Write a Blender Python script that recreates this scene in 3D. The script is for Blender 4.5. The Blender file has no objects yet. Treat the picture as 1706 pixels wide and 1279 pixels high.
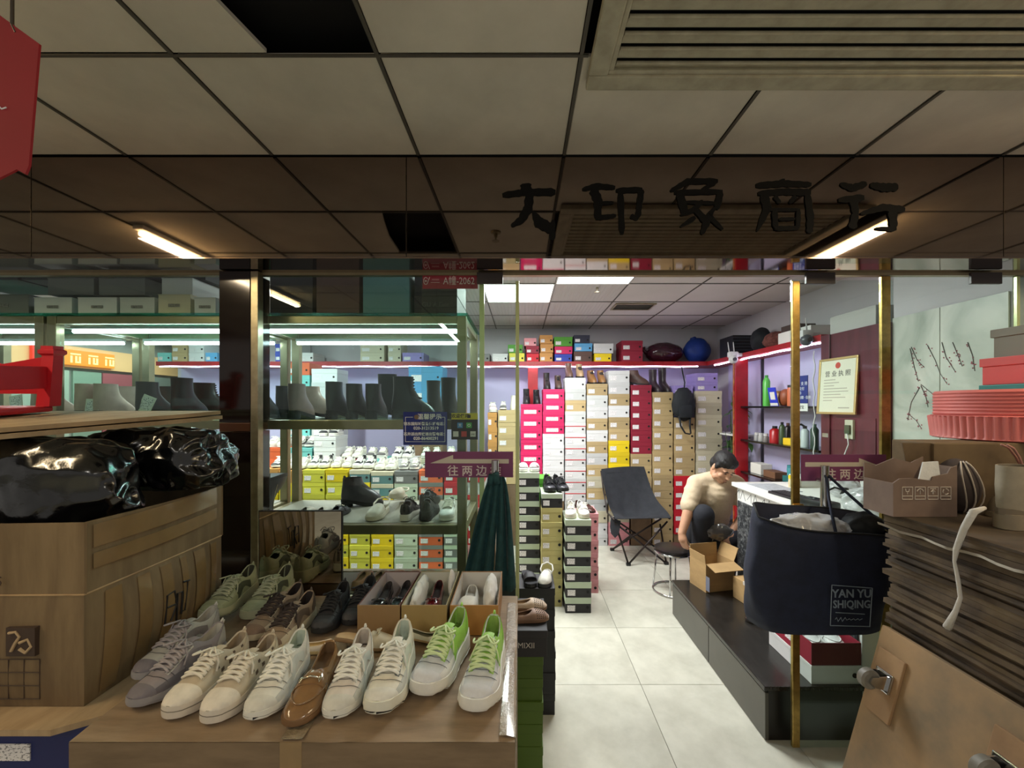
import bpy, bmesh, math, random
from mathutils import Vector, Matrix, noise as mnoise
random.seed(7)
scene = bpy.context.scene
COL = scene.collection
PI = math.pi
# ------------------------------------------------------------------ camera
F, CX, CY, HC = 700.0, 868.0, 676.0, 1.58      # focal length in pixels, vanishing point, eye height
cam_data = bpy.data.cameras.new('camera')
cam_data.sensor_width = 36.0
cam_data.lens = 36.0 * F / 1706.0
cam_data.shift_x = -(CX - 853.0) / 1706.0
cam_data.shift_y = (CY - 639.5) / 1706.0
cam_data.clip_start = 0.02
cam = bpy.data.objects.new('camera', cam_data); COL.objects.link(cam)
cam.location = (0, 0, HC); cam.rotation_euler = (PI / 2, 0, 0)
scene.camera = cam
# ------------------------------------------------------------------ world, exposure
world = bpy.data.worlds.new('world'); scene.world = world; world.use_nodes = True
bg = world.node_tree.nodes['Background']
bg.inputs[0].default_value = (1.0, 0.94, 0.85, 1); bg.inputs[1].default_value = 0.16
scene.view_settings.view_transform = 'Standard'
scene.view_settings.look = 'None'
scene.view_settings.exposure = 0.9
scene.view_settings.gamma = 1.0
scene.view_settings.use_curve_mapping = False
# ------------------------------------------------------------------ big lights of the place, and added fill lights
def area(name, loc, rot, sx, sy, power, col):
    d = bpy.data.lights.new(name, 'AREA'); d.shape = 'RECTANGLE'; d.size = sx; d.size_y = sy
    d.energy = power; d.color = col
    o = bpy.data.objects.new(name, d); COL.objects.link(o); o.location = loc; o.rotation_euler = rot
    return o
WHITE = (0.97, 1.0, 0.98)
area('panel_light', (0.58, 3.13, 2.568), (0, 0, 0), .55, .55, 22, WHITE)
area('panel_light', (-0.02, 3.73, 2.568), (0, 0, 0), .55, .55, 22, WHITE)
area('shop_fill_light', (-2.12, 3.3, 2.52), (0, 0, 0), .06, 1.1, 34, WHITE)  # added lamp, brightens the shop behind the boots case
area('shop_fill_light', (-3.3, 3.9, 2.52), (0, 0, 0), .06, 1.1, 26, WHITE)  # added lamp for the far left of the shop, none seen there
area('passage_fill_light', (-5.3, 5.6, 2.6), (0, 0, 0), .5, 2.5, 30, WHITE)  # added fill that brightens the passage, it has no fixture
WARM = (1.0, 0.84, 0.60)
area('hall_light', (-2.19, .42, 2.55), (0, 0, 0), .05, 1.3, 7, WARM)
area('hall_light', (2.01, .55, 2.55), (0, 0, 0), .05, 1.3, 7, WARM)
area('hall_light', (-.9, -1.5, 2.5), (0, 0, 0), .05, 1.3, 9.5, (1.0, .94, .85))  # added behind the camera to brighten the hall, no fixture
area('hall_light', (.9, -1.5, 2.5), (0, 0, 0), .05, 1.3, 9.5, (1.0, .94, .85))  # second unseen fill behind the camera, added for the hall

# ------------------------------------------------------------------ helpers
def W(px, py, Y):
    """point at depth Y seen at photograph pixel (px, py)"""
    return Vector(((px - CX) * Y / F, Y, HC + (CY - py) * Y / F))
def on_level(px, py, z):
    """point of the horizontal plane z seen at the pixel"""
    Y = (HC - z) * F / (py - CY)
    return Vector(((px - CX) * Y / F, Y, z))
def lin(c):
    c = c / 255.0
    return c / 12.92 if c <= .04045 else ((c + .055) / 1.055) ** 2.4
def rgb(r, g, b): return (lin(r), lin(g), lin(b), 1)

MATS = {}
def nodes_of(m): return m.node_tree.nodes, m.node_tree.links
def mat(key, color, rough=.6, metal=0.0, vary=0.0, scale=8.0, bump=0.0, spec=.5, coat=0.0, stretch=None, dark=None):
    """principled material; vary mixes the colour with a darker one by noise"""
    if key in MATS: return MATS[key]
    m = bpy.data.materials.new(key); m.use_nodes = True
    n, l = nodes_of(m); p = n['Principled BSDF']
    c = rgb(*color)
    p.inputs['Base Color'].default_value = c
    p.inputs['Roughness'].default_value = rough; p.inputs['Metallic'].default_value = metal
    p.inputs['Specular IOR Level'].default_value = spec
    if coat: p.inputs['Coat Weight'].default_value = coat; p.inputs['Coat Roughness'].default_value = .08
    if vary or bump:
        tc = n.new('ShaderNodeTexCoord'); mp = n.new('ShaderNodeMapping')
        l.new(tc.outputs['Object'], mp.inputs[0])
        if stretch: mp.inputs['Scale'].default_value = stretch
        nz = n.new('ShaderNodeTexNoise'); nz.inputs['Scale'].default_value = scale
        nz.inputs['Detail'].default_value = 5; nz.inputs['Roughness'].default_value = .6
        l.new(mp.outputs[0], nz.inputs['Vector'])
        if vary:
            mx = n.new('ShaderNodeMix'); mx.data_type = 'RGBA'
            d = rgb(*dark) if dark else tuple(v * (1 - vary) for v in c[:3]) + (1,)
            rp = n.new('ShaderNodeMapRange'); rp.inputs[1].default_value = .38; rp.inputs[2].default_value = .66
            l.new(nz.outputs[0], rp.inputs[0]); l.new(rp.outputs[0], mx.inputs[0])
            mx.inputs[6].default_value = c; mx.inputs[7].default_value = d
            l.new(mx.outputs[2], p.inputs['Base Color'])
        if bump:
            b = n.new('ShaderNodeBump'); b.inputs['Strength'].default_value = bump; b.inputs['Distance'].default_value = .01
            l.new(nz.outputs[0], b.inputs['Height']); l.new(b.outputs[0], p.inputs['Normal'])
    MATS[key] = m
    return m
def emit(key, color, strength):
    if key in MATS: return MATS[key]
    m = bpy.data.materials.new(key); m.use_nodes = True
    n, l = nodes_of(m); p = n['Principled BSDF']
    p.inputs['Base Color'].default_value = tuple(v * .12 for v in rgb(*color)[:3]) + (1,)
    p.inputs['Emission Color'].default_value = rgb(*color); p.inputs['Emission Strength'].default_value = strength
    MATS[key] = m
    return m
def glass(key, tint=(235, 245, 242), gloss=.06, rough=.0, fres=True):
    """thin pane: straight transmission with a mirror reflection"""
    if key in MATS: return MATS[key]
    m = bpy.data.materials.new(key); m.use_nodes = True
    n, l = nodes_of(m); n.remove(n['Principled BSDF'])
    out = n['Material Output']
    t = n.new('ShaderNodeBsdfTransparent'); t.inputs[0].default_value = rgb(*tint)
    g = n.new('ShaderNodeBsdfGlossy'); g.inputs['Roughness'].default_value = rough
    mx = n.new('ShaderNodeMixShader')
    if fres:
        lw = n.new('ShaderNodeLayerWeight'); lw.inputs[0].default_value = .25
        mr = n.new('ShaderNodeMapRange'); mr.inputs[3].default_value = gloss; mr.inputs[4].default_value = .55
        l.new(lw.outputs['Facing'], mr.inputs[0])
        pw = n.new('ShaderNodeMath'); pw.operation = 'POWER'; pw.inputs[1].default_value = 3
        l.new(lw.outputs['Facing'], pw.inputs[0]); l.new(pw.outputs[0], mr.inputs[0])
        l.new(mr.outputs[0], mx.inputs[0])
    else: mx.inputs[0].default_value = gloss
    l.new(t.outputs[0], mx.inputs[1]); l.new(g.outputs[0], mx.inputs[2]); l.new(mx.outputs[0], out.inputs[0])
    MATS[key] = m
    return m

class MB:
    """collects shapes, builds ONE mesh"""
    def __init__(s): s.v = []; s.f = []
    def add(s, vs, fs, M=None):
        o = len(s.v)
        s.v += [tuple(M @ Vector(p)) if M else tuple(p) for p in vs]
        s.f += [tuple(i + o for i in f) for f in fs]
        return s
    def box(s, x0, x1, y0, y1, z0, z1, M=None):
        return s.add([(x0,y0,z0),(x1,y0,z0),(x1,y1,z0),(x0,y1,z0),(x0,y0,z1),(x1,y0,z1),(x1,y1,z1),(x0,y1,z1)],
                     [(0,3,2,1),(4,5,6,7),(0,1,5,4),(1,2,6,5),(2,3,7,6),(3,0,4,7)], M)
    def rbox(s, x0, x1, y0, y1, z0, z1, r=.004, M=None):
        """box with chamfered edges"""
        b = bmesh.new(); bmesh.ops.create_cube(b, size=1)
        for v in b.verts: v.co = Vector((x0+(v.co.x+.5)*(x1-x0), y0+(v.co.y+.5)*(y1-y0), z0+(v.co.z+.5)*(z1-z0)))
        bmesh.ops.bevel(b, geom=list(b.edges), offset=min(r, .45*min(x1-x0, y1-y0, z1-z0)), segments=2, profile=.6, affect='EDGES')
        b.verts.index_update()
        s.add([v.co.copy() for v in b.verts], [[v.index for v in f.verts] for f in b.faces], M); b.free()
        return s
    def rings(s, rs, close=True, cap0=False, cap1=False, M=None):
        n = len(rs[0]); vs = [p for r in rs for p in r]; fs = []
        for i in range(len(rs) - 1):
            for j in range(n if close else n - 1):
                k = (j + 1) % n
                fs.append((i*n+j, i*n+k, (i+1)*n+k, (i+1)*n+j))
        if cap0: fs.append(tuple(reversed(range(n))))
        if cap1: fs.append(tuple((len(rs)-1)*n + j for j in range(n)))
        return s.add(vs, fs, M)
    def tube(s, pts, r, seg=8, caps=True, M=None):
        pts = [Vector(p) for p in pts]; rs = []
        up = None
        for i, p in enumerate(pts):
            a = pts[max(i-1, 0)]; b = pts[min(i+1, len(pts)-1)]
            d = (b - a)
            d = d.normalized() if d.length > 1e-9 else Vector((0, 0, 1))
            if up is None: up = Vector((0, 0, 1)) if abs(d.z) < .9 else Vector((1, 0, 0))
            x = d.cross(up); x = x.normalized() if x.length > 1e-6 else d.orthogonal().normalized()
            y = x.cross(d).normalized(); up = y
            rr = r[i] if isinstance(r, (list, tuple)) else r
            rs.append([p + (x*math.cos(2*PI*k/seg) + y*math.sin(2*PI*k/seg)) * rr for k in range(seg)])
        return s.rings(rs, True, caps, caps, M)
    def lathe(s, prof, seg=20, M=None, cap=True):
        rs = [[(r*math.cos(2*PI*k/seg), r*math.sin(2*PI*k/seg), z) for k in range(seg)] for r, z in prof]
        return s.rings(rs, True, cap, cap, M)
    def prism(s, poly, y0, y1, M=None):
        """polygon in x,z extruded along y"""
        n = len(poly)
        return s.add([(x, y0, z) for x, z in poly] + [(x, y1, z) for x, z in poly],
                     [tuple(range(n)), tuple(reversed(range(n, 2*n)))] + [(i, n+i, n+(i+1) % n, (i+1) % n) for i in range(n)], M)
    def sphere(s, c, r, seg=12, M=None):
        rx, ry, rz = r if isinstance(r, (tuple, list)) else (r, r, r)
        rs = []
        for i in range(seg // 2 + 1):
            t = PI * i / (seg // 2); q = max(math.sin(t), .01)
            rs.append([(c[0]+rx*q*math.cos(2*PI*k/seg), c[1]+ry*q*math.sin(2*PI*k/seg), c[2]-rz*math.cos(t)) for k in range(seg)])
        return s.rings(rs, True, True, True, M)
    def mesh(s, name, smooth=False):
        m = bpy.data.meshes.new(name); m.from_pydata(s.v, [], s.f)
        b = bmesh.new(); b.from_mesh(m); bmesh.ops.recalc_face_normals(b, faces=b.faces); b.to_mesh(m); b.free()
        if smooth:
            m.polygons.foreach_set('use_smooth', [True] * len(m.polygons))
            if smooth != 'all': m.set_sharp_from_angle(angle=math.radians(smooth if smooth is not True else 40))
        m.update(); return m
    def build(s, name, material, parent=None, loc=None, rot=None, smooth=False):
        return put(name, s.mesh(name, smooth), material, parent, loc, rot)

def put(name, mesh, material, parent=None, loc=None, rot=None):
    if not mesh.materials: mesh.materials.append(material)
    o = bpy.data.objects.new(name, mesh); COL.objects.link(o)
    if mesh.materials[0] != material:
        o.material_slots[0].link = 'OBJECT'; o.material_slots[0].material = material
    if parent: o.parent = parent
    if loc is not None: o.location = loc
    if rot is not None: o.rotation_euler = rot
    return o
def tag(o, label, cat, group=None):
    o['label'] = label; o['category'] = cat
    if group: o['group'] = group
    return o
def thing(name, label, cat, loc=(0, 0, 0), rotz=0.0, group=None, rot=None):
    o = bpy.data.objects.new(name, None); COL.objects.link(o); o.empty_display_size = .05
    o.location = loc; o.rotation_euler = rot if rot else (0, 0, rotz)
    return tag(o, label, cat, group)
def struct(o): o['kind'] = 'structure'; return o
def root(name):
    o = bpy.data.objects.new(name, None); COL.objects.link(o); o.empty_display_size = .05
    return struct(o)
def text(name, s, size, material, parent, loc, rot=(PI/2, 0, 0), align='CENTER', depth=.0006, bold=0.0, sx=1.0):
    c = bpy.data.curves.new(name, 'FONT'); c.body = s; c.size = size; c.align_x = align; c.align_y = 'CENTER'
    c.extrude = depth; c.offset = bold; c.resolution_u = 2
    t = bpy.data.objects.new('tmp', c); COL.objects.link(t)
    bpy.context.view_layer.update()
    me = bpy.data.meshes.new_from_object(t.evaluated_get(bpy.context.evaluated_depsgraph_get()))
    bpy.data.objects.remove(t); bpy.data.curves.remove(c)
    me.materials.clear()
    if sx != 1.0:
        for v in me.vertices: v.co.x *= sx
    return put(name, me, material, parent, loc, rot)
def remesh(mb, name, voxel, smooth=2):
    """one continuous skin over overlapping shapes"""
    m = bpy.data.meshes.new(name); m.from_pydata(mb.v, [], mb.f)
    t = bpy.data.objects.new('tmp', m); COL.objects.link(t)
    b = bmesh.new(); b.from_mesh(m); bmesh.ops.recalc_face_normals(b, faces=b.faces); b.to_mesh(m); b.free()
    r = t.modifiers.new('r', 'REMESH'); r.mode = 'VOXEL'; r.voxel_size = voxel; r.use_smooth_shade = True
    if smooth:
        k = t.modifiers.new('s', 'SMOOTH'); k.factor = .5; k.iterations = smooth
    bpy.context.view_layer.update()
    me = bpy.data.meshes.new_from_object(t.evaluated_get(bpy.context.evaluated_depsgraph_get()))
    bpy.data.objects.remove(t)
    me.name = name; me.materials.clear()
    me.polygons.foreach_set('use_smooth', [True] * len(me.polygons))
    return me
def dup(o, parent=None):
    c = o.copy(); COL.objects.link(c); c.parent = parent
    for ch in list(o.children): dup(ch, c)
    return c
def Rz(a): return Matrix.Rotation(a, 4, 'Z')
def T(x, y, z): return Matrix.Translation((x, y, z))
ORD = ['topmost', 'second', 'third', 'fourth', 'fifth', 'sixth', 'seventh', 'eighth', 'ninth', 'tenth', 'eleventh', 'twelfth',
       'thirteenth', 'fourteenth', 'fifteenth', 'sixteenth', 'seventeenth', 'eighteenth', 'nineteenth', 'twentieth']
# ================================================================== materials of the place
GY = 1.95                                        # plane of the shop-front glass
M_ceil = mat('ceiling_board', (202, 196, 182), .95, vary=.16, scale=3.0, bump=.15)
M_tee = mat('ceiling_tee', (74, 70, 62), .6)
M_void = mat('dark_void', (8, 9, 12), .9)
M_fascia = mat('bronze_mirror', (140, 126, 120), .035, 1.0, vary=.18, scale=1.2)
M_soffit = mat('soffit_mirror', (150, 132, 126), .05, 1.0)
M_ink = mat('sign_lettering', (7, 7, 9), .75, spec=.2)
M_column = mat('bronze_column', (34, 22, 18), .09, .2, vary=.35, scale=2, coat=.3)
M_gold = mat('gold_trim', (186, 152, 84), .28, .9, vary=.35, scale=30)
M_brass = mat('brushed_steel', (176, 166, 138), .32, .9, vary=.25, scale=20)
M_bronze = mat('champagne_frame', (158, 148, 118), .35, .75, vary=.15, scale=12)
M_chrome = mat('chrome', (205, 205, 205), .12, 1.0)
M_black_plastic = mat('black_plastic', (22, 22, 24), .4)
M_wall = mat('store_wall', (205, 202, 206), .85, vary=.08, scale=2)
M_lilac = mat('shelf_back', (196, 192, 226), .7)
M_redwood = mat('red_shelf', (168, 26, 34), .4, vary=.25, scale=9)
M_darkred = mat('maroon_board', (92, 36, 48), .35, vary=.25, scale=5, stretch=(4, 4, .6), coat=.2)
M_storeceil = mat('store_ceiling', (206, 200, 198), .9, vary=.06, scale=2)
M_glass = glass('pane_glass', (243, 250, 247), .035)
M_case = glass('case_glass', (238, 248, 248), .03)
M_edge = mat('glass_edge', (196, 206, 150), .2, .2)
M_white = mat('white_laminate', (226, 226, 222), .5)
M_blackshelf = mat('black_shelf', (20, 20, 22), .2)
M_led = emit('led_strip', (232, 224, 255), 9.0)
M_tube = emit('led_tube', (240, 250, 255), 9.0)
M_panel = emit('ceiling_panel', (250, 253, 250), 4.0)
M_halltube = emit('hall_tube', (255, 220, 156), 22.0)

def floor_mat():
    m = mat('floor_tile', (206, 204, 190), .28, vary=.10, scale=5, spec=.4, dark=(186, 184, 170))
    return m
M_floor = floor_mat()
M_grout = mat('grout', (120, 116, 104), .9)

# ================================================================== floor
fl = MB().box(-6.6, 3.4, -3.5, 9.5, -.12, -.004).build('floor', M_grout); struct(fl)
MB().box(-6.6, 3.4, -3.5, 1.15, -.004, -.001).build('hall_paving', M_floor, fl)
ft = MB().rbox(-.3045, .3045, -.3045, .3045, -.02, 0, .0015).mesh('floor_tile')
fy0 = 2.384 - 2 * .612
for i in range(-9, 4):
    for j in range(0, 8):
        if i >= -2 or j >= 4:
            x = .68 + .612 * (i - .5); y = fy0 + .612 * (j + .5)
            if -4.6 < x < 2.75: put('tile', ft, M_floor, fl, (x, y, 0))

# ================================================================== hall ceiling
cl = MB().box(-6.6, 3.4, -3.5, GY, 2.72, 2.80).build('ceiling', M_void); struct(cl)
HX = [-1.0325 + .606 * k for k in range(-5, 9)]
HY = [1.75] + [1.2466 - .606 * k for k in range(0, 7)]
half = {}
for i in range(len(HX) - 1):
    for j in range(len(HY) - 1):
        x0, x1, y1, y0 = HX[i] + .007, HX[i+1] - .007, HY[j] - .007, HY[j+1] + .007
        if j >= 1 and x0 > .155 and x0 < 1.7 and j <= 2 and y1 > .5: continue          # the grille hangs here
        if i == 5 and j == 1:                                                           # a broken board: part of it is left
            poly = [(x0, y0), (x0 + .20, y0), (x0 + .21, y0 + .25), (x0 + .245, y0 + .45), (x0 + .275, y1), (x0, y1)]
            b = MB(); b.add([(x, y, 2.622) for x, y in poly] + [(x, y, 2.634) for x, y in poly],
                            [(5, 4, 3, 2, 1, 0), (6, 7, 8, 9, 10, 11)] + [(k, (k+1) % 6, 6+(k+1) % 6, 6+k) for k in range(6)])
            b.build('ceiling_board', M_ceil, cl); continue
        key = (round(y1 - y0, 3),)
        if key not in half: half[key] = MB().rbox(-(x1-x0)/2, (x1-x0)/2, -(y1-y0)/2, (y1-y0)/2, 0, .012, .003).mesh('ceiling_board')
        put('ceiling_board', half[key], M_ceil, cl, ((x0+x1)/2, (y0+y1)/2, 2.622 + random.uniform(-.001, .001)),
            (random.uniform(-.003, .003), random.uniform(-.003, .003), 0))
for x in HX: MB().box(x-.0055, x+.0055, -3.4, 1.74, 2.617, 2.621).build('ceiling_rail', M_tee, cl)
for y in HY[1:]:
    MB().box(-4.0, .20, y-.0045, y+.0045, 2.6165, 2.6205).build('ceiling_rail', M_tee, cl)
# air grille
M_grille = mat('grille_paint', (168, 163, 142), .6, vary=.3, scale=14, dark=(148, 142, 122))
g = thing('air_grille', 'large cream louvred air grille set in the ceiling boards above the shop sign', 'air vent', (.206, .62, 2.60))
gw, gd = 1.62, .726
MB().rbox(0, gw, gd-.06, gd, -.012, .0155, .006).rbox(0, gw, 0, .06, -.012, .0155, .006).rbox(0, .06, .06, gd-.06, -.012, .0155, .006).rbox(gw-.06, gw, .06, gd-.06, -.012, .0155, .006).build('frame', M_grille, g)
MB().rbox(.06, gw-.06, gd-.075, gd-.06, -.006, .0125, .003).rbox(.06, .075, .06, gd-.075, -.006, .0125, .003).build('inner_frame', M_grille, g)
sl = MB().add([(0,-.020,.002),(0,-.020,.006),(0,.020,.010),(0,.020,.006),(1.46,-.020,.002),(1.46,-.020,.006),(1.46,.020,.010),(1.46,.020,.006)],
              [(0,1,2,3),(7,6,5,4),(0,4,5,1),(1,5,6,2),(2,6,7,3),(3,7,4,0)]).tube([(0,-.019,.0),(1.46,-.019,.0)], .0048, 8).mesh('louvre')
for k in range(12): put('louvre', sl, M_grille, g, (.078, .10 + k * .050, .001))
MB().box(.06, gw-.06, .06, gd-.06, .0135, .0155).build('backing', M_void, g)
# hall tube lamps (their light stands at the top of the script)
for x, y, w in ((-2.19, .42, 'left'), (2.01, .55, 'right')):
    t = thing('tube_lamp', 'warm fluorescent tube lamp under the hall ceiling, mirrored at the %s end of the sign' % w, 'lamp', (x, y, 2.56), group=None)
    MB().rbox(-.03, .03, -.68, .68, .03, .056, .004).build('housing', M_white, t)
    MB().tube([(0, -.66, .012), (0, .66, .012)], .014, 10).build('tube', M_halltube, t, smooth=True)
sp = thing('fire_sprinkler', 'small pendent fire sprinkler of the hall ceiling, mirrored in the sign', 'sprinkler', (-.15, .99, 2.615))
MB().lathe([(.03, .004), (.028, -.004), (.012, -.008), (.009, -.03)], 14).build('body', M_bronze, sp, smooth=True)
MB().lathe([(.022, -.052), (.022, -.05), (.004, -.05), (.004, -.03)], 14).build('deflector', M_bronze, sp, smooth=True)

# ================================================================== fascia, soffit, header
fa = MB().box(-4.6, 3.0, 1.762, 1.80, 2.20, 2.62).build('wall_front', M_void); struct(fa)
seams = [-4.6, -2.04, -.4775, 2.01, 3.0]
for a, b in zip(seams, seams[1:]):
    MB().rbox(a+.0015, b-.0015, 1.75, 1.761, 2.201, 2.616, .001).build('fascia_panel', M_fascia, fa)
MB().box(-4.6, 3.0, 1.75, 1.947, 2.194, 2.20).build('soffit_panel', M_soffit, fa)
MB().box(-4.6, 3.0, 1.935, 1.965, 2.182, 2.194).build('door_rail', M_bronze, fa)
MB().box(-4.6, 3.0, 1.90, 1.96, 2.201, 2.62).build('header', M_wall, fa)
sg = thing('shop_sign', 'dark brush-lettered shop name 大印象商行 on the bronze mirror fascia', 'sign', (0, 1.749, 2.2))
STROKES = {
 '大': [([(40,108),(130,96),(250,95)],[22,26,30]), ([(132,62),(136,100)],[44,40]), ([(148,100),(142,160),(115,205),(75,230)],[34,36,30,12]), ([(160,172),(185,215),(238,244)],[12,44,40]), ([(240,205),(236,284)],[16,26])],
 '印': [([(355,86),(410,72),(485,78)],[14,24,18]), ([(398,84),(418,130),(415,205)],[36,36,24]), ([(415,198),(488,188)],[20,14]), ([(488,90),(592,86)],[20,22]), ([(505,90),(512,262)],[26,22]), ([(588,86),(580,150),(574,196)],[26,22,22]), ([(420,140),(478,138)],[14,12]), ([(545,190),(576,200)],[16,20])],
 '象': [([(702,92),(770,54),(890,52)],[14,24,22]), ([(882,54),(818,94)],[22,12]), ([(718,98),(908,94)],[22,20]), ([(738,98),(762,186)],[34,30]), ([(900,96),(884,164)],[28,24]), ([(764,136),(882,140)],[14,14]), ([(830,130),(796,166),(742,186)],[16,24,12]), ([(796,160),(846,214),(826,262)],[20,30,14]), ([(800,196),(742,232)],[22,10]), ([(876,160),(852,190),(908,244)],[14,22,12])],
 '商': [([(1040,70),(1150,62),(1258,66)],[24,26,20]), ([(1138,46),(1146,66)],[26,30]), ([(1048,102),(1150,94),(1256,98)],[22,26,28]), ([(1070,104),(1084,160),(1044,250)],[34,34,10]), ([(1242,100),(1254,200),(1250,258)],[24,28,24]), ([(1112,112),(1134,140)],[18,14]), ([(1196,112),(1172,140)],[18,14]), ([(1092,166),(1212,166)],[14,12]), ([(1112,168),(1116,238)],[22,20]), ([(1206,168),(1204,238)],[18,18]), ([(1112,240),(1208,238)],[18,16]), ([(1128,204),(1192,202)],[12,12])],
 '行': [([(1372,64),(1420,80),(1476,62)],[18,30,24]), ([(1490,68),(1545,78),(1600,76)],[22,34,30]), ([(1364,128),(1466,118)],[22,30]), ([(1424,126),(1432,180),(1418,240)],[34,26,34]), ([(1452,182),(1540,156),(1626,166)],[14,28,26]), ([(1576,168),(1582,240)],[36,28]), ([(1510,240),(1592,242)],[12,20])],
}
def ribbon(mb, pts, ws, y0=-.004, y1=0.0):
    P = [Vector((p[0], 0, p[1])) for p in pts]
    # resample smoothly with a little brush waver
    out = []; n = 7
    for i in range(len(P) - 1):
        for k in range(n if i < len(P) - 2 else n + 1):
            t = k / n; out.append((P[i].lerp(P[i+1], t), ws[i] * (1-t) + ws[i+1] * t))
    L, R = [], []
    for i, (p, w) in enumerate(out):
        a = out[max(i-1, 0)][0]; b = out[min(i+1, len(out)-1)][0]
        d = (b - a).normalized(); nn = Vector((-d.z, 0, d.x))
        e = 1.0
        if i == 0 or i == len(out) - 1: e = .55
        w2 = w * .5 * e * (1 + .10 * math.sin(i * 1.7 + p.x * 40))
        L.append(p + nn * w2); R.append(p - nn * w2)
    poly = L + R[::-1]; m = len(poly); h = len(L)
    vs = [(p.x, y0, p.z) for p in poly] + [(p.x, y1, p.z) for p in poly]
    fs = []
    for i in range(h - 1):
        fs.append((i, i+1, m-2-i, m-1-i)); fs.append((m+i, 2*m-1-i, 2*m-2-i, m+i+1))
    fs += [(i, (i+1) % m, m + (i+1) % m, m + i) for i in range(m)]
    mb.add(vs, fs)
sc = .42204
for ch, sts in STROKES.items():
    b = MB(); k = 1.75 / F
    for q, (pts, ws) in enumerate(sts):
        p2 = [((820 + x*sc - CX) * k, (HC + (CY - 280 - y*sc) * k) - 2.2) for x, y in pts]
        ribbon(b, p2, [w*sc*k for w in ws], -.003 - .0003*q, 0)
    b.build('character', M_ink, sg)

# ================================================================== walls of the shop
BYW, RXW, LXW = 5.45, 2.55, -4.45
wb = MB().box(LXW, RXW, BYW, BYW+.1, 0, 2.62).build('wall_back', M_wall); struct(wb)
wr = MB().box(RXW, RXW+.1, GY, BYW, 0, 2.62).box(2.305, RXW-.001, GY+.02, 2.598, 0, 2.575).build('wall_right', M_wall); struct(wr)
MB().box(LXW+.05, RXW, BYW-.012, BYW-.001, .0, 2.09).build('lilac_panel', M_lilac, wb)
# store ceiling of boards
sc_ = MB().box(LXW-.1, RXW, GY+.02, BYW, 2.66, 2.74).build('ceiling_store', M_tee); struct(sc_)
st = MB().rbox(-.296, .296, -.296, .296, 0, .012, .003).mesh('ceiling_board')
SX = [.28 + .6 * k for k in range(-8, 4)]; SY = [3.43 + .6 * k for k in range(-2, 4)]
M_ribbed = mat('ribbed_board', (200, 196, 194), .9)
def rib(m):
    n, l = nodes_of(m); p = n['Principled BSDF']; tc = n.new('ShaderNodeTexCoord'); w = n.new('ShaderNodeTexWave')
    w.inputs['Scale'].default_value = 9; w.bands_direction = 'X'; w.inputs['Distortion'].default_value = .3
    l.new(tc.outputs['Object'], w.inputs['Vector']); b = n.new('ShaderNodeBump'); b.inputs['Strength'].default_value = .35; b.inputs['Distance'].default_value = .01
    l.new(w.outputs[1], b.inputs['Height']); l.new(b.outputs[0], p.inputs['Normal'])
rib(M_ribbed)
for i, x in enumerate(SX):
    for j, y in enumerate(SY):
        lit = (abs(x - .28) < .01 and j == 1) or (abs(x + .32) < .01 and j == 2)
        xm, ym = x + .3, y + .3
        if xm > RXW - .02 or ym > BYW: 
            if xm - .3 > RXW - .1 or ym - .3 > BYW - .1: continue
            xe = min(x + .596, RXW - .004); ye = min(y + .596, BYW - .004)
            MB().box(x+.004, xe, y+.004, ye, 2.58, 2.592).build('ceiling_board', M_storeceil, sc_); continue
        if lit: continue
        put('ceiling_board', st, M_ribbed if x < .5 else M_storeceil, sc_, (xm, ym, 2.58))
for x in SX: MB().box(x-.005, x+.005, GY+.03, BYW-.01, 2.575, 2.5795).build('ceiling_rail', M_tee, sc_)
for y in SY: MB().box(SX[0], RXW-.01, y-.004, y+.004, 2.5752, 2.5792).build('ceiling_rail', M_tee, sc_)
for (x, y, w) in ((.28, 2.83, 'nearer the door'), (-.32, 3.43, 'nearer the display case')):
    t = thing('ceiling_panel_lamp', 'square white ceiling light panel in the shop, the one ' + w, 'lamp', (x, y, 2.572))
    MB().box(.012, .588, .012, .588, .002, .012).build('diffuser', M_panel, t)
    MB().rbox(0, .6, 0, .012, 0, .014, .002).rbox(0, .6, .588, .6, 0, .014, .002).rbox(0, .012, .012, .588, 0, .014, .002).rbox(.588, .6, .012, .588, 0, .014, .002).build('frame', M_white, t)
for (x, y, w) in ((-2.12, 3.3, 'above the boots display case'), (-3.3, 3.9, 'near the far left corner')):  # both tubes are added to brighten the left of the shop
    t = thing('tube_lamp', 'added white tube lamp on the shop ceiling ' + w, 'lamp', (x, y, 2.53))
    MB().rbox(-.03, .03, -.6, .6, .022, .046, .004).build('housing', M_white, t)
    MB().tube([(0, -.56, .006), (0, .56, .006)], .013, 10).build('tube', M_tube, t, smooth=True)
v = thing('air_vent', 'small grey air vent in the shop ceiling', 'air vent', (.92, 4.08, 2.566))
MB().rbox(0, .40, 0, .02, 0, .012, .002).rbox(0, .40, .24, .26, 0, .012, .002).rbox(0, .02, .02, .24, 0, .012, .002).rbox(.38, .40, .02, .24, 0, .012, .002).build('frame', M_brass, v)
M_ventgrey = mat('vent_grey', (112, 108, 104), .6)
for k in range(7): MB().add([(.02,.025+k*.031,.0),(.38,.025+k*.031,.0),(.38,.048+k*.031,.010),(.02,.048+k*.031,.010),(.02,.025+k*.031,.002),(.38,.025+k*.031,.002),(.38,.048+k*.031,.012),(.02,.048+k*.031,.012)],[(0,1,2,3),(7,6,5,4),(0,4,5,1),(1,5,6,2),(2,6,7,3),(3,7,4,0)]).build('slat', M_ventgrey, v)
s2 = thing('fire_sprinkler', 'small pendent fire sprinkler under the shop ceiling before the vent', 'sprinkler', W(995, 476, 3.55))
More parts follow.
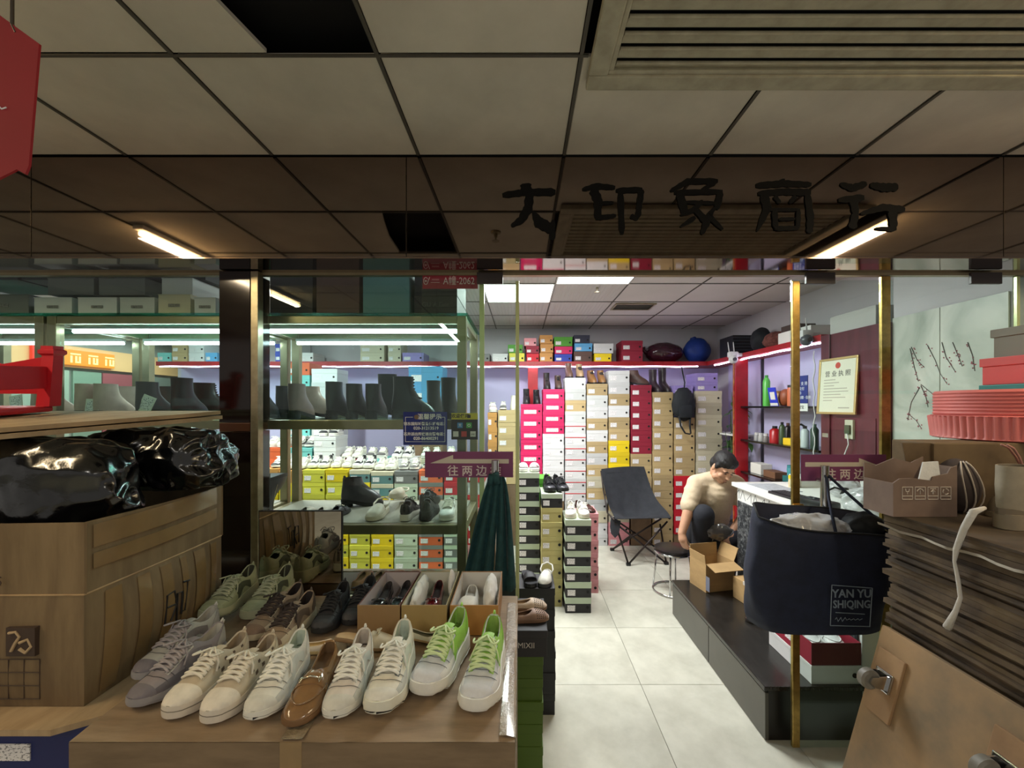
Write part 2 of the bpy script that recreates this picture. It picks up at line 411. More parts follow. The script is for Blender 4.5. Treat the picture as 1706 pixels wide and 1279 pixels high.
MB().lathe([(.035, .012), (.03, 0), (.012, -.006), (.009, -.03)], 14).build('body', M_brass, s2, smooth=True)
MB().lathe([(.026, -.058), (.026, -.054), (.004, -.054), (.004, -.03)], 14).build('deflector', M_brass, s2, smooth=True)

# ================================================================== glazing
win = root('window_1')
def pane(x0, x1, z0, z1, y=GY, name='pane', parent=None):
    return MB().box(x0, x1, y-.005, y+.005, z0, z1).build(name, M_glass, parent or win)
pane(LXW+.02, -1.37, .02, 2.18)
pane(-1.205, -.19, .02, 2.18)
win2 = root('window_2')
pane(1.665, RXW-.03, .02, 2.18, parent=win2)
def strip(px, wpx, z0, z1, m, parent, y=GY, name='edge_trim'):
    x = (px - CX) * y / F; h = wpx * y / F / 2
    return MB().rbox(x-h, x+h, y-.008, y+.008, z0, z1, .002).build(name, m, parent)
strip(803, 8, .0, 2.18, M_edge, win); strip(1474, 15, 0, 2.18, M_gold, win2); strip(1694, 5, 0, 2.18, M_edge, win2)
# sliding leaves
def leaf(n, x0, x1, y, hx, hz0, hz1, trims, lab):
    d = root('door_%d' % n)
    pane(x0, x1, .02, 2.155, y, 'pane', d)
    for px, w, m in trims: strip(px, w, .02, 2.15, m, d, y)
    h = MB().tube([(hx, y-.055, hz0), (hx, y-.055, hz1)], .0175, 16).build('handle', M_chrome, d, smooth=True)
    for z in (hz0+.07, hz1-.07): MB().tube([(hx, y-.05, z), (hx, y-.006, z)], .009, 8).build('handle_bolt', M_chrome, h)
    return d
dl = leaf(1, -.455, -.012, GY-.025, W(825, 0, 1.87).x, .66, 1.338, [(862, 6, M_edge)], '')
dr = leaf(2, 1.235, 1.70, GY-.025, W(1374, 0, 1.87).x, .66, 1.315, [(1325, 12, M_gold)], '')
for px0, px1, dd in ((795, 838, dl), (1340, 1388, dr), (1613, 1664, win2)):
    p0 = W(px0, 455, GY-.03); p1 = W(px1, 474, GY-.03)
    MB().rbox(p0.x, p1.x, GY-.045, GY-.031, p1.z, p0.z, .002).build('clamp', mat('clamp_brown', (60, 54, 54), .35, .4), dd)
MB().rbox(1.235, 1.285, GY-.045, GY-.031, 1.02, 1.135, .01).build('lock_plate', M_gold, dr)
MB().lathe([(.0, .04), (.03, .04), (.034, .0), (.034, -.004)], 16, M=T(1.285, GY-.032, 1.06) @ Matrix.Rotation(PI/2, 4, 'X')).build('lock_case', M_black_plastic, dr, smooth=True)
# bronze column
co = root('trim_1')
MB().rbox(-1.365, -1.225, 1.90, 2.05, 1.505, 2.19, .002).build('column_panel', M_column, co)
MB().rbox(-1.365, -1.225, 1.90, 2.05, 1.465, 1.503, .002).build('column_band', mat('column_band', (84, 52, 34), .3, .3), co)
MB().rbox(-1.365, -1.225, 1.90, 2.05, 0, 1.463, .002).build('column_panel', M_column, co)
MB().rbox(-1.223, -1.190, 1.90, 1.94, 0, 2.19, .002).build('edge_trim', M_brass, co)

# ================================================================== the passage seen through the left glazing
M_peach = mat('peach_fascia', (226, 176, 120), .6)
op = MB().box(-6.2, -6.0, 2.2, 9.2, 0, 2.6).build('wall_left', mat('passage_wall', (150, 152, 142), .8, vary=.2, scale=3)); struct(op)
MB().box(-5.998, -5.94, 2.2, 9.2, 2.09, 2.37).build('shop_fascia', M_peach, op)
MB().box(-6.2, -4.46, GY+.05, 9.2, 2.62, 2.7).build('passage_ceiling', mat('passage_ceiling', (166, 172, 184), .9), op)
for y0, y1, m in ((4.9, 5.55, (156, 170, 152)), (5.6, 5.98, (122, 146, 126)), (6.0, 6.5, (150, 74, 80)), (6.55, 7.4, (120, 128, 118))):
    MB().box(-5.998, -5.97, y0, y1, .1, 2.05).build('shop_panel', mat('passage_%d' % m[0], m, .5), op)
ns = thing('lit_sign', 'glowing orange and yellow shop sign across the passage at far left', 'sign', (-5.93, 5.15, 2.12))
MB().rbox(0, .03, 0, .95, 0, .20, .004).build('sign_box', emit('sign_amber', (255, 150, 30), .9), ns)
MB().rbox(.0, .034, -.08, -.005, -.02, .24, .004).build('end_panel', emit('sign_red', (255, 50, 20), .8), ns)
for k in range(4):
    y = .12 + k * .23
    MB().box(.031, .034, y, y+.13, .135, .155).box(.031, .034, y, y+.025, .03, .12).box(.031, .034, y+.06, y+.13, .03, .05).box(.031, .034, y+.105, y+.13, .03, .12).box(.031, .034, y+.06, y+.085, .03, .12).build('character', emit('sign_cream', (255, 240, 150), 1.1), ns)
# ================================================================== shoes
def curve(pts):
    xs = [p[0] for p in pts]; ys = [p[1] for p in pts]
    def f(t):
        if t <= xs[0]: return ys[0]
        if t >= xs[-1]: return ys[-1]
        for i in range(len(xs) - 1):
            if t <= xs[i+1]:
                u = (t - xs[i]) / (xs[i+1] - xs[i])
                p0 = ys[max(i-1, 0)]; p1 = ys[i]; p2 = ys[i+1]; p3 = ys[min(i+2, len(ys)-1)]
                m1 = (p2 - p0) * .5; m2 = (p3 - p1) * .5
                lo, hi = min(p1, p2), max(p1, p2)
                v = p1 + u*(m1 + u*(3*(p2-p1) - 2*m1 - m2 + u*(2*(p1-p2) + m1 + m2)))
                return min(max(v, lo - .15*(hi-lo) - 1e-4), hi + .15*(hi-lo) + 1e-4)
    return f
PLAN = curve([(0,0),(.004,.13),(.015,.21),(.04,.27),(.10,.32),(.2,.335),(.32,.335),(.45,.36),(.6,.435),(.72,.485),(.82,.475),(.9,.415),(.955,.31),(.988,.17),(1,0)])
POINTY = curve([(0,0),(.012,.14),(.04,.225),(.10,.29),(.2,.31),(.32,.31),(.45,.34),(.6,.42),(.70,.45),(.8,.40),(.9,.26),(.96,.14),(.988,.08),(1,0)])
KINDS = {
 # L, W, sole top z(t), upper height h(t), opening end, opening angle(t), toe plan
 'runner': dict(L=.275, W=.096, zs=[(0,.040),(.15,.038),(.45,.033),(.75,.026),(1,.030)], z0=[(0,.006),(.1,0),(.7,0),(1,.014)], h=[(0,.080),(.06,.076),(.2,.060),(.33,.070),(.42,.074),(.55,.062),(.7,.044),(.85,.030),(.94,.019),(1,.004)], op=.44, flare=.004, laces=6),
 'chunky': dict(L=.275, W=.104, zs=[(0,.060),(.15,.054),(.45,.044),(.75,.036),(1,.044)], z0=[(0,.008),(.1,0),(.72,0),(1,.016)], h=[(0,.084),(.06,.080),(.2,.062),(.33,.072),(.42,.076),(.55,.062),(.7,.042),(.85,.027),(.94,.016),(1,.003)], op=.44, flare=.008, laces=6),
 'canvas': dict(L=.27, W=.094, zs=[(0,.036),(.5,.034),(1,.034)], z0=[(0,.002),(.1,0),(.8,0),(1,.006)], h=[(0,.072),(.06,.066),(.2,.055),(.33,.064),(.42,.067),(.55,.056),(.7,.038),(.85,.026),(.94,.017),(1,.004)], op=.44, flare=.003, laces=6),
 'loafer': dict(L=.265, W=.094, zs=[(0,.024),(.3,.020),(.4,.012),(1,.014)], z0=[(0,0),(1,.005)], h=[(0,.054),(.06,.050),(.25,.040),(.42,.046),(.52,.052),(.6,.048),(.7,.036),(.85,.026),(.94,.018),(1,.004)], op=.52, flare=.004, laces=0),
 'pump': dict(L=.25, W=.084, zs=[(0,.034),(.2,.032),(.4,.020),(.6,.010),(1,.012)], z0=[(0,.0),(1,.004)], h=[(0,.050),(.08,.046),(.25,.034),(.45,.026),(.6,.030),(.68,.036),(.75,.033),(.87,.024),(.95,.015),(1,.003)], op=.68, flare=.001, laces=0, plan=POINTY, heel=.034),
 'flat': dict(L=.245, W=.086, zs=[(0,.012),(1,.012)], z0=[(0,.0),(1,.003)], h=[(0,.046),(.08,.042),(.25,.032),(.45,.027),(.6,.030),(.68,.036),(.75,.034),(.87,.026),(.95,.017),(1,.003)], op=.67, flare=.002, laces=0),
 'mule': dict(L=.25, W=.088, zs=[(0,.046),(.2,.042),(.42,.026),(.6,.012),(1,.014)], z0=[(0,.0),(1,.004)], h=[(0,.004),(.3,.004),(.48,.020),(.56,.044),(.66,.042),(.78,.032),(.88,.024),(.95,.015),(1,.003)], op=.54, flare=.002, laces=0, plan=POINTY, heel=.046),
 'clog': dict(L=.26, W=.100, zs=[(0,.030),(.5,.026),(1,.026)], z0=[(0,.0),(1,.006)], h=[(0,.012),(.2,.010),(.35,.014),(.44,.046),(.52,.056),(.65,.050),(.8,.040),(.92,.026),(1,.006)], op=.47, flare=.004, laces=0),
 'slide': dict(L=.26, W=.096, zs=[(0,.026),(.5,.024),(1,.024)], z0=[(0,.0),(1,.006)], h=[(0,.002),(.45,.004),(.55,.05),(.8,.036),(1,.002)], op=2, flare=.001, laces=0),
}
def surf(k):
    d = KINDS[k]; zs = curve(d['zs']); h = curve(d['h']); pl = d.get('plan', PLAN); n = 2 / 2.5
    def S(t, deg, off=0.0):
        w = pl(t) * d['W']; a = math.radians(min(deg, 180 - deg)); s = 1 if deg <= 90 else -1
        e = off if w > .004 else 0
        bend = .05 * d['W'] * math.sin(PI * min(max(t, 0), 1))
        return Vector((t*d['L'] - d['L']/2 + (off if t > .97 else 0) - (off if t < .02 else 0),
                       s * (w + e) * math.cos(a) ** n + bend, zs(t) + (h(t) + off) * max(math.sin(a), 0) ** n))
    return S, d, zs, h, pl
TS = [0, .003, .008, .02, .045, .09, .14, .2, .26, .32, .38, .44, .5, .56, .62, .68, .74, .8, .85, .895, .93, .958, .978, .992, 1]
def weld(mb, d=.0002):
    b = bmesh.new(); vs = [b.verts.new(v) for v in mb.v]
    for f in mb.f:
        try: b.faces.new([vs[i] for i in f])
        except ValueError: pass
    bmesh.ops.remove_doubles(b, verts=b.verts, dist=d)
    bmesh.ops.dissolve_degenerate(b, edges=b.edges, dist=1e-5)
    b.verts.index_update(); o = MB(); o.v = [tuple(v.co) for v in b.verts]; o.f = [tuple(v.index for v in f.verts) for f in b.faces]; b.free()
    return o
def patch(S, t0, t1, a0, a1, off, nt=8, na=5, th=.0018):
    """raised piece lying on the upper"""
    b = MB(); f = lambda v, t: v(t) if callable(v) else v
    top, bot = [], []
    for i in range(nt + 1):
        t = t0 + (t1 - t0) * i / nt
        A0, A1 = f(a0, t), f(a1, t)
        top.append([S(t, A0 + (A1 - A0) * j / na, off) for j in range(na + 1)])
        bot.append([S(t, A0 + (A1 - A0) * j / na, off - th) for j in range(na + 1)])
    b.rings([[*r, *reversed(q)] for r, q in zip(top, bot)], True, True, True)
    return b
SHOECACHE = {}
def shoe_parts(k):
    """[(part name, colour slot, mesh)] for a kind of low shoe"""
    if k in SHOECACHE: return SHOECACHE[k]
    S, d, zs, h, pl = surf(k); L, Wd, op = d['L'], d['W'], d['op']; out = []
    z0 = curve(d['z0'])
    if k != 'slide':
        def amax(t):
            if t >= op: return 90.0
            u = t / op
            return 50 + 40 * max(0, (u - .70) / .30) ** 1.5 + 8 * max(0, 1 - u * 6)
        na = 9; outer = MB(); lin_ = MB()
        for s in (0, 1):
            g = []; gi = []
            for t in TS + ([op] if op not in TS else []):
                pass
            ts = sorted(set(TS + [op, op - .03, op - .06]))
            for t in ts:
                am = amax(t)
                row = [S(t, (am*j/na) if s == 0 else 180 - am*j/na) for j in range(na + 1)]
                if t < op:
                    row.append(S(t, am if s == 0 else 180 - am, -.004))
                else: row.append(row[-1].copy())
                g.append(row)
                if t <= op + .14: gi.append([S(t, (am*j/na) if s == 0 else 180 - am*j/na, -.004) for j in range(na, -1, -1)])
            outer.rings(g, close=False); lin_.rings(gi, close=False)
        out.append(('upper', 'upper', weld(outer).mesh('upper', 50)))
        tl = [t for t in TS if t <= op + .14]
        lin_.rings([[S(t, 3, -.004) + Vector((0, 0, .006)), S(t, 177, -.004) + Vector((0, 0, .006))] for t in tl], close=False)
        out.append(('lining', 'lining', weld(lin_).mesh('lining', 50)))
    # sole
    so = MB(); fl = d['flare']; rows = []
    for t in TS:
        w = pl(t) * Wd; bend = .05 * Wd * math.sin(PI * t); x = t*L - L/2
        x += fl * (1 if t > .95 else (-1 if t < .03 else 0)) * .8
        e = fl if w > .002 else 0
        zt, zb = zs(t) + .004, z0(t)
        if d.get('heel') and .22 < t < .6: zb = max(zb, zt - .010 - .0)
        if d.get('heel') and t <= .22: zb = zt - .012
        zm = (zt + zb) / 2
        if k == 'chunky': zb += .003 * (1 + math.sin(t * 60)) if .05 < t < .95 else 0
        rows.append([(x, bend - w - e*.4, zb), (x, bend - w - e, zb + (zt-zb)*.25), (x, bend - w - e*.9, zm), (x, bend - w - e*.5, zt), (x, bend + w + e*.5, zt), (x, bend + w + e*.9, zm), (x, bend + w + e, zb + (zt-zb)*.25), (x, bend + w + e*.4, zb)])
    so.rings(rows, True, True, True)
    out.append(('sole', 'sole', weld(so).mesh('sole', 45)))
    if k in ('runner', 'chunky'):
        ou = MB(); ou.rings([[(r[0][0], r[0][1]*.98, r[0][2] + .0002), (r[1][0], r[1][1]*1.01, r[0][2] + .007), (r[6][0], r[6][1]*1.01, r[0][2] + .007), (r[7][0], r[7][1]*.98, r[0][2] + .0002)] for r in rows], True, True, True)
        out.append(('outsole', 'outsole', weld(ou).mesh('outsole', 45)))
    if d.get('heel'):
        hb = MB(); hh = d['heel'] - .006
        rr = lambda s, z: [((-L/2 + .002 + (.5 - .5*math.cos(q)) * .05 * s + (1-s)*.006), math.sin(q) * .024 * s, z) for q in [2*PI*i/14 for i in range(14)]]
        hb.rings([rr(.8, 0), rr(.82, hh*.5), rr(1.05, hh)], True, True, True)
        out.append(('heel', 'heel', hb.mesh('heel', 45)))
    if k in ('runner', 'chunky', 'canvas'):
        out.append(('tongue', 'tongue', patch(S, op-.10, op+.22, 70, 110, .0035, 6, 5, .004).mesh('tongue', 50)))
        out.append(('eyestay', 'accent', patch(S, op, op+.30, 52, 68, .002, 8, 3).mesh('eyestay', 50)))
        out.append(('eyestay', 'accent', patch(S, op, op+.30, 112, 128, .002, 8, 3).mesh('eyestay', 50)))
        out.append(('heel_counter', 'accent2', patch(S, 0, .17, 8, lambda t: 56 - 200*t if t < .17 else 20, .0022, 6, 4).mesh('heel_counter', 50)))
        out.append(('heel_counter', 'accent2', patch(S, 0, .17, 172, lambda t: 124 + 200*t, .0022, 6, 4).mesh('heel_counter', 50)))
        if k == 'chunky':
            out.append(('quarter', 'quarter', patch(S, 0, .43, 5, lambda t: amax(t) - 1 if t < op - .1 else 64, .0012, 12, 6, .001).mesh('quarter', 50)))
            out.append(('quarter', 'quarter', patch(S, 0, .43, 175, lambda t: 181 - amax(t) if t < op - .1 else 116, .0012, 12, 6, .001).mesh('quarter', 50)))
        if k != 'canvas':
            sm = MB()
            for t_ in (.73, .80): sm.tube([S(t_ + .05*abs(q/10-.5)*-1.2, 30 + 120*q/10, .0012) for q in range(11)], .0011, 5)
            for a_ in (66, 114): sm.tube([S(op + .30*q/8, a_ + (4 if a_ < 90 else -4), .0022) for q in range(9)], .0010, 5)
            out.append(('stitching', 'seam', sm.mesh('stitching')))
            wav = lambda t: 22 + 16*math.sin((t-.60)*8)
            out.append(('mudguard', 'guard', patch(S, .58, .93, 4, wav, .0016, 9, 3).mesh('mudguard', 50)))
            out.append(('mudguard', 'guard', patch(S, .58, .93, 176, lambda t: 180 - wav(t), .0016, 9, 3).mesh('mudguard', 50)))
        out.append(('toe_cap', 'toe', patch(S, .80 if k == 'canvas' else .88, .995, 4, 176, .0022, 8, 14).mesh('toe_cap', 50)))
        lc = MB(); n = d['laces']
        for i in range(n):
            t = op + .015 + i * .29 / n; t2 = t + .045
            p = [S(t + (t2-t)*q/6, 58 + (64*q/6), .0055 + .003*math.sin(PI*q/6)) for q in range(7)]
            p2 = [S(t + (t2-t)*q/6, 122 - (64*q/6), .0075 + .003*math.sin(PI*q/6)) for q in range(7)]
            lc.tube(p, .0040, 6); lc.tube(p2, .0040, 6)
        c = S(op + .01, 90, .012)
        for s in (-1, 1):
            lp = [c + Vector((.012 + .035*math.sin(PI*q/8), s*(.004 + .032*math.sin(PI*q/16)), .004 + .004*math.sin(PI*q/8) - .010*q/8)) for q in range(9)]
            lc.tube(lp, .0028, 6)
            lc.tube([c, c + Vector((.02, s*.02, .0)), S(op+.1, 90 - s*42, .006), S(op+.16, 90 - s*58, .005)], .0028, 6)
        out.append(('laces', 'lace', lc.mesh('laces', 'all')))
        pt = MB(); q0 = S(0.0, 60) + Vector((-.002, 0, -.01)); 
        pt.tube([q0 + Vector((0, 0, -.004)), q0 + Vector((-.006, 0, .010)), q0 + Vector((-.003, 0, .016)), q0 + Vector((.005, 0, .008))], .0036, 6)
        out.append(('pull_tab', 'tab', pt.mesh('pull_tab', 'all')))
        if k != 'canvas':
            for sgn in (0, 1):
                A = lambda t, q: (14 + 60*(t-.3)) if q == 0 else (34 + 40*(t-.3))
                if sgn == 0: out.append(('side_panel', 'side', patch(S, .24, .58, lambda t: 10 + 8*math.sin(t*20), lambda t: 30 + 60*(t-.24), .0018, 8, 3).mesh('side_panel', 50)))
                else: out.append(('side_panel', 'side', patch(S, .24, .58, lambda t: 170 - 8*math.sin(t*20), lambda t: 150 - 60*(t-.24), .0018, 8, 3).mesh('side_panel', 50)))
        else:
            for sgn in (0, 1):
                for q in range(8):
                    t = .08 + q*.065; a = (14, 32)[q % 2] - q*.5; w_ = (.045, .03)[q % 2]
                    a = a if sgn == 0 else 180 - a - 9
                    pm = patch(S, t, t+w_, a, a+9, .0012, 3, 2, .001)
                    out.append(('side_motif', 'side', pm.mesh('side_motif', 50)))
            fx = MB(); ring_ = [(r[2][0], r[2][1]*1.012, r[2][2] + .003) for r in rows] + [(r[5][0], r[5][1]*1.012, r[5][2] + .003) for r in reversed(rows)]
            fx.tube(ring_ + [ring_[0]], .0013, 5); out.append(('foxing_line', 'seam', fx.mesh('foxing_line')))
    if k == 'loafer':
        out.append(('strap', 'accent', patch(S, .60, .68, 14, 166, .0028, 4, 14, .0026).mesh('strap', 50)))
        ap = MB(); path = [S(.62 + .27*math.sin(PI*q/20)**.8, 32 + 116*q/20, .002) for q in range(21)]
        ap.tube(path, .0022, 6); out.append(('apron_seam', 'accent', ap.mesh('apron_seam', 'all')))
        bt = MB(); 
        bt.tube([S(.64, 66, .008), S(.635, 90, .010), S(.64, 114, .008)], .0022, 8)
        for s in (66, 114): bt.tube([S(.61, s, .006), S(.64, s-4, .009), S(.67, s, .006), S(.64, s+4, .009), S(.61, s, .006)], .0018, 6)
        out.append(('metal_bit', 'metal', bt.mesh('metal_bit', 'all')))
    if k in ('slide',):
        b = patch(S, .50, .80, 6, 174, .004, 6, 14, .006)
        out.append(('band', 'upper', b.mesh('band', 50)))
        fb = MB().rings([[S(t, 3) + Vector((0, -.002, .006)), S(t, 177) + Vector((0, .002, .006))] for t in TS], close=False)
        out.append(('footbed', 'lining', fb.mesh('footbed')))
    if k in ('clog',):
        sp = MB(); sp.tube([S(.46, 26, .004), S(.30, 20, .012) + Vector((0, .004, .03)), S(.10, 20, .008) + Vector((0, .0, .045)), S(0, 60, .002) + Vector((-.004, 0, .045)), S(.10, 160, .008) + Vector((0, 0, .045)), S(.30, 160, .012) + Vector((0, -.004, .03)), S(.46, 154, .004)], .0055, 8)
        out.append(('heel_strap', 'accent', sp.mesh('heel_strap', 'all')))
    if k in ('pump', 'mule'):
        bw = MB(); c = S(.79 if k == 'pump' else .66, 90, .004)
        for s in (-1, 1):
            bw.tube([c, c + Vector((.008, s*.014, .007)), c + Vector((.002, s*.026, .001)), c + Vector((-.008, s*.014, .003)), c], .0034, 6)
        bw.tube([c + Vector((-.006, 0, .003)), c + Vector((.006, 0, .004))], .006, 8)
        out.append(('bow', 'accent', bw.mesh('bow', 'all')))
    SHOECACHE[k] = out
    return out
def boot_parts(H, laced=False, heel=.03, L=.25):
    key = ('boot', H, laced, heel, L)
    if key in SHOECACHE: return SHOECACHE[key]
    Wd = .088; out = []; nr = 22
    xf = curve([(.012, 1.0), (.03, .985), (.045, .93), (.058, .83), (.07, .70), (.085, .585), (.105, .52), (.14, .485), (.2, .49), (.35, .50)])
    xb = curve([(.012, .0), (.03, -.01), (.06, .0), (.1, .022), (.14, .03), (.2, .02), (.35, .0)])
    hw = curve([(.012, .46), (.03, .47), (.05, .46), (.07, .42), (.1, .40), (.14, .40), (.2, .45), (.35, .52)])
    base = heel
    def ring(z, ins=0.0):
        a, b = xb(z)*L + ins, xf(z)*L - ins; r = []
        sl = max(0, 1 - max(z - .03, 0) / .05)
        for q in range(nr):
            th = 2*PI*q/nr; cx = math.cos(th)
            x = (a+b)/2 + (b-a)/2*cx
            f = 1 - .30*sl*max(0, -cx)**.5 * .8
            y = math.copysign(abs(math.sin(th)) ** .82, math.sin(th)) * (hw(z)*Wd*f - ins)
            lift = base * (1 - min(max((x/L - .12) / .55, 0), 1)) ** 1.0 * sl + base*(1-sl)
            r.append((x - L/2, y, z + (lift if sl > 0 else base) - 0.0))
        return r
    zs = [.012, .02, .03, .04, .048, .056, .063, .07, .078, .088, .1, .115, .135, .16] + [.16 + (H-.16)*q/5 for q in range(1, 6)] if H > .17 else [.012, .02, .03, .04, .048, .056, .063, .07, .078, .088, .1, .115, .135, H]
    u = MB().rings([ring(z) for z in zs] + [ring(H, .004)])
    out.append(('upper', 'upper', u.mesh('upper', 55)))
    li = MB().rings([ring(H, .004), ring(H-.05, .005), ring(max(H-.12, .07), .006)], True, False, True)
    out.append(('lining', 'lining', li.mesh('lining', 55)))
    s = MB(); r0 = ring(.016); s.rings([[(x*1.03, y*1.06, max(z - .018, 0)) for x, y, z in r0], [(x*1.03, y*1.07, z) for x, y, z in r0]], True, True, True)
    out.append(('sole', 'sole', s.mesh('sole', 45)))
    hb = MB(); rr = lambda q, z: [(-L/2 - .002 + (.5 - .5*math.cos(a))*.066*q, math.sin(a)*.031*q, z) for a in [2*PI*i/14 for i in range(14)]]
    hb.rings([rr(.95, 0), rr(1, heel)], True, True, True); out.append(('heel', 'heel', hb.mesh('heel', 45)))
    if laced:
        lc = MB()
        for i in range(7):
            z = .075 + i*(H - .085)/6.5; x = xf(z)*L - L/2; w = hw(z)*Wd*.42
            lc.tube([(x-.010, -w, z+base), (x+.004, 0, z+base+.004), (x-.010, w, z+base)], .0032, 6)
            lc.tube([(x-.010, -w, z+base+.008), (x+.004, 0, z+base+.004), (x-.010, w, z+base-.006)], .0028, 6)
        out.append(('laces', 'lace', lc.mesh('laces', 'all')))
    else:
        zp = MB().tube([(-.02, .040, base+.03), (-.03, .036, base+.07), (-.035, .034, base+.11), (-.036, .037, base+H-.005)], .002, 5)
        out.append(('zip', 'metal', zp.mesh('zip')))
    SHOECACHE[key] = out
    return out
SUBOF = dict(eyestay='upper', toe_cap='upper', heel_counter='upper', mudguard='upper', quarter='upper', side_panel='upper', side_motif='upper', pull_tab='upper', strap='upper', apron_seam='upper', zip='upper', outsole='sole', heel='sole', lining='upper', stitching='upper', foxing_line='sole')
def leather(c, rough=.45, coat=0.0):
    return mat('leather_%d_%d_%d_%d' % (*c, int(rough*100)), c, rough, vary=.14, scale=30, bump=.08, coat=coat)
def shoe(kind, cols, name, label, cat, loc, heading=-90, tilt=(0, 0), group=None, scale=1.0, rough=.6, coat=0.0, parts=None):
    """heading: direction of the toe in degrees (0 = +x, -90 = towards the camera)"""
    ps = parts if parts else shoe_parts(kind)
    up = cols.get('upper'); o = thing(name, label, cat, loc, group=group, rot=(math.radians(tilt[0]), math.radians(tilt[1]), math.radians(heading)))
    if scale != 1.0: o.scale = (scale,) * 3
    dflt = dict(tongue=cols.get('quarter', up), sole=(225, 222, 212), lining=tuple(int(v*.7) for v in up), lace=cols.get('lace', (235, 232, 222)), accent=up, accent2=cols.get('accent', up), toe=cols.get('accent', up), tab=cols.get('accent', up), side=cols.get('accent', up), quarter=up, seam=tuple(int(v*.62) for v in up), guard=cols.get('accent2', cols.get('accent', up)), outsole=cols.get('sole', (225, 222, 212)), metal=(200, 190, 160), heel=cols.get('sole', (40, 32, 28)))
    dflt.update(cols)
    host = {}
    for pn, slot, me in sorted(ps, key=lambda q: q[0] not in ('upper', 'sole')):
        c = dflt[slot]
        if slot == 'metal': m = mat('shoe_metal', (214, 206, 184), .2, 1.0)
        elif slot in ('sole', 'heel', 'outsole'): m = mat('rubber_%d_%d_%d' % c, c, .55, vary=.10, scale=20)
        elif slot == 'lace': m = mat('lace_%d_%d_%d' % c, c, .85)
        else: m = leather(c, rough if slot != 'lining' else .85, coat if slot != 'lining' else 0)
        par = host.get(SUBOF.get(pn), o); q_ = put(pn, me, m, par)
        if pn in ('upper', 'sole'): host[pn] = q_
    return o
# ================================================================== shoe boxes
def sticker_mat():
    m = mat('sticker_print', (232, 228, 226), .6)
    n, l = nodes_of(m); p = n['Principled BSDF']; tc = n.new('ShaderNodeTexCoord'); mp = n.new('ShaderNodeMapping')
    mp.inputs['Scale'].default_value = (130, 130, 260); l.new(tc.outputs['Object'], mp.inputs[0])
    nz = n.new('ShaderNodeTexNoise'); nz.inputs['Scale'].default_value = 1.0; nz.inputs['Detail'].default_value = 1
    l.new(mp.outputs[0], nz.inputs['Vector'])
    r = n.new('ShaderNodeValToRGB'); r.color_ramp.elements[0].position = .56; r.color_ramp.elements[1].position = .60
    r.color_ramp.elements[0].color = rgb(232, 228, 228); r.color_ramp.elements[1].color = rgb(140, 138, 140)
    l.new(nz.outputs[0], r.inputs[0]); l.new(r.outputs[0], p.inputs['Base Color'])
    return m
M_sticker = sticker_mat()
M_hole = mat('finger_hole', (20, 18, 18), .8)
BOXC = {
 'magenta': (206, 24, 92), 'white': (214, 214, 214), 'pale grey': (196, 198, 196), 'kraft': (186, 162, 116), 'cream': (200, 192, 166), 'yellow': (238, 208, 20),
 'maroon': (146, 24, 50), 'red': (200, 18, 40), 'olive': (190, 178, 116), 'orange': (232, 104, 56), 'teal': (96, 140, 142), 'turquoise': (120, 200, 196),
 'black': (40, 40, 44), 'green': (76, 150, 40), 'pink': (222, 150, 156), 'blue': (40, 66, 170), 'sky blue': (92, 164, 214), 'navy': (44, 46, 66), 'brown': (92, 66, 58), 'tan': (196, 140, 72), 'lilac': (150, 134, 196), 'lime yellow': (214, 208, 70), 'leaf green': (78, 106, 32),
 'grey': (120, 120, 118), 'mint': (186, 200, 176), 'royal blue': (24, 34, 92),
}
BC = {}
def boxmesh(w, d, h, lid, key):
    k = (round(w, 3), round(d, 3), round(h, 3), lid)
    if k not in BC:
        body = MB().rbox(-w/2+.002, w/2-.002, .002, d-.002, 0, h*(1-lid)+.004, .0015).mesh('body')
        ld = MB().rbox(-w/2, w/2, 0, d, h*(1-lid), h-.0006, .0022).mesh('lid')
        lb = MB().rbox(-.5*w*.30, .5*w*.30, -.0012, .0018, -.5*h*.36, .5*h*.36, .0003).mesh('sticker')
        hl = MB().lathe([(.0, -.001), (.0115, -.001), (.0115, .0016), (.0, .0016)], 14, M=Matrix.Rotation(PI/2, 4, 'X')).mesh('finger_hole')
        BC[k] = (body, ld, lb, hl)
    return BC[k]
def bmat(cn, shade=0):
    c = BOXC[cn]; f = 1 - .05 * shade
    return mat('box_%s_%d' % (cn.replace(' ', '_'), shade), tuple(int(v * f) for v in c), .62, vary=.06, scale=9)
def shoebox(cn, w, d, h, loc, rotz, label, group, lidc=None, lid=.34, sticker='left', hole=True, shade=0, trim=None, name='shoe_box'):
    body, ld, lb, hl = boxmesh(w, d, h, lid, cn)
    o = thing(name, label, 'shoe box', loc, rotz, group)
    bo = put('body', body, bmat(cn, shade), o); put('lid', ld, bmat(lidc or cn, shade if not lidc else 0), o)
    zc = h * (1 - lid) * .52
    if sticker == 'left': put('sticker', lb, M_sticker, bo, (-w*.27, 0, zc))
    elif sticker == 'big': put('sticker', lb, M_sticker, bo, (-w*.06, 0, zc)).scale = (1.9, 1, .9)
    if hole: put('finger_hole', hl, M_hole, bo, (w*.36, 0, zc + h*.06))
    if trim: MB().box(-w/2-.0006, w/2+.0006, -.0009, .003, h*(1-lid)-.002, h*(1-lid)+.006).build('trim', bmat(trim), o)
    return o
M_crate = mat('crate_wood', (120, 96, 70), .8, vary=.3, scale=8)
STK = []
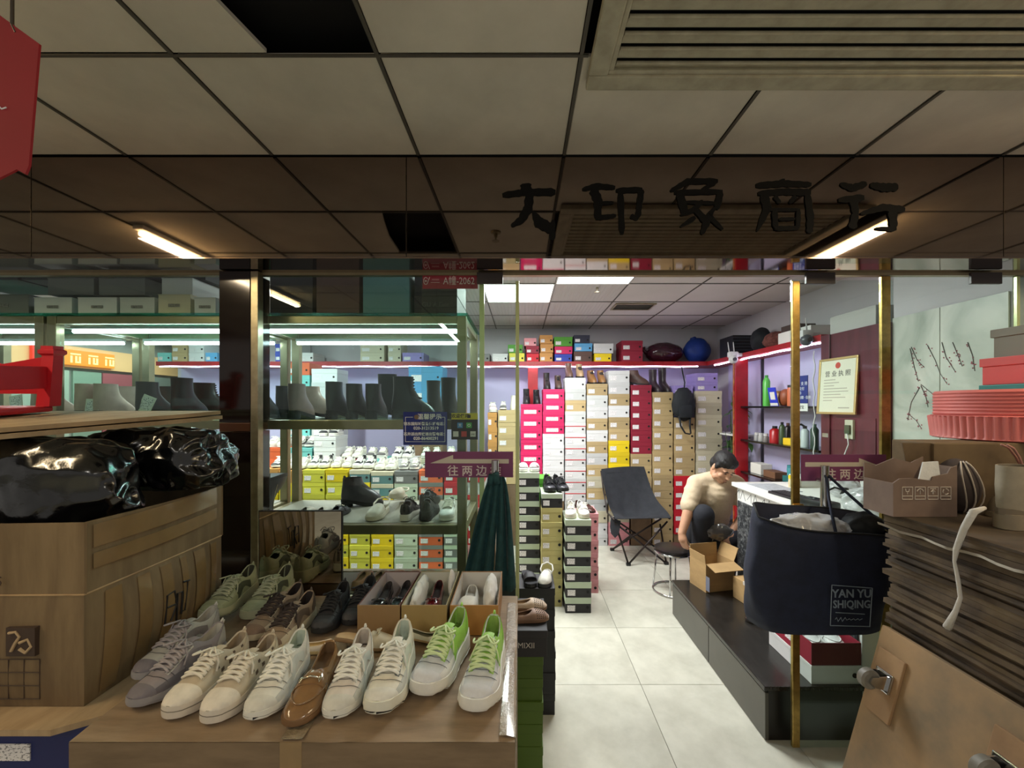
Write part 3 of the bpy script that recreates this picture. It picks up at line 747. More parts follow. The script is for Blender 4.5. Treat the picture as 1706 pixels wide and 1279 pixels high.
def stack(desc, x0, x1, y, z0, specs, hs, d=.30, group=None, jit=.004, rot=.008, sticker='left', hole=True, lid=.34):
    """specs from the top down; returns the height of the top"""
    n = len(specs); w = x1 - x0
    nh = sum(1 for q in specs if q == 'HID')
    if nh:
        hh = (hs if not isinstance(hs, (list, tuple)) else hs[0]) * nh
        pq = thing('stock_crate', 'plain wooden crate under ' + desc, 'crate', ((x0+x1)/2, y, z0)); MB().rbox(-w/2+.004, w/2-.004, .012, d-.012, 0, hh-.001, .003).build('body', M_crate, pq)
        specs = [q for q in specs if q != 'HID']; z0 += hh; n = len(specs)
    if not isinstance(hs, (list, tuple)): hs = [hs] * n
    z = z0
    tot = z0 + sum(hs)
    z = tot
    for i, s in enumerate(specs):
        cn, *rest = s if isinstance(s, tuple) else (s,)
        kw = dict(rest[0]) if rest else {}
        z -= hs[i]
        if 'hidden' in kw: continue
        lab = '%s shoe box, %s' % (cn + (' ' + kw['lidc'] + '-lidded' if 'lidc' in kw else ''), 'topmost' if i == 0 else ORD[i] + ' down') + ' in ' + desc
        kw.setdefault('sticker', sticker); kw.setdefault('hole', hole); kw.setdefault('lid', lid)
        if i == 0: STK.clear()
        STK.append(1); STK[-1] = shoebox(cn, w - .004, d, hs[i], ((x0+x1)/2 + random.uniform(-jit, jit)*.5, y + random.uniform(0, jit*2), z), random.uniform(-rot, rot)*.4, lab, group or 'shoe boxes', shade=random.randint(0, 2), **kw)
    return tot
def pxs(a, b, Y): return ((a - CX) * Y / F + .0015, (b - CX) * Y / F - .0015)

# ---- ten tall stacks before the back wall (front faces at depth YB)
YB = 4.74
k, wht, cr = 'kraft', 'white', 'cream'
MG = ('magenta', dict(sticker='big'))
WR = ('white', dict(trim='red'))
hb = lambda y: HC + (CY - y) * YB / F
H_ = 'HID'
cols = [
 ('the far kraft stack left of the magenta boxes', 829, 866, 683, [k]*6 + [H_]*5),
 ('the shorter magenta stack under black boots', 867, 904, 673, [MG]*6 + ['white']*2 + [H_]*4),
 ('the taller magenta stack under brown boots', 904, 940.5, 648, [MG]*4 + [wht]*6 + [H_]*4),
 ('the red-trimmed white stack', 941, 976.5, 629, [wht, 'pale grey', k, 'pale grey'] + [WR]*7 + ['pale grey']*2 + [H_]*2),
 ('the mixed white and kraft stack under tan boots', 977, 1013, 639, [k, 'pale grey', wht, k, wht, k, wht, k, cr, k, 'pale grey', cr, wht, wht]),
 ('the yellow-banded stack behind the folding chair', 1013.5, 1049.5, 617, [wht, wht, k, wht, k, k, 'yellow', 'yellow', 'yellow', 'yellow', k, k, cr, 'pink', 'pink']),
 ('the maroon-topped stack behind the folding chair', 1051, 1086.5, 641, ['maroon']*6 + [k]*4 + [H_]*3 + ['olive']),
 ('the all-kraft stack beside the folding chair', 1087, 1122, 653, [k]*13),
 ('the kraft-over-red stack behind the backpack', 1123, 1158.5, 676, ['navy'] + [k]*5 + ['red']*5 + [H_]),
 ('the wide cream stack above the man', 1159.5, 1204, 651, [cr]*7 + ['red']*2 + [H_]*4),
]
cols[6] = (cols[6][0], *cols[6][1:4], ['maroon']*6 + [k]*5 + [H_]*3)
TOPZ = {}
for desc, a, b, yt, sp in cols:
    zt = hb(yt); hs = zt / len(sp)
    x0, x1 = pxs(a, b, YB)
    TOPZ[a] = (stack(desc, x0, x1, YB, 0, sp, hs, group='tall shoe box stacks along the back wall'), (x0 + x1) / 2)
# ---- boxes further left along the back wall, seen through the glass case
x0, x1 = pxs(812, 828.5, YB); stack('the narrow tan stack behind the glass door', x0, x1, YB, 0, ['tan']*4 + [H_]*5, hb(687)/9, group='shoe boxes left of the magenta stacks')
M_oth = 'shoe boxes behind the display case'
# ---- red shelf along the back wall and its load
sh = root('trim_2'); ZS = 2.115
MB().rbox(LXW+.06, 2.24, 5.05, BYW-.014, ZS-.05, ZS, .003).build('shelf_board', M_redwood, sh)
MB().rbox(2.24, RXW-.004, 3.14, BYW-.014, ZS-.05, ZS, .003).build('shelf_board', M_redwood, sh)
led = MB()
pts = [(LXW+.1 + q*.12, 5.06, ZS-.062 + .004*math.sin(q*1.3)) for q in range(56)]
led.tube([p for p in pts if p[0] < 2.22], .007, 6); led.build('led_strip', M_led, sh)
MB().tube([(2.25, 3.16 + q*.115, ZS-.062 + .003*math.sin(q*1.7)) for q in range(16)], .007, 6).build('led_strip', M_led, sh)
# upright of red wood at the back wall
for px in (888, 700): 
    x = (px - CX) * 5.05 / F
    MB().rbox(x-.06, x+.06, 5.09, 5.15, 0, ZS-.075, .003).build('upright', M_redwood, sh)
YS = 5.06; hz = lambda y: HC + (CY - y) * YS / F
shelf = [  # colour, px0, px1, ytop, ybottom, label
 ('pink', 873, 894, 562, 575), ('maroon', 876, 898, 575.2, 587.6), ('red', 877, 898, 588, 601),
 ('tan', 899, 921, 557, 571.4), ('tan', 900, 922, 571.8, 586.2), ('tan', 899, 921, 586.6, 601),
 ('green', 923, 954, 560, 575.6), ('magenta', 924, 954, 576, 588.4), ('blue', 924, 953, 588.8, 601),
 ('navy', 956, 983, 557, 570.3), ('sky blue', 957, 987, 570.7, 584), ('brown', 956, 986.5, 584.4, 601),
 ('white', 989, 1022, 571, 587.4), ('yellow', 990, 1019, 587.8, 601),
 ('green', 846, 871, 573, 586.6), ('lime yellow', 848, 874, 587, 601), ('white', 820, 846, 588, 601), ('grey', 788, 816, 588, 601),
]
wd = {'tan': ['topmost of the three tan boxes', 'middle one of the three tan boxes', 'lowest of the three tan boxes'], 'green': ['above the magenta box', 'small one above a lime yellow box'], 'white': ['above the bright yellow box', 'alone left of the lime yellow box']}
cnt = {}
for cn, a, b, yt, yb in shelf:
    kq = cnt.get(cn, 0); cnt[cn] = kq + 1
    x0, x1 = pxs(a, b, YS); h = hz(yt) - hz(yb); z = ZS + (hz(yb) - hz(601)) + .0005
    shoebox(cn, x1-x0, .30, h, ((x0+x1)/2, YS, z), 0, '%s shoe box on the red wall shelf, %s' % (cn, wd[cn][kq] if cn in wd else 'the only %s one there' % cn), 'shoe boxes on the red wall shelf', lid=.38)
# two maroon boxes standing on the mixed stack by the shelf
zt, xm = TOPZ[1051]
for i in range(2):
    x0, x1 = pxs(1036, 1072, YS-.02)
    shoebox('maroon', x1-x0, .30, .125, ((x0+x1)/2, YS+.0, ZS + .001 + .126*i), 0, 'maroon shoe box on the wall shelf beside the bags, %s one' % ('lower', 'upper')[i], 'shoe boxes on the red wall shelf')
# shelf load further left, behind the glass
lefts = [('blue', 458, 478, 2), ('white', 480, 497, 3), ('white', 499, 522, 1), ('cream', 600, 640, 2), ('cream', 646, 668, 3), ('lilac', 664+6, 706, 1), ('kraft', 286, 312, 2), ('white', 314, 340, 2), ('turquoise', 262, 284, 1), ('sky blue', 342, 362, 1)]
for cn, a, b, n in lefts:
    for i in range(n):
        x0, x1 = pxs(a, b, YS)
        shoebox(cn, x1-x0, .30, .105, ((x0+x1)/2, YS, ZS + .001 + .1055*i), 0, '%s shoe box on the wall shelf, %s layer, seen past %s' % (cn, ('bottom', 'middle', 'top')[i] if n == 3 else (('only',) if n == 1 else ('lower', 'upper'))[i], 'the taupe boots' if a < 400 else ('the tan boot' if a < 530 else 'the tall boots')), 'shoe boxes on the red wall shelf')
# ---- stacks behind the display case (front faces at depth 3.75)
YL = 3.75
row = [('yellow', 438, 463), ('tan', 464, 502), ('lime yellow', 503, 541), ('yellow', 542, 580), ('teal', 581, 616), ('teal', 617, 655), ('grey', 656, 696), ('orange', 697, 738), ('red', 739, 777), ('pink', 778, 808)]
Y_, LY = 'yellow', 'lime yellow'; TC = ('teal', dict(lidc='cream')); OG = ('orange', dict(lidc='grey'))
RS = [['tan', Y_, Y_, Y_] + [H_]*5, ['tan', Y_, LY, Y_] + [H_]*5, [LY]*4 + [H_]*5, [Y_] + [LY]*2 + [Y_, LY]*3,
      [TC, Y_, Y_] + [LY]*6, [TC, TC] + [Y_]*7, ['grey'] + ['mint']*8, ['orange'] + [OG]*8, ['red']*2 + [('grey', dict(lidc='mint'))]*7, ['red', 'white', 'red', 'pink', 'red', 'red', 'pink', 'red', 'red']]
names = ['the stack behind the upturned boot', 'the tan-topped stack behind cream flats', 'the pale yellow stack behind cream flats', 'the all-yellow stack behind the black loafer', 'the teal-topped stack over yellow boxes', 'the double teal-topped stack behind beige clogs', 'the grey and mint stack', 'the orange stack behind the case', 'the stack behind the case post', 'the red stack beside the green towel']
YLrow = []
for (c_, a, b), sp, nm in zip(row, RS, names):
    x0, x1 = pxs(a, b, YL)
    zt = HC + (CY - random.uniform(781, 786)) * YL / F
    stack(nm, x0, x1, YL, 0, sp, zt/9, group=M_oth); YLrow.append(((x0+x1)/2, zt))
# second rank, a little higher, behind them
YM = 4.30
rank2 = [('orange', 428, 478, 2), ('turquoise', 480, 520, 2), ('white', 522, 560, 3), ('maroon', 562, 600, 1), ('turquoise', 602, 640, 1), ('white', 642, 690, 1), ('cream', 692, 735, 1), ('turquoise', 737, 775, 1)]
R2 = []
for cn, a, b, n in rank2:
    x0, x1 = pxs(a, b, YM); base = 9; zt = 0
    sp = [cn]*n + [H_]*8
    zt = stack('the second rank behind the case, by the %s' % {428: 'column', 480: 'tan boot', 522: 'black boot', 562: 'dark boots', 602: 'plain boots', 642: 'tall boots', 692: 'blue notice', 737: 'case post', 778: 'sticker'}[a], x0, x1, YM, 0, sp, .115, group=M_oth)
    R2.append(((x0+x1)/2, zt))
# boxes piled to shelf height against the back wall: white, turquoise, orange
for cn, a, b, yt, n in (('orange', 478, 516, 604, 6), ('white', 518, 562, 614, 5), ('sky blue', 680, 738, 610, 2)):
    x0, x1 = pxs(a, b, 4.68); zt = HC + (CY - yt) * 4.68 / F
    stack('the back wall pile behind %s' % ('the tan boot' if a < 500 else ('the brown boots' if a < 600 else 'the blue notice')), x0, x1, 4.68, zt - n*.112 if False else 0, ([cn] + ['turquoise', 'turquoise', 'white']*2 if cn == 'orange' else [cn]*n) + [H_]*8, zt/((7 if cn == 'orange' else n) + 8), group=M_oth)
# ---- the three stacks by the aisle
xa, xb_ = pxs(862, 900, 3.4); SA = stack('the tall grey-lidded stack under white slides', xa, xb_, 3.40, 0, [('black', dict(lidc='mint'))]*9, 1.04/9, d=.28, group='stacks beside the aisle', lid=.40)
x0, x1 = pxs(901, 938, 3.3); x0 = max(x0, xb_ + .004)
SB = stack('the olive stack under black sneakers', x0, x1, 3.30, 0, [('black', dict(lidc='mint'))] + ['olive']*7, .111, d=.28, group='stacks beside the aisle'); XB_ = (x0+x1)/2
x0, x1 = pxs(937.5, 986, 3.2); x0 = max(x0, .335)
SC = stack('the grey-lidded stack under white sneakers', x0, x1, 3.20, 0, [('black', dict(lidc='mint'))]*6, .1185, d=.30, group='stacks beside the aisle', lid=.40); XC_ = (x0+x1)/2
stack('the pink stack behind the grey-lidded one', .455, .655, 3.54, 0, ['pink']*6, .112, d=.28, group='stacks beside the aisle', sticker=None)
shoebox('green', .115, .25, .25, (.208, 3.70, .69), 0, 'bright green tall shoe box behind the black sneakers', None, lid=.2, sticker=None)
sc2 = thing('stock_crate', 'plain wooden crate under the bright green box', 'crate', (.215, 3.69, 0)); MB().rbox(-.07, .07, 0, .27, 0, .688, .003).build('body', M_crate, sc2)
# ---- by the door: green and black stacks
GRE = [('leaf green', dict(sticker=None, hole=False))]*7
stack('the green stack behind the shoe table corner', -.105, .0885, 1.626, 0, GRE, .0865, d=.275, group='green boxes at the door', lid=.4)
M_print = mat('pale_print', (190, 186, 180), .6)
zg = .0865*7
bb = shoebox('black', .208, .275, .104, (-.001, 1.628, zg+.0006), 0, 'black box lettered LAIMIXII on top of the green stack', None, sticker=None, hole=False, lid=.3)
text('print', 'LAIMIXII', .030, M_print, bb, (.0, -.0004, .045), depth=.0006)
stack('the black stack inside the door', -.13, .178, 2.14, 0, [('black', dict(sticker=None, hole=False))]*6, .108, d=.19, group='black boxes at the door')
# ================================================================== display cases behind the glass
def case(label, x0, x1, y0=2.05, y1=2.56, low=True):
    c = thing('display_case', label, 'display case', (0, 0, 0)); b = .022
    for x in (x0, x1):
        for y in (y0, y1): MB().rbox(x-b, x+b, y-.02, y+.02, 0, 2.016, .003).build('post', M_bronze, c)
    for z0_, z1_, nm in ((1.978, 2.016, 'top_rail'), (1.466, 1.512, 'shelf_rail'), (.958, 1.004, 'shelf_rail'), (.62, .66, 'shelf_rail')):
        for y in ((y0, y1) if z0_ > .7 else (2.36,)): MB().rbox(x0+b+.001, x1-b-.001, y-.018, y+.018, z0_, z1_, .003).build(nm, M_bronze, c)
        for x in (x0, x1): MB().rbox(x-.018, x+.018, y0+.021, y1-.021, z0_, z1_, .003).build(nm, M_bronze, c)
    for z in (1.501, .993, .65): MB().box(x0+.02, x1-.02, y0+.019, (y1 if z > .7 else 2.34)-.019, z, z+.012).build('shelf', mat('shelf_laminate', (150, 146, 132), .5) if z < 1.4 else M_case, c)
    MB().box(x0-.03, x1+.03, y0-.03, y1+.03, 2.017, 2.027).build('top_glass', glass('top_glass', (150, 215, 200), .08), c)
    MB().box(x0+.024, x1-.024, y0-.003, y0+.003, 1.513, 1.977).build('front_glass', M_case, c)
    for y in (y0+.05, y1-.06):
        MB().rbox(x0+.03, x1-.03, y-.014, y+.014, 1.962, 1.977, .003).build('lamp_housing', M_white, c)
        MB().tube([(x0+.035, y, 1.952), (x1-.035, y, 1.952)], .0095, 8).build('lamp_tube', M_tube, c)
    if low: MB().tube([(x0+.04, y0+.028, 1.484), (x1-.04, y0+.028, 1.484)], .006, 8).build('lamp_tube', emit('led_soft', (236, 250, 255), 3.5), c)
    return c
CX0, CX1 = -1.365, -.287
case('bronze-framed glass display case of dark boots beside the open door', CX0, CX1)
case('bronze-framed glass display case of taupe boots left of the dark column', -2.27, -1.435, low=False)
case('bronze-framed glass display case at the far left behind the red stool', -3.15, -2.33, low=False)
TP, BK, DB = (166, 146, 134), (30, 30, 33), (44, 36, 36)
SZ = 1.5137
def bt(px, H, cols, heading, label, laced=False, Y=2.29, heel=.028, z=SZ, grp=None, tilt=(0, 0), L=.225):
    x = (px - CX) * Y / F
    return shoe(None, cols, 'ankle_boot', label, 'boot', (x, Y, z), heading, tilt, grp, parts=boot_parts(H, laced, heel, L), rough=.38)
d_ = dict(sole=(24, 22, 22), lining=(60, 52, 48), lace=(24, 24, 26))
def C(up, **k): q = dict(d_); q['upper'] = up; q.update(k); return q
YF, YK = 2.19, 2.43
bt(441, .15, C(BK), 90, 'black ankle boot at the column, leftmost on the upper case shelf', Y=YF)
bt(485, .15, C(BK), 82, 'black slouchy ankle boot left of the two taupe boots in the case', Y=YK)
bt(503, .15, C((136, 108, 98)), 92, 'brown-taupe ankle boot seen from behind in the open-door case', Y=YF)
bt(533, .15, C((186, 156, 138)), 8, 'light taupe ankle boot, toe to the right, in the open-door case', Y=YK)
bt(565, .16, C((46, 44, 48)), 88, 'glossy black ankle boot right of the taupe boot', Y=YF)
bt(597, .15, C((52, 46, 48)), 90, 'plain dark boot seen from behind, left one of two alike', Y=YF)
bt(628, .15, C((50, 44, 46)), 90, 'plain dark boot seen from behind, right one of two alike', Y=YF)
bt(662, .22, C(BK), 12, 'tall black lace-up boot behind another, its top sticking up', True, Y=YK)
bt(690, .19, C((34, 34, 37)), 6, 'black lace-up boot, toe to the right above the blue notice', True, Y=YF)
bt(726, .18, C(BK), 88, 'black lace-up boot by the case post, the left one', True, Y=YK)
bt(750, .18, C(BK), 90, 'black lace-up boot right against the case post', True, Y=YF)
bt(95, .15, C((186, 156, 138)), 90, 'taupe ankle boot half hidden by the red stool', Y=YF)
bt(163, .15, C((196, 162, 144)), 92, 'taupe ankle boot with a price card leaning in front', Y=YF)
bt(194, .15, C((190, 158, 142)), 90, 'taupe ankle boot with a silver chain', Y=YF)
bt(234, .15, C((176, 156, 146)), 20, 'grey-taupe ankle boot beside a tilted price card', Y=YK)
bt(262, .16, C(BK), 88, 'black boot left of the black lace-up pair in the taupe boots case', Y=YF)
bt(297, .15, C(DB), 8, 'black low boot in the middle of the taupe boots case', Y=YK)
bt(318, .18, C(BK), 88, 'black lace-up boot with two pull loops before the lilac wall', True, Y=YF)
bt(360, .17, C((28, 32, 30)), 30, 'black lace-up boot at the right end of the left case', True, Y=YK)
M_card = mat('price_card', (226, 222, 210), .6)
for px, ti, lb in ((165, 0, 'white price card standing before the taupe boots'), (248, 35, 'tilted white price card between taupe and black boots'), (45, -20, 'white price card seen under the red stool')):
    p = W(px, 0, 2.12); o = thing('price_card', lb, 'card', (p.x, 2.078, SZ + (.002 if ti == 0 else .022)), rot=(-.12, math.radians(ti)*.6, 0))
    MB().rbox(-.033, .033, -.001, .001, .0, .10, .0005).build('card', M_card, o); MB().box(-.026, .026, -.0016, -.0011, .03, .09).build('print', M_sticker, o)
MB().tube([(-.03, -.045, .125), (-.012, -.062, .112), (.012, -.062, .112), (.03, -.045, .125)], .003, 6).build('chain', M_chrome, [o for o in bpy.data.objects if o.get('label', '').startswith('taupe ankle boot with a silver')][0], loc=(0, 0, 0), rot=(0, 0, math.radians(-90)))

# lower shelf of the open-door case
ZL = 1.0057
def low(px, kind, cols, heading, label, Y=2.2, tilt=(0, 0), z=ZL, cat='shoe', name='shoe', rough=.5, scale=.92):
    return shoe(kind, cols, name, label, cat, ((px - CX) * Y / F, Y, z), heading, tilt, None, scale, rough)
bt(455, .18, C(BK), 90, 'glossy black boot turned upside down on the lower case shelf', Y=2.26, z=ZL+.212, tilt=(180, 8))
CRM, WHT_, BLK = (214, 204, 188), (226, 226, 222), (34, 34, 37)
low(505, 'flat', dict(upper=CRM, sole=(200, 190, 170)), 90, 'cream flat shoe beside the upturned boot', Y=YF, scale=.84)
low(533, 'flat', dict(upper=CRM, sole=(200, 190, 170)), 90, 'cream flat shoe next to the black loafer', Y=YF, scale=.84)
low(563, 'loafer', dict(upper=BLK, sole=(24, 24, 24)), 90, 'black loafer low on the shelf next to cream flats', Y=YF, scale=.82)
bt(604, .11, C((60, 58, 62)), 20, 'dark grey ankle shoe on the lower case shelf', Y=YK, z=ZL)
low(630, 'clog', dict(upper=(206, 196, 176), sole=(196, 186, 164), accent=(206, 196, 176)), -90, 'beige clog standing on the lower case shelf', Y=YF, scale=.84)
low(664, 'clog', dict(upper=(200, 186, 164), sole=(206, 196, 172), accent=(210, 200, 180)), -88, 'beige clog tipped up behind its mate', Y=YK, tilt=(0, -14), z=ZL+.034, scale=.84)
low(683, 'runner', dict(upper=(66, 62, 62), sole=(206, 200, 186), accent=BLK, lace=(60, 58, 58)), 90, 'dark mesh shoe with a pale sole seen from behind', Y=YF, scale=.80)
low(715, 'chunky', dict(upper=(28, 30, 34), sole=(30, 30, 30), accent=(40, 40, 44), lace=(30, 30, 34)), 90, 'chunky black shoe in the middle of the lower case shelf', Y=YF, scale=.78)
low(716, 'runner', dict(upper=(40, 40, 44), sole=(44, 44, 44), accent=BLK, lace=(36, 36, 40)), 80, 'black shoe behind the chunky one', Y=YK, scale=.78)
low(747, 'canvas', dict(upper=WHT_, sole=(220, 216, 206), accent=WHT_), -90, 'white lace-up shoe at the right end of the lower case shelf', Y=YF, scale=.80)
# bottom shelf: tan flats
TAN = [(196, 156, 118), (206, 172, 140), (190, 148, 112), (186, 150, 116), (178, 146, 110), (184, 140, 104), (206, 196, 176)]
for i, (px, hd) in enumerate(((604, 90), (632, 90), (660, 90), (687, 90), (713, 90), (739, 90))):
    low(px, 'flat', dict(upper=TAN[i], sole=(150, 110, 80), lining=(206, 178, 146)), hd, 'tan flat shoe on the bottom case shelf, %s from the column' % ['first', 'second', 'third', 'fourth', 'fifth', 'sixth'][i], Y=2.19, z=.6635, scale=.86)
# boxes and boards dimly seen on top of the cases
ZT = 2.0285
for px0, px1, h, cn, lb, y in ((55, 120, .085, 'white', 'dim white carton with dark print above the taupe boots, the leftmost', 2.06), (128, 195, .085, 'white', 'dim white carton above the taupe boots, second from the left', 2.06), (198, 258, .085, 'pale grey', 'dim grey-white carton above the taupe boots, third from the left', 2.06), (262, 318, .10, 'cream', 'dim white carton with a round emblem above the taupe boots', 2.06), (322, 360, .085, 'white', 'dim white carton beside the column on the left case', 2.06), (-40, 48, .1, 'grey', 'dim grey carton on the far left case', 2.06)):
    x0, x1 = pxs(px0, px1, y); o = shoebox(cn, x1-x0, .34, h, ((x0+x1)/2, y, ZT), 0, lb, 'cartons on top of the left case', sticker=None, hole=False, lid=.05, name='carton')
    MB().box(-.028, .028, -.0009, 0, h*.36, h*.52).build('print', mat('blurred_print', (150, 148, 144), .7, vary=.5, scale=120, dark=(70, 68, 68)), o)
for px0, px1, lb in ((-60, 60, 'dark carton of the top layer above the red stool'), (64, 210, 'dark carton of the top layer over the taupe boots'), (214, 362, 'dark carton of the top layer beside the column')):
    x0, x1 = pxs(px0, px1, 2.2); shoebox('black', x1-x0, .30, .12, ((x0+x1)/2, 2.12, ZT + .188), 0, lb, 'cartons on top of the left case', sticker=None, hole=False, lid=.05, name='carton')
for px0, px1, cn, lb in ((70, 150, 'grey', 'dim upper carton above the taupe boots, left one'), (156, 236, 'grey', 'dim upper carton above the taupe boots, middle one'), (262, 316, 'pale grey', 'dim upper carton above the one with the round emblem')):
    x0, x1 = pxs(px0, px1, 2.06); shoebox(cn, x1-x0, .30, .085, ((x0+x1)/2, 2.08, ZT + .1015), 0, lb, 'cartons on top of the left case', sticker=None, hole=False, lid=.05, name='carton')
for px0, px1, h, cn, lb in ((446, 520, .22, 'black', 'dark carton on the boots case beside the column'), (524, 598, .235, 'brown', 'dark brown carton in the middle of the boots case top'), (602, 682, .25, 'teal', 'dark teal carton on top of the boots case'), (688, 762, .098, 'black', 'black box with grey lettering on the boots case, under the red plate')):
    x0, x1 = pxs(px0, px1, 2.06); o = shoebox(cn, x1-x0, .34, h, ((x0+x1)/2, 2.07, ZT), 0, lb, 'cartons on top of the boots case', sticker=None, hole=False, lid=.05, name='carton')
    if px0 == 688: shoebox('black', x1-x0+.0, .33, .12, ((x0+x1)/2, 2.075, ZT+.0985), 0, 'dark carton on the lettered black box behind the red plate', None, sticker=None, hole=False, lid=.05, name='carton'); text('print', 'GU A.Gnc', .032, mat('grey_print', (90, 88, 88), .7), o, (0, -.0006, .05))

# ================================================================== sneakers piled on the stacks behind the case
SN = [((214, 210, 206), BLK), ((44, 44, 48), WHT_), ((226, 222, 214), (214, 206, 190)), ((228, 224, 212), (222, 216, 200)), ((96, 94, 92), WHT_), ((190, 188, 182), (70, 68, 68)), ((210, 206, 196), (90, 86, 84)), ((232, 228, 216), (206, 200, 190))]
kk = 0
lbc = ['white and black', 'dark and white', 'off-white', 'cream', 'dark mesh', 'grey and black', 'dark-trimmed white mesh', 'pale cream']
for i, (x, zt) in enumerate(YLrow):
    for s in range(2 if i else 1):
        up, ac = SN[(i*2 + s*0 + i // 3) % 8]
        if i == 8: up, ac = (186, 150, 110), (120, 90, 66)
        hd = random.choice((-60, -75, -105, -40, -120)) if i != 4 else -30
        shoe('chunky' if i % 3 else 'runner', dict(upper=up, accent=ac, sole=(222, 218, 206)), 'sneaker', '%s sneaker on %s, %s one' % ('leopard-brown' if i == 8 else lbc[(i*2 + i // 3) % 8], names[i], ('left', 'right')[s]), 'sneaker', (x - (.049 if i else 0) + .098*s, YL + .15, zt + .001), hd if abs(hd) < 1 else -90 + random.uniform(-2, 2), scale=.79)
for i, (x, zt) in enumerate(R2):
    for s in range(2):
        up, ac = SN[(i*3 + 2) % 8]
        shoe('runner' if i % 2 else 'canvas', dict(upper=up, accent=ac, sole=(226, 222, 214)), 'sneaker', '%s second-rank sneaker behind the case, %s one by the %s' % (lbc[(i*3+2) % 8], ('left', 'right')[s], ['column', 'tan boot', 'black boot', 'dark boots', 'plain boots', 'tall boots', 'blue notice', 'case post', 'sticker'][i]), 'sneaker', (x - .055 + .11*s, YM + .15, zt + .001), -90 + random.uniform(-5, 5), scale=.93)

# ================================================================== shoes on the stacks along the back wall
def top(a, px, kind, cols, hd, label, dy=.14, name='boot', cat='boot', H=None, laced=False, L=.24, tilt=(0, 0), dz=0, scale=1.0, heel=.028):
    zt, xm = TOPZ[a]; Y = YB + dy; x = (px - CX) * Y / F
    parts = boot_parts(H, laced, heel, L) if H else None
    return shoe(kind, cols, name, label, cat, (x, Y, zt + .001 + dz), hd, tilt, None, scale, .45, parts=parts)
top(867, 877, None, C((28, 28, 32)), -88, 'black lace-up boot on the shorter magenta stack, left one', H=.15, laced=True, dy=.13)
top(867, 894, None, C((26, 26, 28)), -86, 'black lace-up boot on the shorter magenta stack, right one', H=.14, laced=True, dy=.14)
top(904, 911, None, C((42, 38, 38)), -88, 'black lace boot standing behind the brown one on the taller magenta stack', H=.17, laced=True, dy=.18)
top(904, 930, None, C((84, 66, 58)), -88, 'brown lace boot on the taller magenta stack', H=.13, laced=True, dy=.13)
top(941, 948, None, C((112, 84, 74)), -86, 'brown ankle boot at the top of the red-trimmed stack', H=.15, dy=.15)
top(941, 966, None, C((176, 146, 112)), -84, 'tan suede boot lying before the brown one', H=.11, dy=.10, L=.2)
top(977, 986, None, C((150, 106, 62)), -80, 'tan brown ankle boot on the mixed stack, left one', H=.13)
top(977, 1002, None, C((152, 110, 68)), -86, 'tan brown ankle boot on the mixed stack, right one', H=.12)
top(1051, 1064, None, C((86, 60, 52)), -15, 'dark brown chelsea boot on the maroon boxes', H=.15, dy=.16)
top(1087, 1091, None, C((48, 36, 42)), -82, 'tall dark boot on the all-kraft stack, left one', H=.24, dy=.12)
top(1087, 1107, None, C((44, 34, 38)), -82, 'tall dark boot on the all-kraft stack, right one', H=.26, dy=.17)
top(829, 838, 'runner', dict(upper=(170, 164, 160), accent=(90, 88, 90)), -89, 'grey white sneaker on the far kraft stack', scale=.8, name='sneaker', cat='sneaker')
top(829, 856, None, C((222, 214, 200), sole=(210, 200, 180)), -91, 'cream ankle boot on the far kraft stack', H=.14)
shoe('canvas', dict(upper=(232, 214, 214), accent=(226, 200, 204)), 'sneaker', 'pale pink sneaker on the narrow orange stack', 'sneaker', ((820 - CX)*4.88/F, 4.88, hb(687) + .001), -80)
# purple boxes, plastic sheet on the wide cream stack
zt, xm = TOPZ[1159.5]; x0, x1 = pxs(1160, 1196, YB)
for i in range(2): shoebox('lilac', x1-x0, .29, .10, ((x0+x1)/2, YB+.005, zt + .001 + .1005*i), 0, 'lilac shoe box on the wide cream stack, %s one' % ('lower', 'upper')[i], 'lilac boxes above the cream stack')
zt8, xm8 = TOPZ[1123]; x0, x1 = pxs(1124, 1156, YB)
for i in range(2): shoebox('lilac', x1-x0, .28, .115, ((x0+x1)/2, YB+.02, zt8 + .001 + .1155*i), 0, 'lilac shoe box behind the hanging backpack, %s one' % ('lower', 'upper')[i], 'lilac boxes above the cream stack')
# ================================================================== bags on the shelf, backpack
def blob(name, material, parent, c, r, amp=.06, fr=9.0, seed=0, sub=5, flat=None, ridge=True, boxy=0):
    b = bmesh.new(); bmesh.ops.create_icosphere(b, subdivisions=sub, radius=1)
    for v in b.verts:
        d = v.co.normalized()
        if boxy: d = d / (abs(d.x)**boxy + abs(d.y)**boxy + abs(d.z)**boxy) ** (1/boxy)
        q = Vector((d.x*r[0], d.y*r[1], d.z*r[2]))
        n1 = mnoise.noise(q*fr + Vector((seed, 0, 0))); n2 = mnoise.noise(q*fr*2.6 + Vector((0, seed, 0)))
        s = 1 + (amp * (-abs(n1)*1.6 + .5) if ridge else amp*n1) + amp*.45*(-abs(n2)*1.4 + .4)
        q = q * s
        if flat is not None and q.z < flat: q.z = flat + (q.z - flat)*.06
        v.co = q
    me = bpy.data.meshes.new(name); b.to_mesh(me); b.free()
    me.polygons.foreach_set('use_smooth', [True]*len(me.polygons))
    return put(name, me, material, parent, c)
M_maroonbag = mat('maroon_plastic', (62, 28, 40), .18, vary=.3, scale=6, coat=.4)
M_bluebag = mat('blue_fabric', (28, 62, 150), .6, vary=.3, scale=8)
o = thing('stuffed_bag', 'shiny dark maroon stuffed bag lying on the red wall shelf', 'bag', (W(1110, 0, 5.24).x - .03, 5.24, ZS+.001))
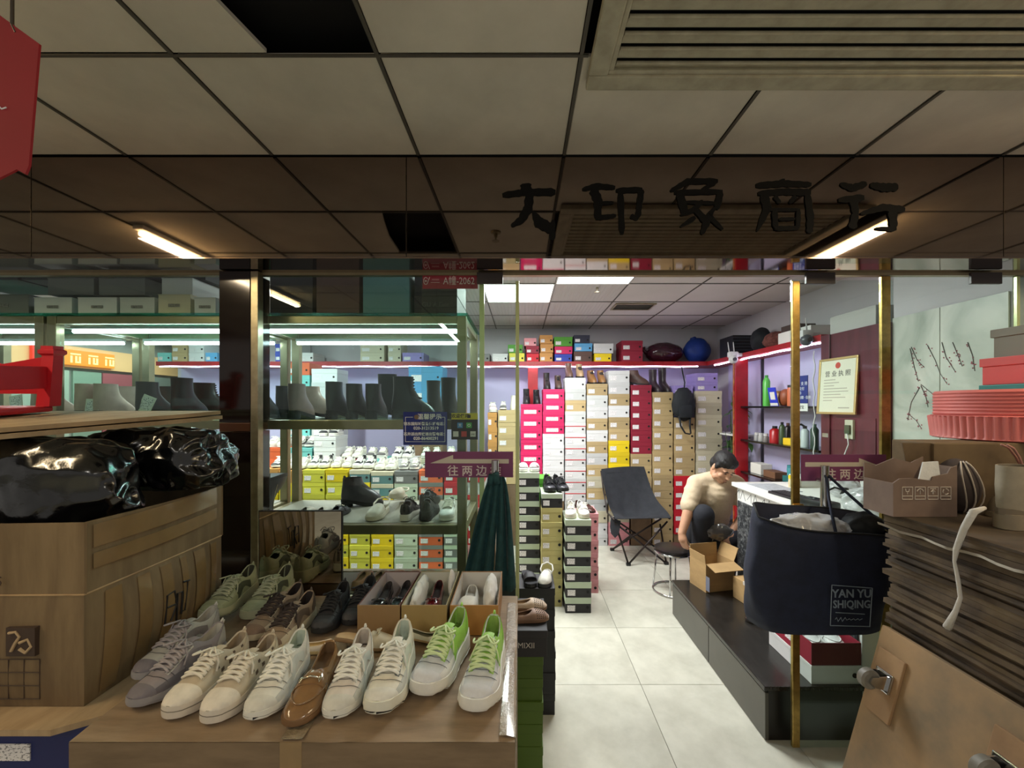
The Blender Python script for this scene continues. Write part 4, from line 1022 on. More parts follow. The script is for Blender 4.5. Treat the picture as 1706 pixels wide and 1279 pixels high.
blob('bag_body', M_maroonbag, o, (0, 0, .125), (.235, .15, .125), .10, 7, 3, 4, flat=-.12); MB().tube([(-.22, -.02, .12), (-.26, -.03, .15), (-.27, -.03, .19)], [.03, .02, .03], 8).build('tied_end', M_maroonbag, o, smooth='all')
o = thing('stuffed_bag', 'blue stuffed bag leaning against the maroon bag on the shelf', 'bag', (W(1158, 0, 5.25).x + .05, 5.27, ZS+.001), rot=(0, -.1, 0))
blob('bag_body', M_bluebag, o, (0, 0, .155), (.165, .13, .155), .10, 6, 8, 4, flat=-.15); MB().tube([(-.03, 0, .29), (-.04, 0, .33)], [.05, .03], 10).build('tied_end', M_bluebag, o, smooth='all')
M_bp = mat('black_nylon', (18, 24, 30), .75, vary=.25, scale=18, bump=.2)
o = thing('backpack', 'small black backpack hanging before the kraft-over-red box stack', 'backpack', (W(1139, 0, 4.66).x, 4.665, 1.42))
blob('bag_body', M_bp, o, (0, 0, .18), (.125, .06, .185), .10, 9, 5, 4)
MB().tube([(0, -.02, .34), (.01, -.01, .42), (.0, .02, .52), (0, .05, .60)], .007, 6).build('hang_loop', M_bp, o, smooth='all')
for s in (-1, 1): MB().tube([(s*.06, -.035, .05), (s*.05, -.05, -.06), (s*.03 + .03, -.05, -.14), (.05, -.045, -.15)], [.012, .01, .009, .009], 6).build('strap', M_bp, o, smooth='all')
MB().rbox(-.07, .07, -.075, -.05, .03, .17, .012).build('front_pocket', M_bp, o, smooth=40)

# ================================================================== folding chair
M_canvas = mat('black_canvas', (44, 46, 52), .9, vary=.25, scale=16, bump=.35)
M_rod = mat('dark_rod', (52, 44, 42), .4, .6)
ch = thing('folding_chair', 'black canvas folding lounge chair before the shoe box stacks', 'chair', (1.2, 4.35, 0))
FL, FR, BL, BR = (-.137, -.19, .012), (.248, -.16, .012), (-.204, .24, .012), (.30, .27, .012)
tl, tr = Vector((-.335, .18, .90)), Vector((.150, .26, .915)); sl_, sr_ = Vector((-.275, -.22, .47)), Vector((.285, -.20, .475))
rows = []; nv, nu = 22, 14
for i in range(nv + 1):
    v = i / nv; row = []
    for j in range(nu + 1):
        u = j / nu
        A, B = tl.lerp(tr, u), sl_.lerp(sr_, u)
        p = A.lerp(B, v)
        sag = math.sin(PI * min(v*1.0, 1)) ** 1.2 * math.sin(PI*u) ** .7
        p.z -= .105 * sag + .13 * math.sin(PI * v) ** 1.5 * (.55 + .45*math.sin(PI*u)); p.y += .09 * math.sin(PI*v) * (1 - v)
        p.z += .008 * math.sin(u * 21 + v * 6) * v * (1 - v) * 4
        p.z += .012 * math.sin(PI * u) * (1 - v)
        row.append(p)
    rows.append(row)
b = MB(); b.rings([[*r, *[q + Vector((0, .006, -.006)) for q in reversed(r)]] for r in rows], True, True, True); b.build('sling_seat', M_canvas, ch, smooth=60)
b = MB(); b.rings([[tl.lerp(tr, .12 + .7*j/8) + Vector((0, -.012, -.055 + .012*q)) - (tl - sl_)*.0 for j in range(9)] for q in range(2)], close=False); b.build('head_seam', mat('canvas_seam', (30, 32, 38), .9), ch)
b = MB(); b.rings([[Vector(p) for p in ((-.29, -.10, .46), (-.25, -.16, .45), (-.21, -.18, .44))], [Vector(p) for p in ((-.30, -.10, .36), (-.27, -.16, .33), (-.22, -.18, .35))], [Vector(p) for p in ((-.29, -.10, .29), (-.26, -.15, .26), (-.23, -.17, .30))]], close=False); b.build('side_flap', M_canvas, ch, smooth='all')
for a_, b_ in ((FL, (.27, -.13, .42)), (FR, (-.27, -.16, .42)), (BL, (.27, .05, .40)), (BR, (-.26, .05, .42)), (FL, (-.27, -.12, .46)), (BL, (-.05, -.1, .30)), (FR, (.26, .06, .34))):
    MB().tube([a_, b_], .0095, 8).build('leg', M_rod, ch, smooth='all')
for s_, t_ in ((sl_, tl), (sr_, tr)):
    MB().tube([Vector(s_) + Vector((0, .04, -.02)), Vector(s_).lerp(t_, .35) + Vector((0, .12, -.16)), Vector(s_).lerp(t_, .7) + Vector((0, .10, -.08)), Vector(t_) + Vector((0, .012, -.02))], .009, 8).build('back_rod', M_rod, ch, smooth='all')
for f in (FL, FR, BL, BR): MB().rbox(f[0]-.022, f[0]+.022, f[1]-.018, f[1]+.018, 0, .028, .006).build('foot', M_black_plastic, ch)

# ================================================================== round stool
so = on_level(1138, 985, 0); stl = thing('stool', 'low round stool with black seat and chrome legs beside the open carton', 'stool', (so.x-.08, so.y + .02, 0))
MB().lathe([(.0, .335), (.12, .335), (.145, .338), (.155, .352), (.150, .368), (.12, .378), (.0, .382)], 28).build('seat', mat('black_vinyl', (30, 26, 26), .35, coat=.2), stl, smooth=50)
MB().lathe([(.150, .330), (.157, .330), (.157, .344), (.150, .344)], 28, cap=False).build('rim', M_chrome, stl, smooth='all')
for q in range(4):
    a = PI/4 + q*PI/2 + .3; MB().tube([(.13*math.cos(a), .13*math.sin(a), .33), (.165*math.cos(a), .165*math.sin(a), .01)], .0075, 8).build('leg', M_chrome, stl, smooth='all')
MB().tube([(.165*math.cos(2*PI*q/28), .165*math.sin(2*PI*q/28), .01) for q in range(29)], .0075, 8).build('ring', M_chrome, stl, smooth='all')

# ================================================================== bench
M_bench = mat('dark_bench', (44, 41, 38), .22, vary=.3, scale=12, stretch=(6, 1, 1), dark=(30, 28, 26))
M_bside = mat('bench_side', (74, 72, 64), .3, vary=.12, scale=8)
be = thing('bench', 'long low dark brown bench with two front panels beside the aisle', 'bench', (1.15, 1.975, 0))
BZ = .26
MB().rbox(-.006, .47, 0, 1.215, BZ-.022, BZ, .004).build('top', M_bench, be)
MB().box(.018, .465, .012, 1.205, 0, BZ-.023).build('body', mat('bench_body', (26, 24, 23), .3), be)
for y0, y1 in ((.004, .60), (.606, 1.213)): MB().rbox(.0, .017, y0, y1, .006, BZ-.032, .002).build('front_panel', M_bside, be)
# ---- what lies on the bench
M_kraft = mat('carton_kraft', (182, 148, 100), .8, vary=.14, scale=10, bump=.1, stretch=(1, 1, 3))
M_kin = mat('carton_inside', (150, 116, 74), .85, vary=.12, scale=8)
def carton(name, label, loc, rz, w, d, h, flaps, m=M_kraft, mi=M_kin, cat='carton', t=.004):
    """open box; local x = front width, y = depth; flaps: side -> (angle deg from inside-up, length)"""
    o = thing(name, label, cat, loc, rz)
    MB().box(0, w, 0, t, 0, h).build('front_wall', m, o); MB().box(0, w, d-t, d, 0, h).build('back_wall', m, o)
    MB().box(0, t, t, d-t, 0, h).build('side_wall', m, o); MB().box(w-t, w, t, d-t, 0, h).build('side_wall', m, o)
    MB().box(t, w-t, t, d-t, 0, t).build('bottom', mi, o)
    for s, (ang, ln) in flaps.items():
        a = math.radians(ang); q = .004
        if s == 'front': M = T(0, t/2, h) @ Matrix.Rotation(a, 4, 'X'); g = (q, w-q, -t/2, t/2, 0, ln)
        if s == 'back': M = T(0, d-t/2, h) @ Matrix.Rotation(-a, 4, 'X'); g = (q, w-q, -t/2, t/2, 0, ln)
        if s == 'left': M = T(t/2, 0, h) @ Matrix.Rotation(-a, 4, 'Y'); g = (-t/2, t/2, q, d-q, 0, ln)
        if s == 'right': M = T(w-t/2, 0, h) @ Matrix.Rotation(a, 4, 'Y'); g = (-t/2, t/2, q, d-q, 0, ln)
        MB().box(*g, M=M).build('flap', m, o)
    return o
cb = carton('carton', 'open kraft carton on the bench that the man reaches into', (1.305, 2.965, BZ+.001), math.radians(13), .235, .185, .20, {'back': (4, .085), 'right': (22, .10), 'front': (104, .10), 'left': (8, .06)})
MB().box(.06, .10, -.0012, -.0002, .02, .12).build('tape', mat('grey_tape', (120, 124, 140), .3), cb, loc=(0, .06, 0), rot=(0, 0, -PI/2))
kb = thing('small_carton', 'small kraft box under the front flap of the open carton', 'box', (1.49, 2.78, BZ+.001), math.radians(10))
MB().rbox(0, .115, 0, .13, 0, .145, .002).build('body', M_kraft, kb); MB().box(-.001, .116, -.001, .03, .125, .1465).build('tape', mat('white_tape', (206, 200, 190), .4), kb); MB().box(.07, .106, -.0014, -.0002, .02, .115).build('sticker', M_sticker, kb)
# white box with the red box of white loafers at the near end
wbx = shoebox('white', .24, .345, .088, (1.495, 1.99, BZ+.001), 0, 'white shoe box at the near end of the bench under the maroon one', None, lid=.2, sticker=None)
rb = thing('open_shoe_box', 'open maroon shoe box with white loafers on the near end of the bench', 'shoe box', (1.378, 1.992, BZ+.0905))
M_mr = bmat('maroon'); w_, d2, h_ = .235, .30, .105
MB().box(0, w_, 0, .003, 0, h_).build('front_wall', mat('dull_maroon', (96, 26, 36), .5), rb); MB().box(0, w_, d2-.003, d2, 0, h_).build('back_wall', M_mr, rb); MB().box(0, .003, .003, d2-.003, 0, h_).build('side_wall', M_mr, rb); MB().box(w_-.003, w_, .003, d2-.003, 0, h_).build('side_wall', M_mr, rb); MB().box(.003, w_-.003, .003, d2-.003, 0, .003).build('bottom', M_white, rb)
MB().box(-.0012, -.0002, .10, .20, .03, .075).build('sticker', M_sticker, rb)
shoe('loafer', dict(upper=(226, 226, 226), sole=(210, 210, 206)), 'loafer', 'white loafer with a silver bit in the open maroon box, left shoe', 'loafer', (1.44, 2.142, BZ+.135), -90, (0, 0), scale=.94)
shoe('loafer', dict(upper=(226, 226, 226), sole=(210, 210, 206)), 'loafer', 'white loafer with a silver bit in the open maroon box, right shoe', 'loafer', (1.545, 2.145, BZ+.135), -90, (0, 0), scale=.94)
p = on_level(1277, 1040, BZ); shoe('loafer', dict(upper=(86, 52, 42), sole=(30, 24, 22)), 'leather_shoe', 'brown leather shoe on the bench behind the navy bag', 'shoe', (p.x + .01, p.y + .05, BZ+.002), 190, coat=.4, rough=.3, scale=.86)

# ================================================================== counter
def terrazzo():
    m = mat('black_terrazzo', (40, 42, 46), .5)
    n, l = nodes_of(m); p = n['Principled BSDF']; tc = n.new('ShaderNodeTexCoord')
    nz = n.new('ShaderNodeTexNoise'); nz.inputs['Scale'].default_value = 42; nz.inputs['Detail'].default_value = 8; nz.inputs['Roughness'].default_value = .8
    l.new(tc.outputs['Object'], nz.inputs['Vector']); r = n.new('ShaderNodeValToRGB')
    r.color_ramp.elements[0].position = .48; r.color_ramp.elements[0].color = rgb(40, 42, 46); r.color_ramp.elements[1].position = .68; r.color_ramp.elements[1].color = rgb(150, 152, 152)
    l.new(nz.outputs[0], r.inputs[0]); l.new(r.outputs[0], p.inputs['Base Color']); return m
ct = thing('counter', 'white shop counter with a speckled black front panel', 'counter', (1.64, 2.02, 0))
CL, CZ = 1.165, 1.0
MB().rbox(-.03, .52, -.0, CL+.03, CZ-.03, CZ, .004).build('top', M_white, ct)
MB().rbox(.0, .50, .0, CL, .02, CZ-.031, .003).build('body', M_white, ct)
MB().rbox(-.008, -.001, .02, CL-.018, .03, CZ-.13, .001).build('front_panel', terrazzo(), ct)
ln = MB()
for y in [.06 + .165*q for q in range(7)]:
    for a_, b_ in (((y, CZ-.115), (y+.035, CZ-.045)), ((y+.035, CZ-.045), (y+.07, CZ-.115)), ((y+.09, CZ-.115), (y+.09, CZ-.05)), ((y+.09, CZ-.05), (y+.14, CZ-.10))):
        ln.tube([(-.0005, a_[0], a_[1]), (-.0005, b_[0], b_[1])], .0016, 4)
ln.build('line_pattern', M_black_plastic, ct)
def P(x, y, z): return Vector((1.64 + x, 2.02 + y, CZ + z))
M_paper = mat('paper', (206, 206, 204), .7)
o = tag(MB().rbox(0, .21, 0, .30, 0, .003, .0005).build('newspaper', mat('printed_paper', (176, 180, 186), .7, vary=.3, scale=40), loc=P(.05, .80, .0005), rot=(0, 0, .05)), 'printed sheet lying on the far end of the counter', 'paper')
o = thing('keyboard', 'small black keyboard on the counter', 'keyboard', P(.03, .52, .0005), .1); MB().rbox(0, .12, 0, .26, 0, .016, .004).build('body', M_black_plastic, o)
kc = MB().rbox(-.008, .008, -.008, .008, 0, .005, .0015).mesh('key')
for i in range(5):
    for j in range(11): put('key', kc, mat('key_grey', (44, 44, 46), .5), o, (.02 + i*.02, .025 + j*.021, .0165))
o = thing('card_terminal', 'black card terminal lying on the counter behind the gold trim', 'terminal', P(.05, .28, .0005), .3); MB().rbox(0, .09, 0, .19, 0, .045, .014).build('body', M_black_plastic, o, smooth=40); MB().rbox(.015, .075, .10, .17, .0455, .047, .003).build('screen', mat('dark_screen', (30, 34, 40), .1), o)
o = thing('photo_frame_card', 'white printed card leaning on the counter near the maroon door', 'card', P(.40, .30, .001), rot=(0, -.2, .1)); MB().rbox(0, .006, 0, .16, 0, .20, .001).build('card', M_paper, o); MB().box(-.0008, -.0001, .02, .14, .03, .17).build('print', M_sticker, o)
o = thing('desk_lamp', 'small dark clip lamp on the counter', 'lamp', P(.19, .52, .001)); MB().lathe([(.03, 0), (.03, .01), (.008, .015)], 14).build('base', M_black_plastic, o, smooth=40); MB().tube([(0, 0, .012), (.01, 0, .06), (.05, -.02, .09), (.10, -.03, .075)], .006, 8).build('arm', M_black_plastic, o, smooth='all'); MB().lathe([(.012, .02), (.03, -.02)], 14, M=T(.11, -.03, .07), cap=True).build('shade', M_black_plastic, o, smooth='all')
M_clear = mat('clear_plastic_bag', (216, 218, 220), .12, spec=.8); 
def frosted(m):
    n, l = nodes_of(m); p = n['Principled BSDF']; p.inputs['Alpha'].default_value = .55
frosted(M_clear)
for i, (x, y, r, lb) in enumerate(((.17, .03, (.12, .12, .075), 'heap of clear plastic bags on the counter before the maroon door'), (.40, .52, (.09, .09, .065), 'crumpled clear plastic bag behind the heap on the counter'))):
    o = thing('plastic_bag', lb, 'plastic bag', P(x, y+.12, .001)); blob('film', M_clear, o, (0, 0, r[2]), r, .22, 14, 20+i, 5, flat=-r[2]+.004)

# ================================================================== right wall: shelving, maroon door, mural
rs = root('trim_3')
MB().box(2.488, 2.498, 3.16, 4.30, .0, ZS-.052).build('back_panel', M_lilac, rs)
MB().box(2.488, 2.498, 4.37, 5.04, .0, ZS-.052).build('back_panel', M_lilac, rs)
for y0, y1 in ((4.30, 4.328), (4.338, 4.366)): MB().rbox(2.20, 2.325, y0, y1, 0, ZS-.052, .002).build('upright', M_redwood if y0 < 4.33 else mat('chipped_red', (150, 34, 30), .5, vary=.6, scale=14, dark=(176, 120, 60)), rs)
for z in (1.56, 1.225, .90):
    MB().rbox(2.245, 2.487, 3.17, 4.298, z, z+.018, .002).build('shelf', M_blackshelf, rs)
for z in (1.26,): MB().rbox(2.245, 2.487, 4.37, 5.02, z, z+.016, .002).build('shelf', M_white, rs)
md = root('door_3')
MB().rbox(2.25, 2.28, 2.60, 3.15, 0, 2.10, .003).build('leaf', M_darkred, md)
MB().rbox(2.238, 2.25, 3.05, 3.135, 0, 2.10, .003).build('frame', M_darkred, md); MB().rbox(2.245, 2.249, 2.66, 3.0, .15, .95, .002).build('panel', M_darkred, md); MB().rbox(2.245, 2.249, 2.66, 3.0, 1.05, 1.50, .002).build('panel', M_darkred, md)
for z in (1.35, 1.05): MB().rbox(2.236, 2.2375, 3.06, 3.12, z, z+.03, .001).build('hinge', M_chrome, md)
MB().rbox(2.281, RXW-.004, 2.602, 2.63, 0, 2.10, .003).build('side', M_darkred, md)
def mural():
    m = mat('marble_mural', (196, 202, 192), .35)
    n, l = nodes_of(m); p = n['Principled BSDF']; tc = n.new('ShaderNodeTexCoord')
    nz = n.new('ShaderNodeTexNoise'); nz.inputs['Scale'].default_value = 2.2; nz.inputs['Detail'].default_value = 9; nz.inputs['Distortion'].default_value = 1.4
    l.new(tc.outputs['Object'], nz.inputs['Vector']); r = n.new('ShaderNodeValToRGB')
    r.color_ramp.elements[0].position = .35; r.color_ramp.elements[0].color = rgb(164, 172, 160); r.color_ramp.elements[1].position = .65; r.color_ramp.elements[1].color = rgb(212, 214, 204)
    l.new(nz.outputs[0], r.inputs[0]); l.new(r.outputs[0], p.inputs['Base Color']); return m
mu = thing('wall_mural', 'pale marble wall panel with painted plum twigs, blossoms and a small bird', 'mural', (2.299, 0, 0))
for y0, y1 in ((1.978, 2.30), (2.305, 2.596)): MB().rbox(-.004, .004, y0, y1, .02, 2.12, .001).build('panel', mural(), mu)
M_twig = mat('twig_ink', (70, 58, 60), .7); M_blos = mat('blossom_ink', (150, 70, 84), .7)
def mp(px, py):
    Y = 2.293 * F / (px - CX); return Vector((-.006, Y, HC + (CY - py) * Y / F))
tw = MB(); bl = MB(); rnd = random.Random(3)
for path in ([(1518,578),(1528,600),(1540,612)], [(1545,575),(1558,600),(1566,622),(1578,640)], [(1569,570),(1576,595),(1592,620)], [(1587,570),(1595,590),(1603,610)], [(1612,570),(1620,592),(1624,618)], [(1516,580),(1524,615),(1530,635)], [(1534,640),(1556,658),(1568,675)], [(1534,642),(1542,660),(1546,678)], [(1514,690),(1526,700),(1534,712)], [(1532,645),(1518,670),(1512,700)]):
    pts = [mp(*q) for q in path]; tw.tube(pts, [.0017, .0014, .0011, .0009][:len(pts)], 5)
    for q in range(10):
        i = rnd.randrange(len(pts)-1); c = pts[i].lerp(pts[i+1], rnd.random()) + Vector((0, rnd.uniform(-.012, .012), rnd.uniform(-.012, .012)))
        bl.sphere(c, (.0012, .0038, .0038), 8)
tw.build('twigs', M_twig, mu); bl.build('blossoms', M_blos, mu)
c = mp(1588, 678); bd = MB(); bd.add([c + Vector((0, y, z)) for y, z in ((.034, .004), (.012, .012), (.016, .045), (-.002, .016), (-.034, .002), (-.03, -.012), (.004, -.008), (.03, -.002))], [(0, 1, 2, 3, 4, 5, 6, 7)]); bd.build('bird', M_twig, mu)

# licence in a gold frame
p0, p1 = Vector((2.233, 3.12, 0)), Vector((2.205, 2.74, 0))
lc = thing('framed_licence', 'gold-framed white business licence hanging on the maroon door', 'framed licence', (2.230, 2.955, 1.72), rot=(0, .06, .08))
hw_, hh_ = .165, .20
M_goldf = mat('licence_frame', (204, 178, 120), .35, .6)
for a in ((-hw_, hw_, -hh_, -hh_+.016), (-hw_, hw_, hh_-.016, hh_), (-hw_, -hw_+.016, -hh_+.016, hh_-.016), (hw_-.016, hw_, -hh_+.016, hh_-.016)): MB().rbox(-.016, -.002, a[0], a[1], a[2], a[3], .003).build('frame', M_goldf, lc)
MB().box(-.009, -.003, -hw_+.015, hw_-.015, -hh_+.015, hh_-.015).build('sheet', mat('licence_paper', (226, 224, 204), .4), lc)
LR = (PI/2, 0, -PI/2)
MB().lathe([(0, -.0004), (.022, -.0004), (.022, .0012), (0, .0012)], 18, M=T(-.0094, 0, .145) @ Matrix.Rotation(PI/2, 4, 'Y')).build('emblem', mat('emblem_red', (196, 70, 52), .5), lc)
M_gp = mat('grey_print', (90, 88, 88), .7)
text('title', '营 业 执 照', .045, M_gp, lc, (-.0098, 0, .085), LR)
for q in range(8):
    wl = (.10, .13, .09, .20, .21, .15, .19, .08)[q]; z = .045 - .021*q
    MB().box(-.0098, -.0090, .115 - wl, .115, z-.003, z+.003).build('print_line', mat('licence_line', (176, 172, 158), .7), lc)
MB().box(-.0098, -.0090, -.11, -.02, -.158, -.150).build('print_line', mat('licence_line', (176, 172, 158), .7), lc)
# blue payment sign hung at the shelf end
M_payblue = mat('pay_blue', (22, 44, 128), .4)
ps = thing('payment_sign', 'blue and white payment sign hanging at the end of the goods shelf', 'sign', (2.236, 3.36, 1.60), rot=(0, 0, .04))
MB().rbox(-.006, 0, -.085, .085, -.0, .22, .002).build('blue_board', M_payblue, ps); MB().rbox(-.006, 0, -.085, .085, -.062, -.0005, .002).build('white_board', M_white, ps)
M_wp = mat('white_print', (230, 232, 236), .6)
for s, z, h in (('本 店 支 持', .155, .032), ('花呗支付', .115, .030), ('信用卡', .08, .030), ('花呗分期 · 信用', .045, .028)): text('print', s, h, M_wp, ps, (-.0066, .07, z), LR, align='LEFT')
text('print', '支付宝', .022, M_wp, ps, (-.0066, .04, .015), LR); text('print', '支付宝', .032, M_black_plastic, ps, (-.0066, 0, -.032), LR)
# cameras on the shelf edge
M_camw = mat('camera_white', (214, 214, 214), .4)
for px, py, Y, dk, lb in ((1224, 598, 4.25, False, 'white security camera with two antennas at the shelf corner'), (1346, 566, 3.26, True, 'white security camera with a dark lens ball before the goods shelf')):
    c = W(px, py, Y); c.x -= .02; o = thing('security_camera', lb, 'camera', c)
    MB().rbox(-.04, .05, -.03, .04, .015, .075, .015).build('housing', M_camw, o, smooth=40)
    MB().sphere((-.005, -.02, -.005), .044, 18).build('lens_ball', mat('camera_dark', (70, 72, 80), .3) if dk else M_camw, o, smooth='all')
    MB().lathe([(0, .012), (.018, .012), (.018, 0), (0, 0)], 16, M=T(-.012, -.062, -.008) @ Matrix.Rotation(PI/2, 4, 'X')).build('lens', M_black_plastic, o, smooth=40)
    for s in (-1, 1): MB().tube([(s*.025, .02, .07), (s*.028 - .012, .02, .175)], [.006, .004], 8).build('antenna', M_camw, o, smooth='all')
    MB().rbox(.03, .12, .0, .03, .03, .06, .004).build('bracket', M_camw, o)

# things on the goods shelves
def bottle(name, label, loc, prof, col, capc=None, capz=None, cat='bottle', rough=.3, extra=None):
    o = thing(name, label, cat, loc); MB().lathe(prof, 16).build('body', mat('b_%d_%d_%d' % col, col, rough), o, smooth=50)
    if capc: MB().lathe([(0, capz), (capz*0 + prof[-1][0]*1.05, capz), (prof[-1][0]*1.05, capz + .022), (0, capz + .022)], 14).build('cap', mat('b_%d_%d_%d' % capc, capc, .4), o, smooth=50)
    return o
Z1, Z2, Z3 = 1.5785, 1.2435, .9185
can = lambda r, h: [(0, 0), (r, 0), (r, h*.86), (r*.7, h*.95), (r*.45, h)]
def gx(px, Y, x=2.34): return (x, (x) * F / (px - CX), 0)
def G(px, x=2.33): return Vector((x, x * F / (px - CX), 0))
def at(px, z, x=2.33): v = G(px, x); v.z = z; return v
bottle('spray_can', 'tall green spray can on the top goods shelf', at(1277, Z1), can(.032, .27), (86, 186, 74), (60, 150, 60), .27, 'spray can')
bottle('jar', 'round gold-lidded glass jar hanging shelf ornament beside the spray can', at(1296, Z1, 2.42), [(0, 0), (.035, .005), (.05, .04), (.05, .09), (.03, .12)], (190, 160, 100), (150, 110, 60), .12, 'jar')
o = thing('payment_stand', 'small blue payment code stand on the top goods shelf', 'sign', at(1291, Z1, 2.29), rot=(0, -.2, .1)); MB().rbox(-.004, .004, -.05, .05, .0, .17, .002).build('board', mat('stand_blue', (40, 60, 200), .4), o); MB().box(-.0055, -.0041, -.03, .03, .06, .13).build('white_patch', M_white, o); MB().box(-.0055, -.0041, -.048, .048, .005, .03).build('white_band', M_white, o)
o = thing('leather_pouch', 'brown leather pouch on the top goods shelf', 'pouch', at(1309, Z1, 2.36)); blob('pouch_body', leather((150, 80, 44)), o, (0, 0, .075), (.055, .06, .078), .08, 9, 4, 3, flat=-.07)
bottle('bottle', 'orange bottle with a black and white cap at the gold trim', at(1318, Z1), [(0, 0), (.03, 0), (.03, .14), (.026, .16)], (206, 110, 70), (24, 24, 26), .16)
bottle('red_jar', 'red tin with a black spray top on the middle goods shelf', at(1291, Z2), can(.045, .13), (170, 30, 34), (24, 24, 26), .13, 'tin')
bottle('pump_bottle', 'dark green pump bottle on the middle goods shelf', at(1303, Z2), can(.026, .17), (60, 80, 50), (20, 20, 20), .17)
bottle('bottle', 'black bottle behind the yellow pack on the middle goods shelf', at(1313, Z2, 2.42), can(.03, .16), (40, 34, 34), (90, 60, 50), .16)
tag(MB().rbox(-.05, .05, -.06, .06, 0, .06, .006).build('yellow_pack', mat('yellow_pack', (232, 196, 40), .5), loc=at(1321, Z2)), 'yellow pack on the middle goods shelf', 'pack')
o = bottle('trigger_bottle', 'clear trigger spray bottle at the right of the middle goods shelf', at(1341, Z2), can(.032, .15), (200, 210, 210), (24, 24, 26), .15); MB().tube([(0, 0, .165), (-.03, 0, .185), (-.06, 0, .18)], .009, 8).build('trigger', M_black_plastic, o, smooth='all')
bottle('bottle', 'dark green bottle at the right end of the middle goods shelf', at(1357, Z2), can(.03, .17), (44, 66, 56), (60, 90, 76), .17)
for q, (px, cl, lb) in enumerate(((1261, (150, 150, 150), 'small grey jar first from the red upright'), (1268, (170, 170, 166), 'small steel jar second from the red upright'), (1276, (120, 116, 112), 'small dark jar third from the red upright'))): bottle('small_jar', lb + ' on the middle goods shelf', at(px, Z2, 2.30), [(0, 0), (.026, 0), (.026, .045), (.02, .055)], cl, (200, 200, 200), .055, 'jar')
# lower goods shelf
for q, (px, cl, h, lb) in enumerate(((1268, (230, 228, 220), .1, 'white cardboard box'), (1291, (120, 84, 60), .06, 'brown cardboard box'))): tag(MB().rbox(-.055, .055, -.09, .09, 0, h, .003).build('goods_box', mat('gb%d' % q, cl, .6), loc=at(px, Z3, 2.35)), lb + ' on the lowest goods shelf by the red upright', 'box')
tag(MB().rbox(-.05, .05, -.12, .10, 0, .05, .003).build('goods_box', mat('gb_teal', (40, 110, 110), .6), loc=at(1325, Z3, 2.36)), 'flat teal box on the lowest goods shelf', 'box')
bottle('cup', 'turquoise tub standing on the flat teal box', at(1318, Z3+.051, 2.36), [(0, 0), (.03, 0), (.034, .06), (.03, .07)], (70, 150, 160), (60, 140, 150), .07, 'tub')
bottle('cup', 'white tub standing before the turquoise one on the teal box', at(1330, Z3+.051, 2.36), [(0, 0), (.028, 0), (.03, .06), (.028, .07)], (226, 226, 222), (220, 220, 216), .07, 'tub')
bottle('small_jar', 'small jar with a yellow lid on the counter below the shelves', P(.30, .98, .001), [(0, 0), (.028, 0), (.028, .05), (.026, .06)], (206, 190, 150), (236, 200, 40), .06, 'jar')
tag(MB().rbox(-.07, .07, -.07, .07, 0, .075, .002).build('goods_box', M_white, loc=P(.42, 1.03, .001)), 'small white box on the far end of the counter', 'box')
# load on top of the right shelf
M_blackbox = mat('black_crate', (20, 20, 26), .5, vary=.3, scale=30)
o = thing('black_crate', 'black crate with grille sides on the shelf corner above the camera', 'crate', (2.36, 4.62, ZS+.001)); MB().rbox(-.1, .12, -.14, .16, 0, .22, .006).build('body', M_blackbox, o)
for q in range(6): MB().rbox(-.10, .10, -.146, -.1405, .02+q*.033, .035+q*.033, .001).build('rib', mat('crate_rib', (50, 52, 60), .4), o)
o = thing('black_camera_bag', 'black bag standing on the right shelf beside the crate', 'bag', (2.40, 4.20, ZS+.001)); blob('bag_body', M_bp, o, (0, 0, .12), (.09, .10, .12), .12, 9, 9, 4, flat=-.115)
o = thing('woven_cloth', 'brown and red folded cloth hanging over the right shelf', 'cloth', (2.38, 3.92, ZS+.001)); blob('cloth', mat('brown_cloth', (116, 66, 58), .9, vary=.5, scale=60), o, (0, 0, .07), (.10, .12, .08), .2, 14, 11, 4, flat=-.068)
tag(MB().rbox(-.09, .13, -.21, .21, 0, .10, .003).build('long_box', M_white, loc=(2.36, 3.50, ZS+.001)), 'long white carton lying on the right shelf', 'carton')
tag(MB().rbox(-.08, .10, -.10, .08, 0, .055, .003).build('small_box', mat('brown_lid', (66, 52, 48), .6), loc=(2.37, 3.62, ZS+.102)), 'small dark box on the long white carton', 'box')
tag(MB().rbox(-.1, .12, -.20, .20, 0, .13, .004).build('grey_carton', mat('grey_carton', (184, 184, 180), .6), loc=(2.38, 2.90, 2.101)), 'grey-white carton on top of the maroon door unit', 'carton')
# white wire and socket
wi = MB(); pts = [Vector((2.232, 3.20 - .004*math.sin(q), 2.0 - q*.055 + 0)) + Vector((0, .012*math.sin(q*1.9), 0)) for q in range(20)]; wi.tube(pts, .004, 6)
tag(wi.build('white_cable', mat('cable_white', (220, 220, 220), .5), smooth='all'), 'thin white cable hanging down beside the blue payment sign', 'cable')
o = thing('wall_socket', 'pale power socket on the maroon door with a plug and wire', 'socket', (2.249, 2.86, 1.42), 0); MB().rbox(-.02, -.001, -.035, .035, -.065, .065, .004).build('plate', mat('socket_cream', (196, 196, 172), .4), o); MB().rbox(-.034, -.021, -.022, .022, -.03, .03, .004).build('plug', mat('plug_green', (70, 84, 60), .5), o); MB().tube([(-.03, 0, -.03), (-.035, -.02, -.10), (-.03, .02, -.17), (-.01, .05, -.2)], .004, 6).build('wire', mat('cable_white', (220, 220, 220), .5), o, smooth='all')
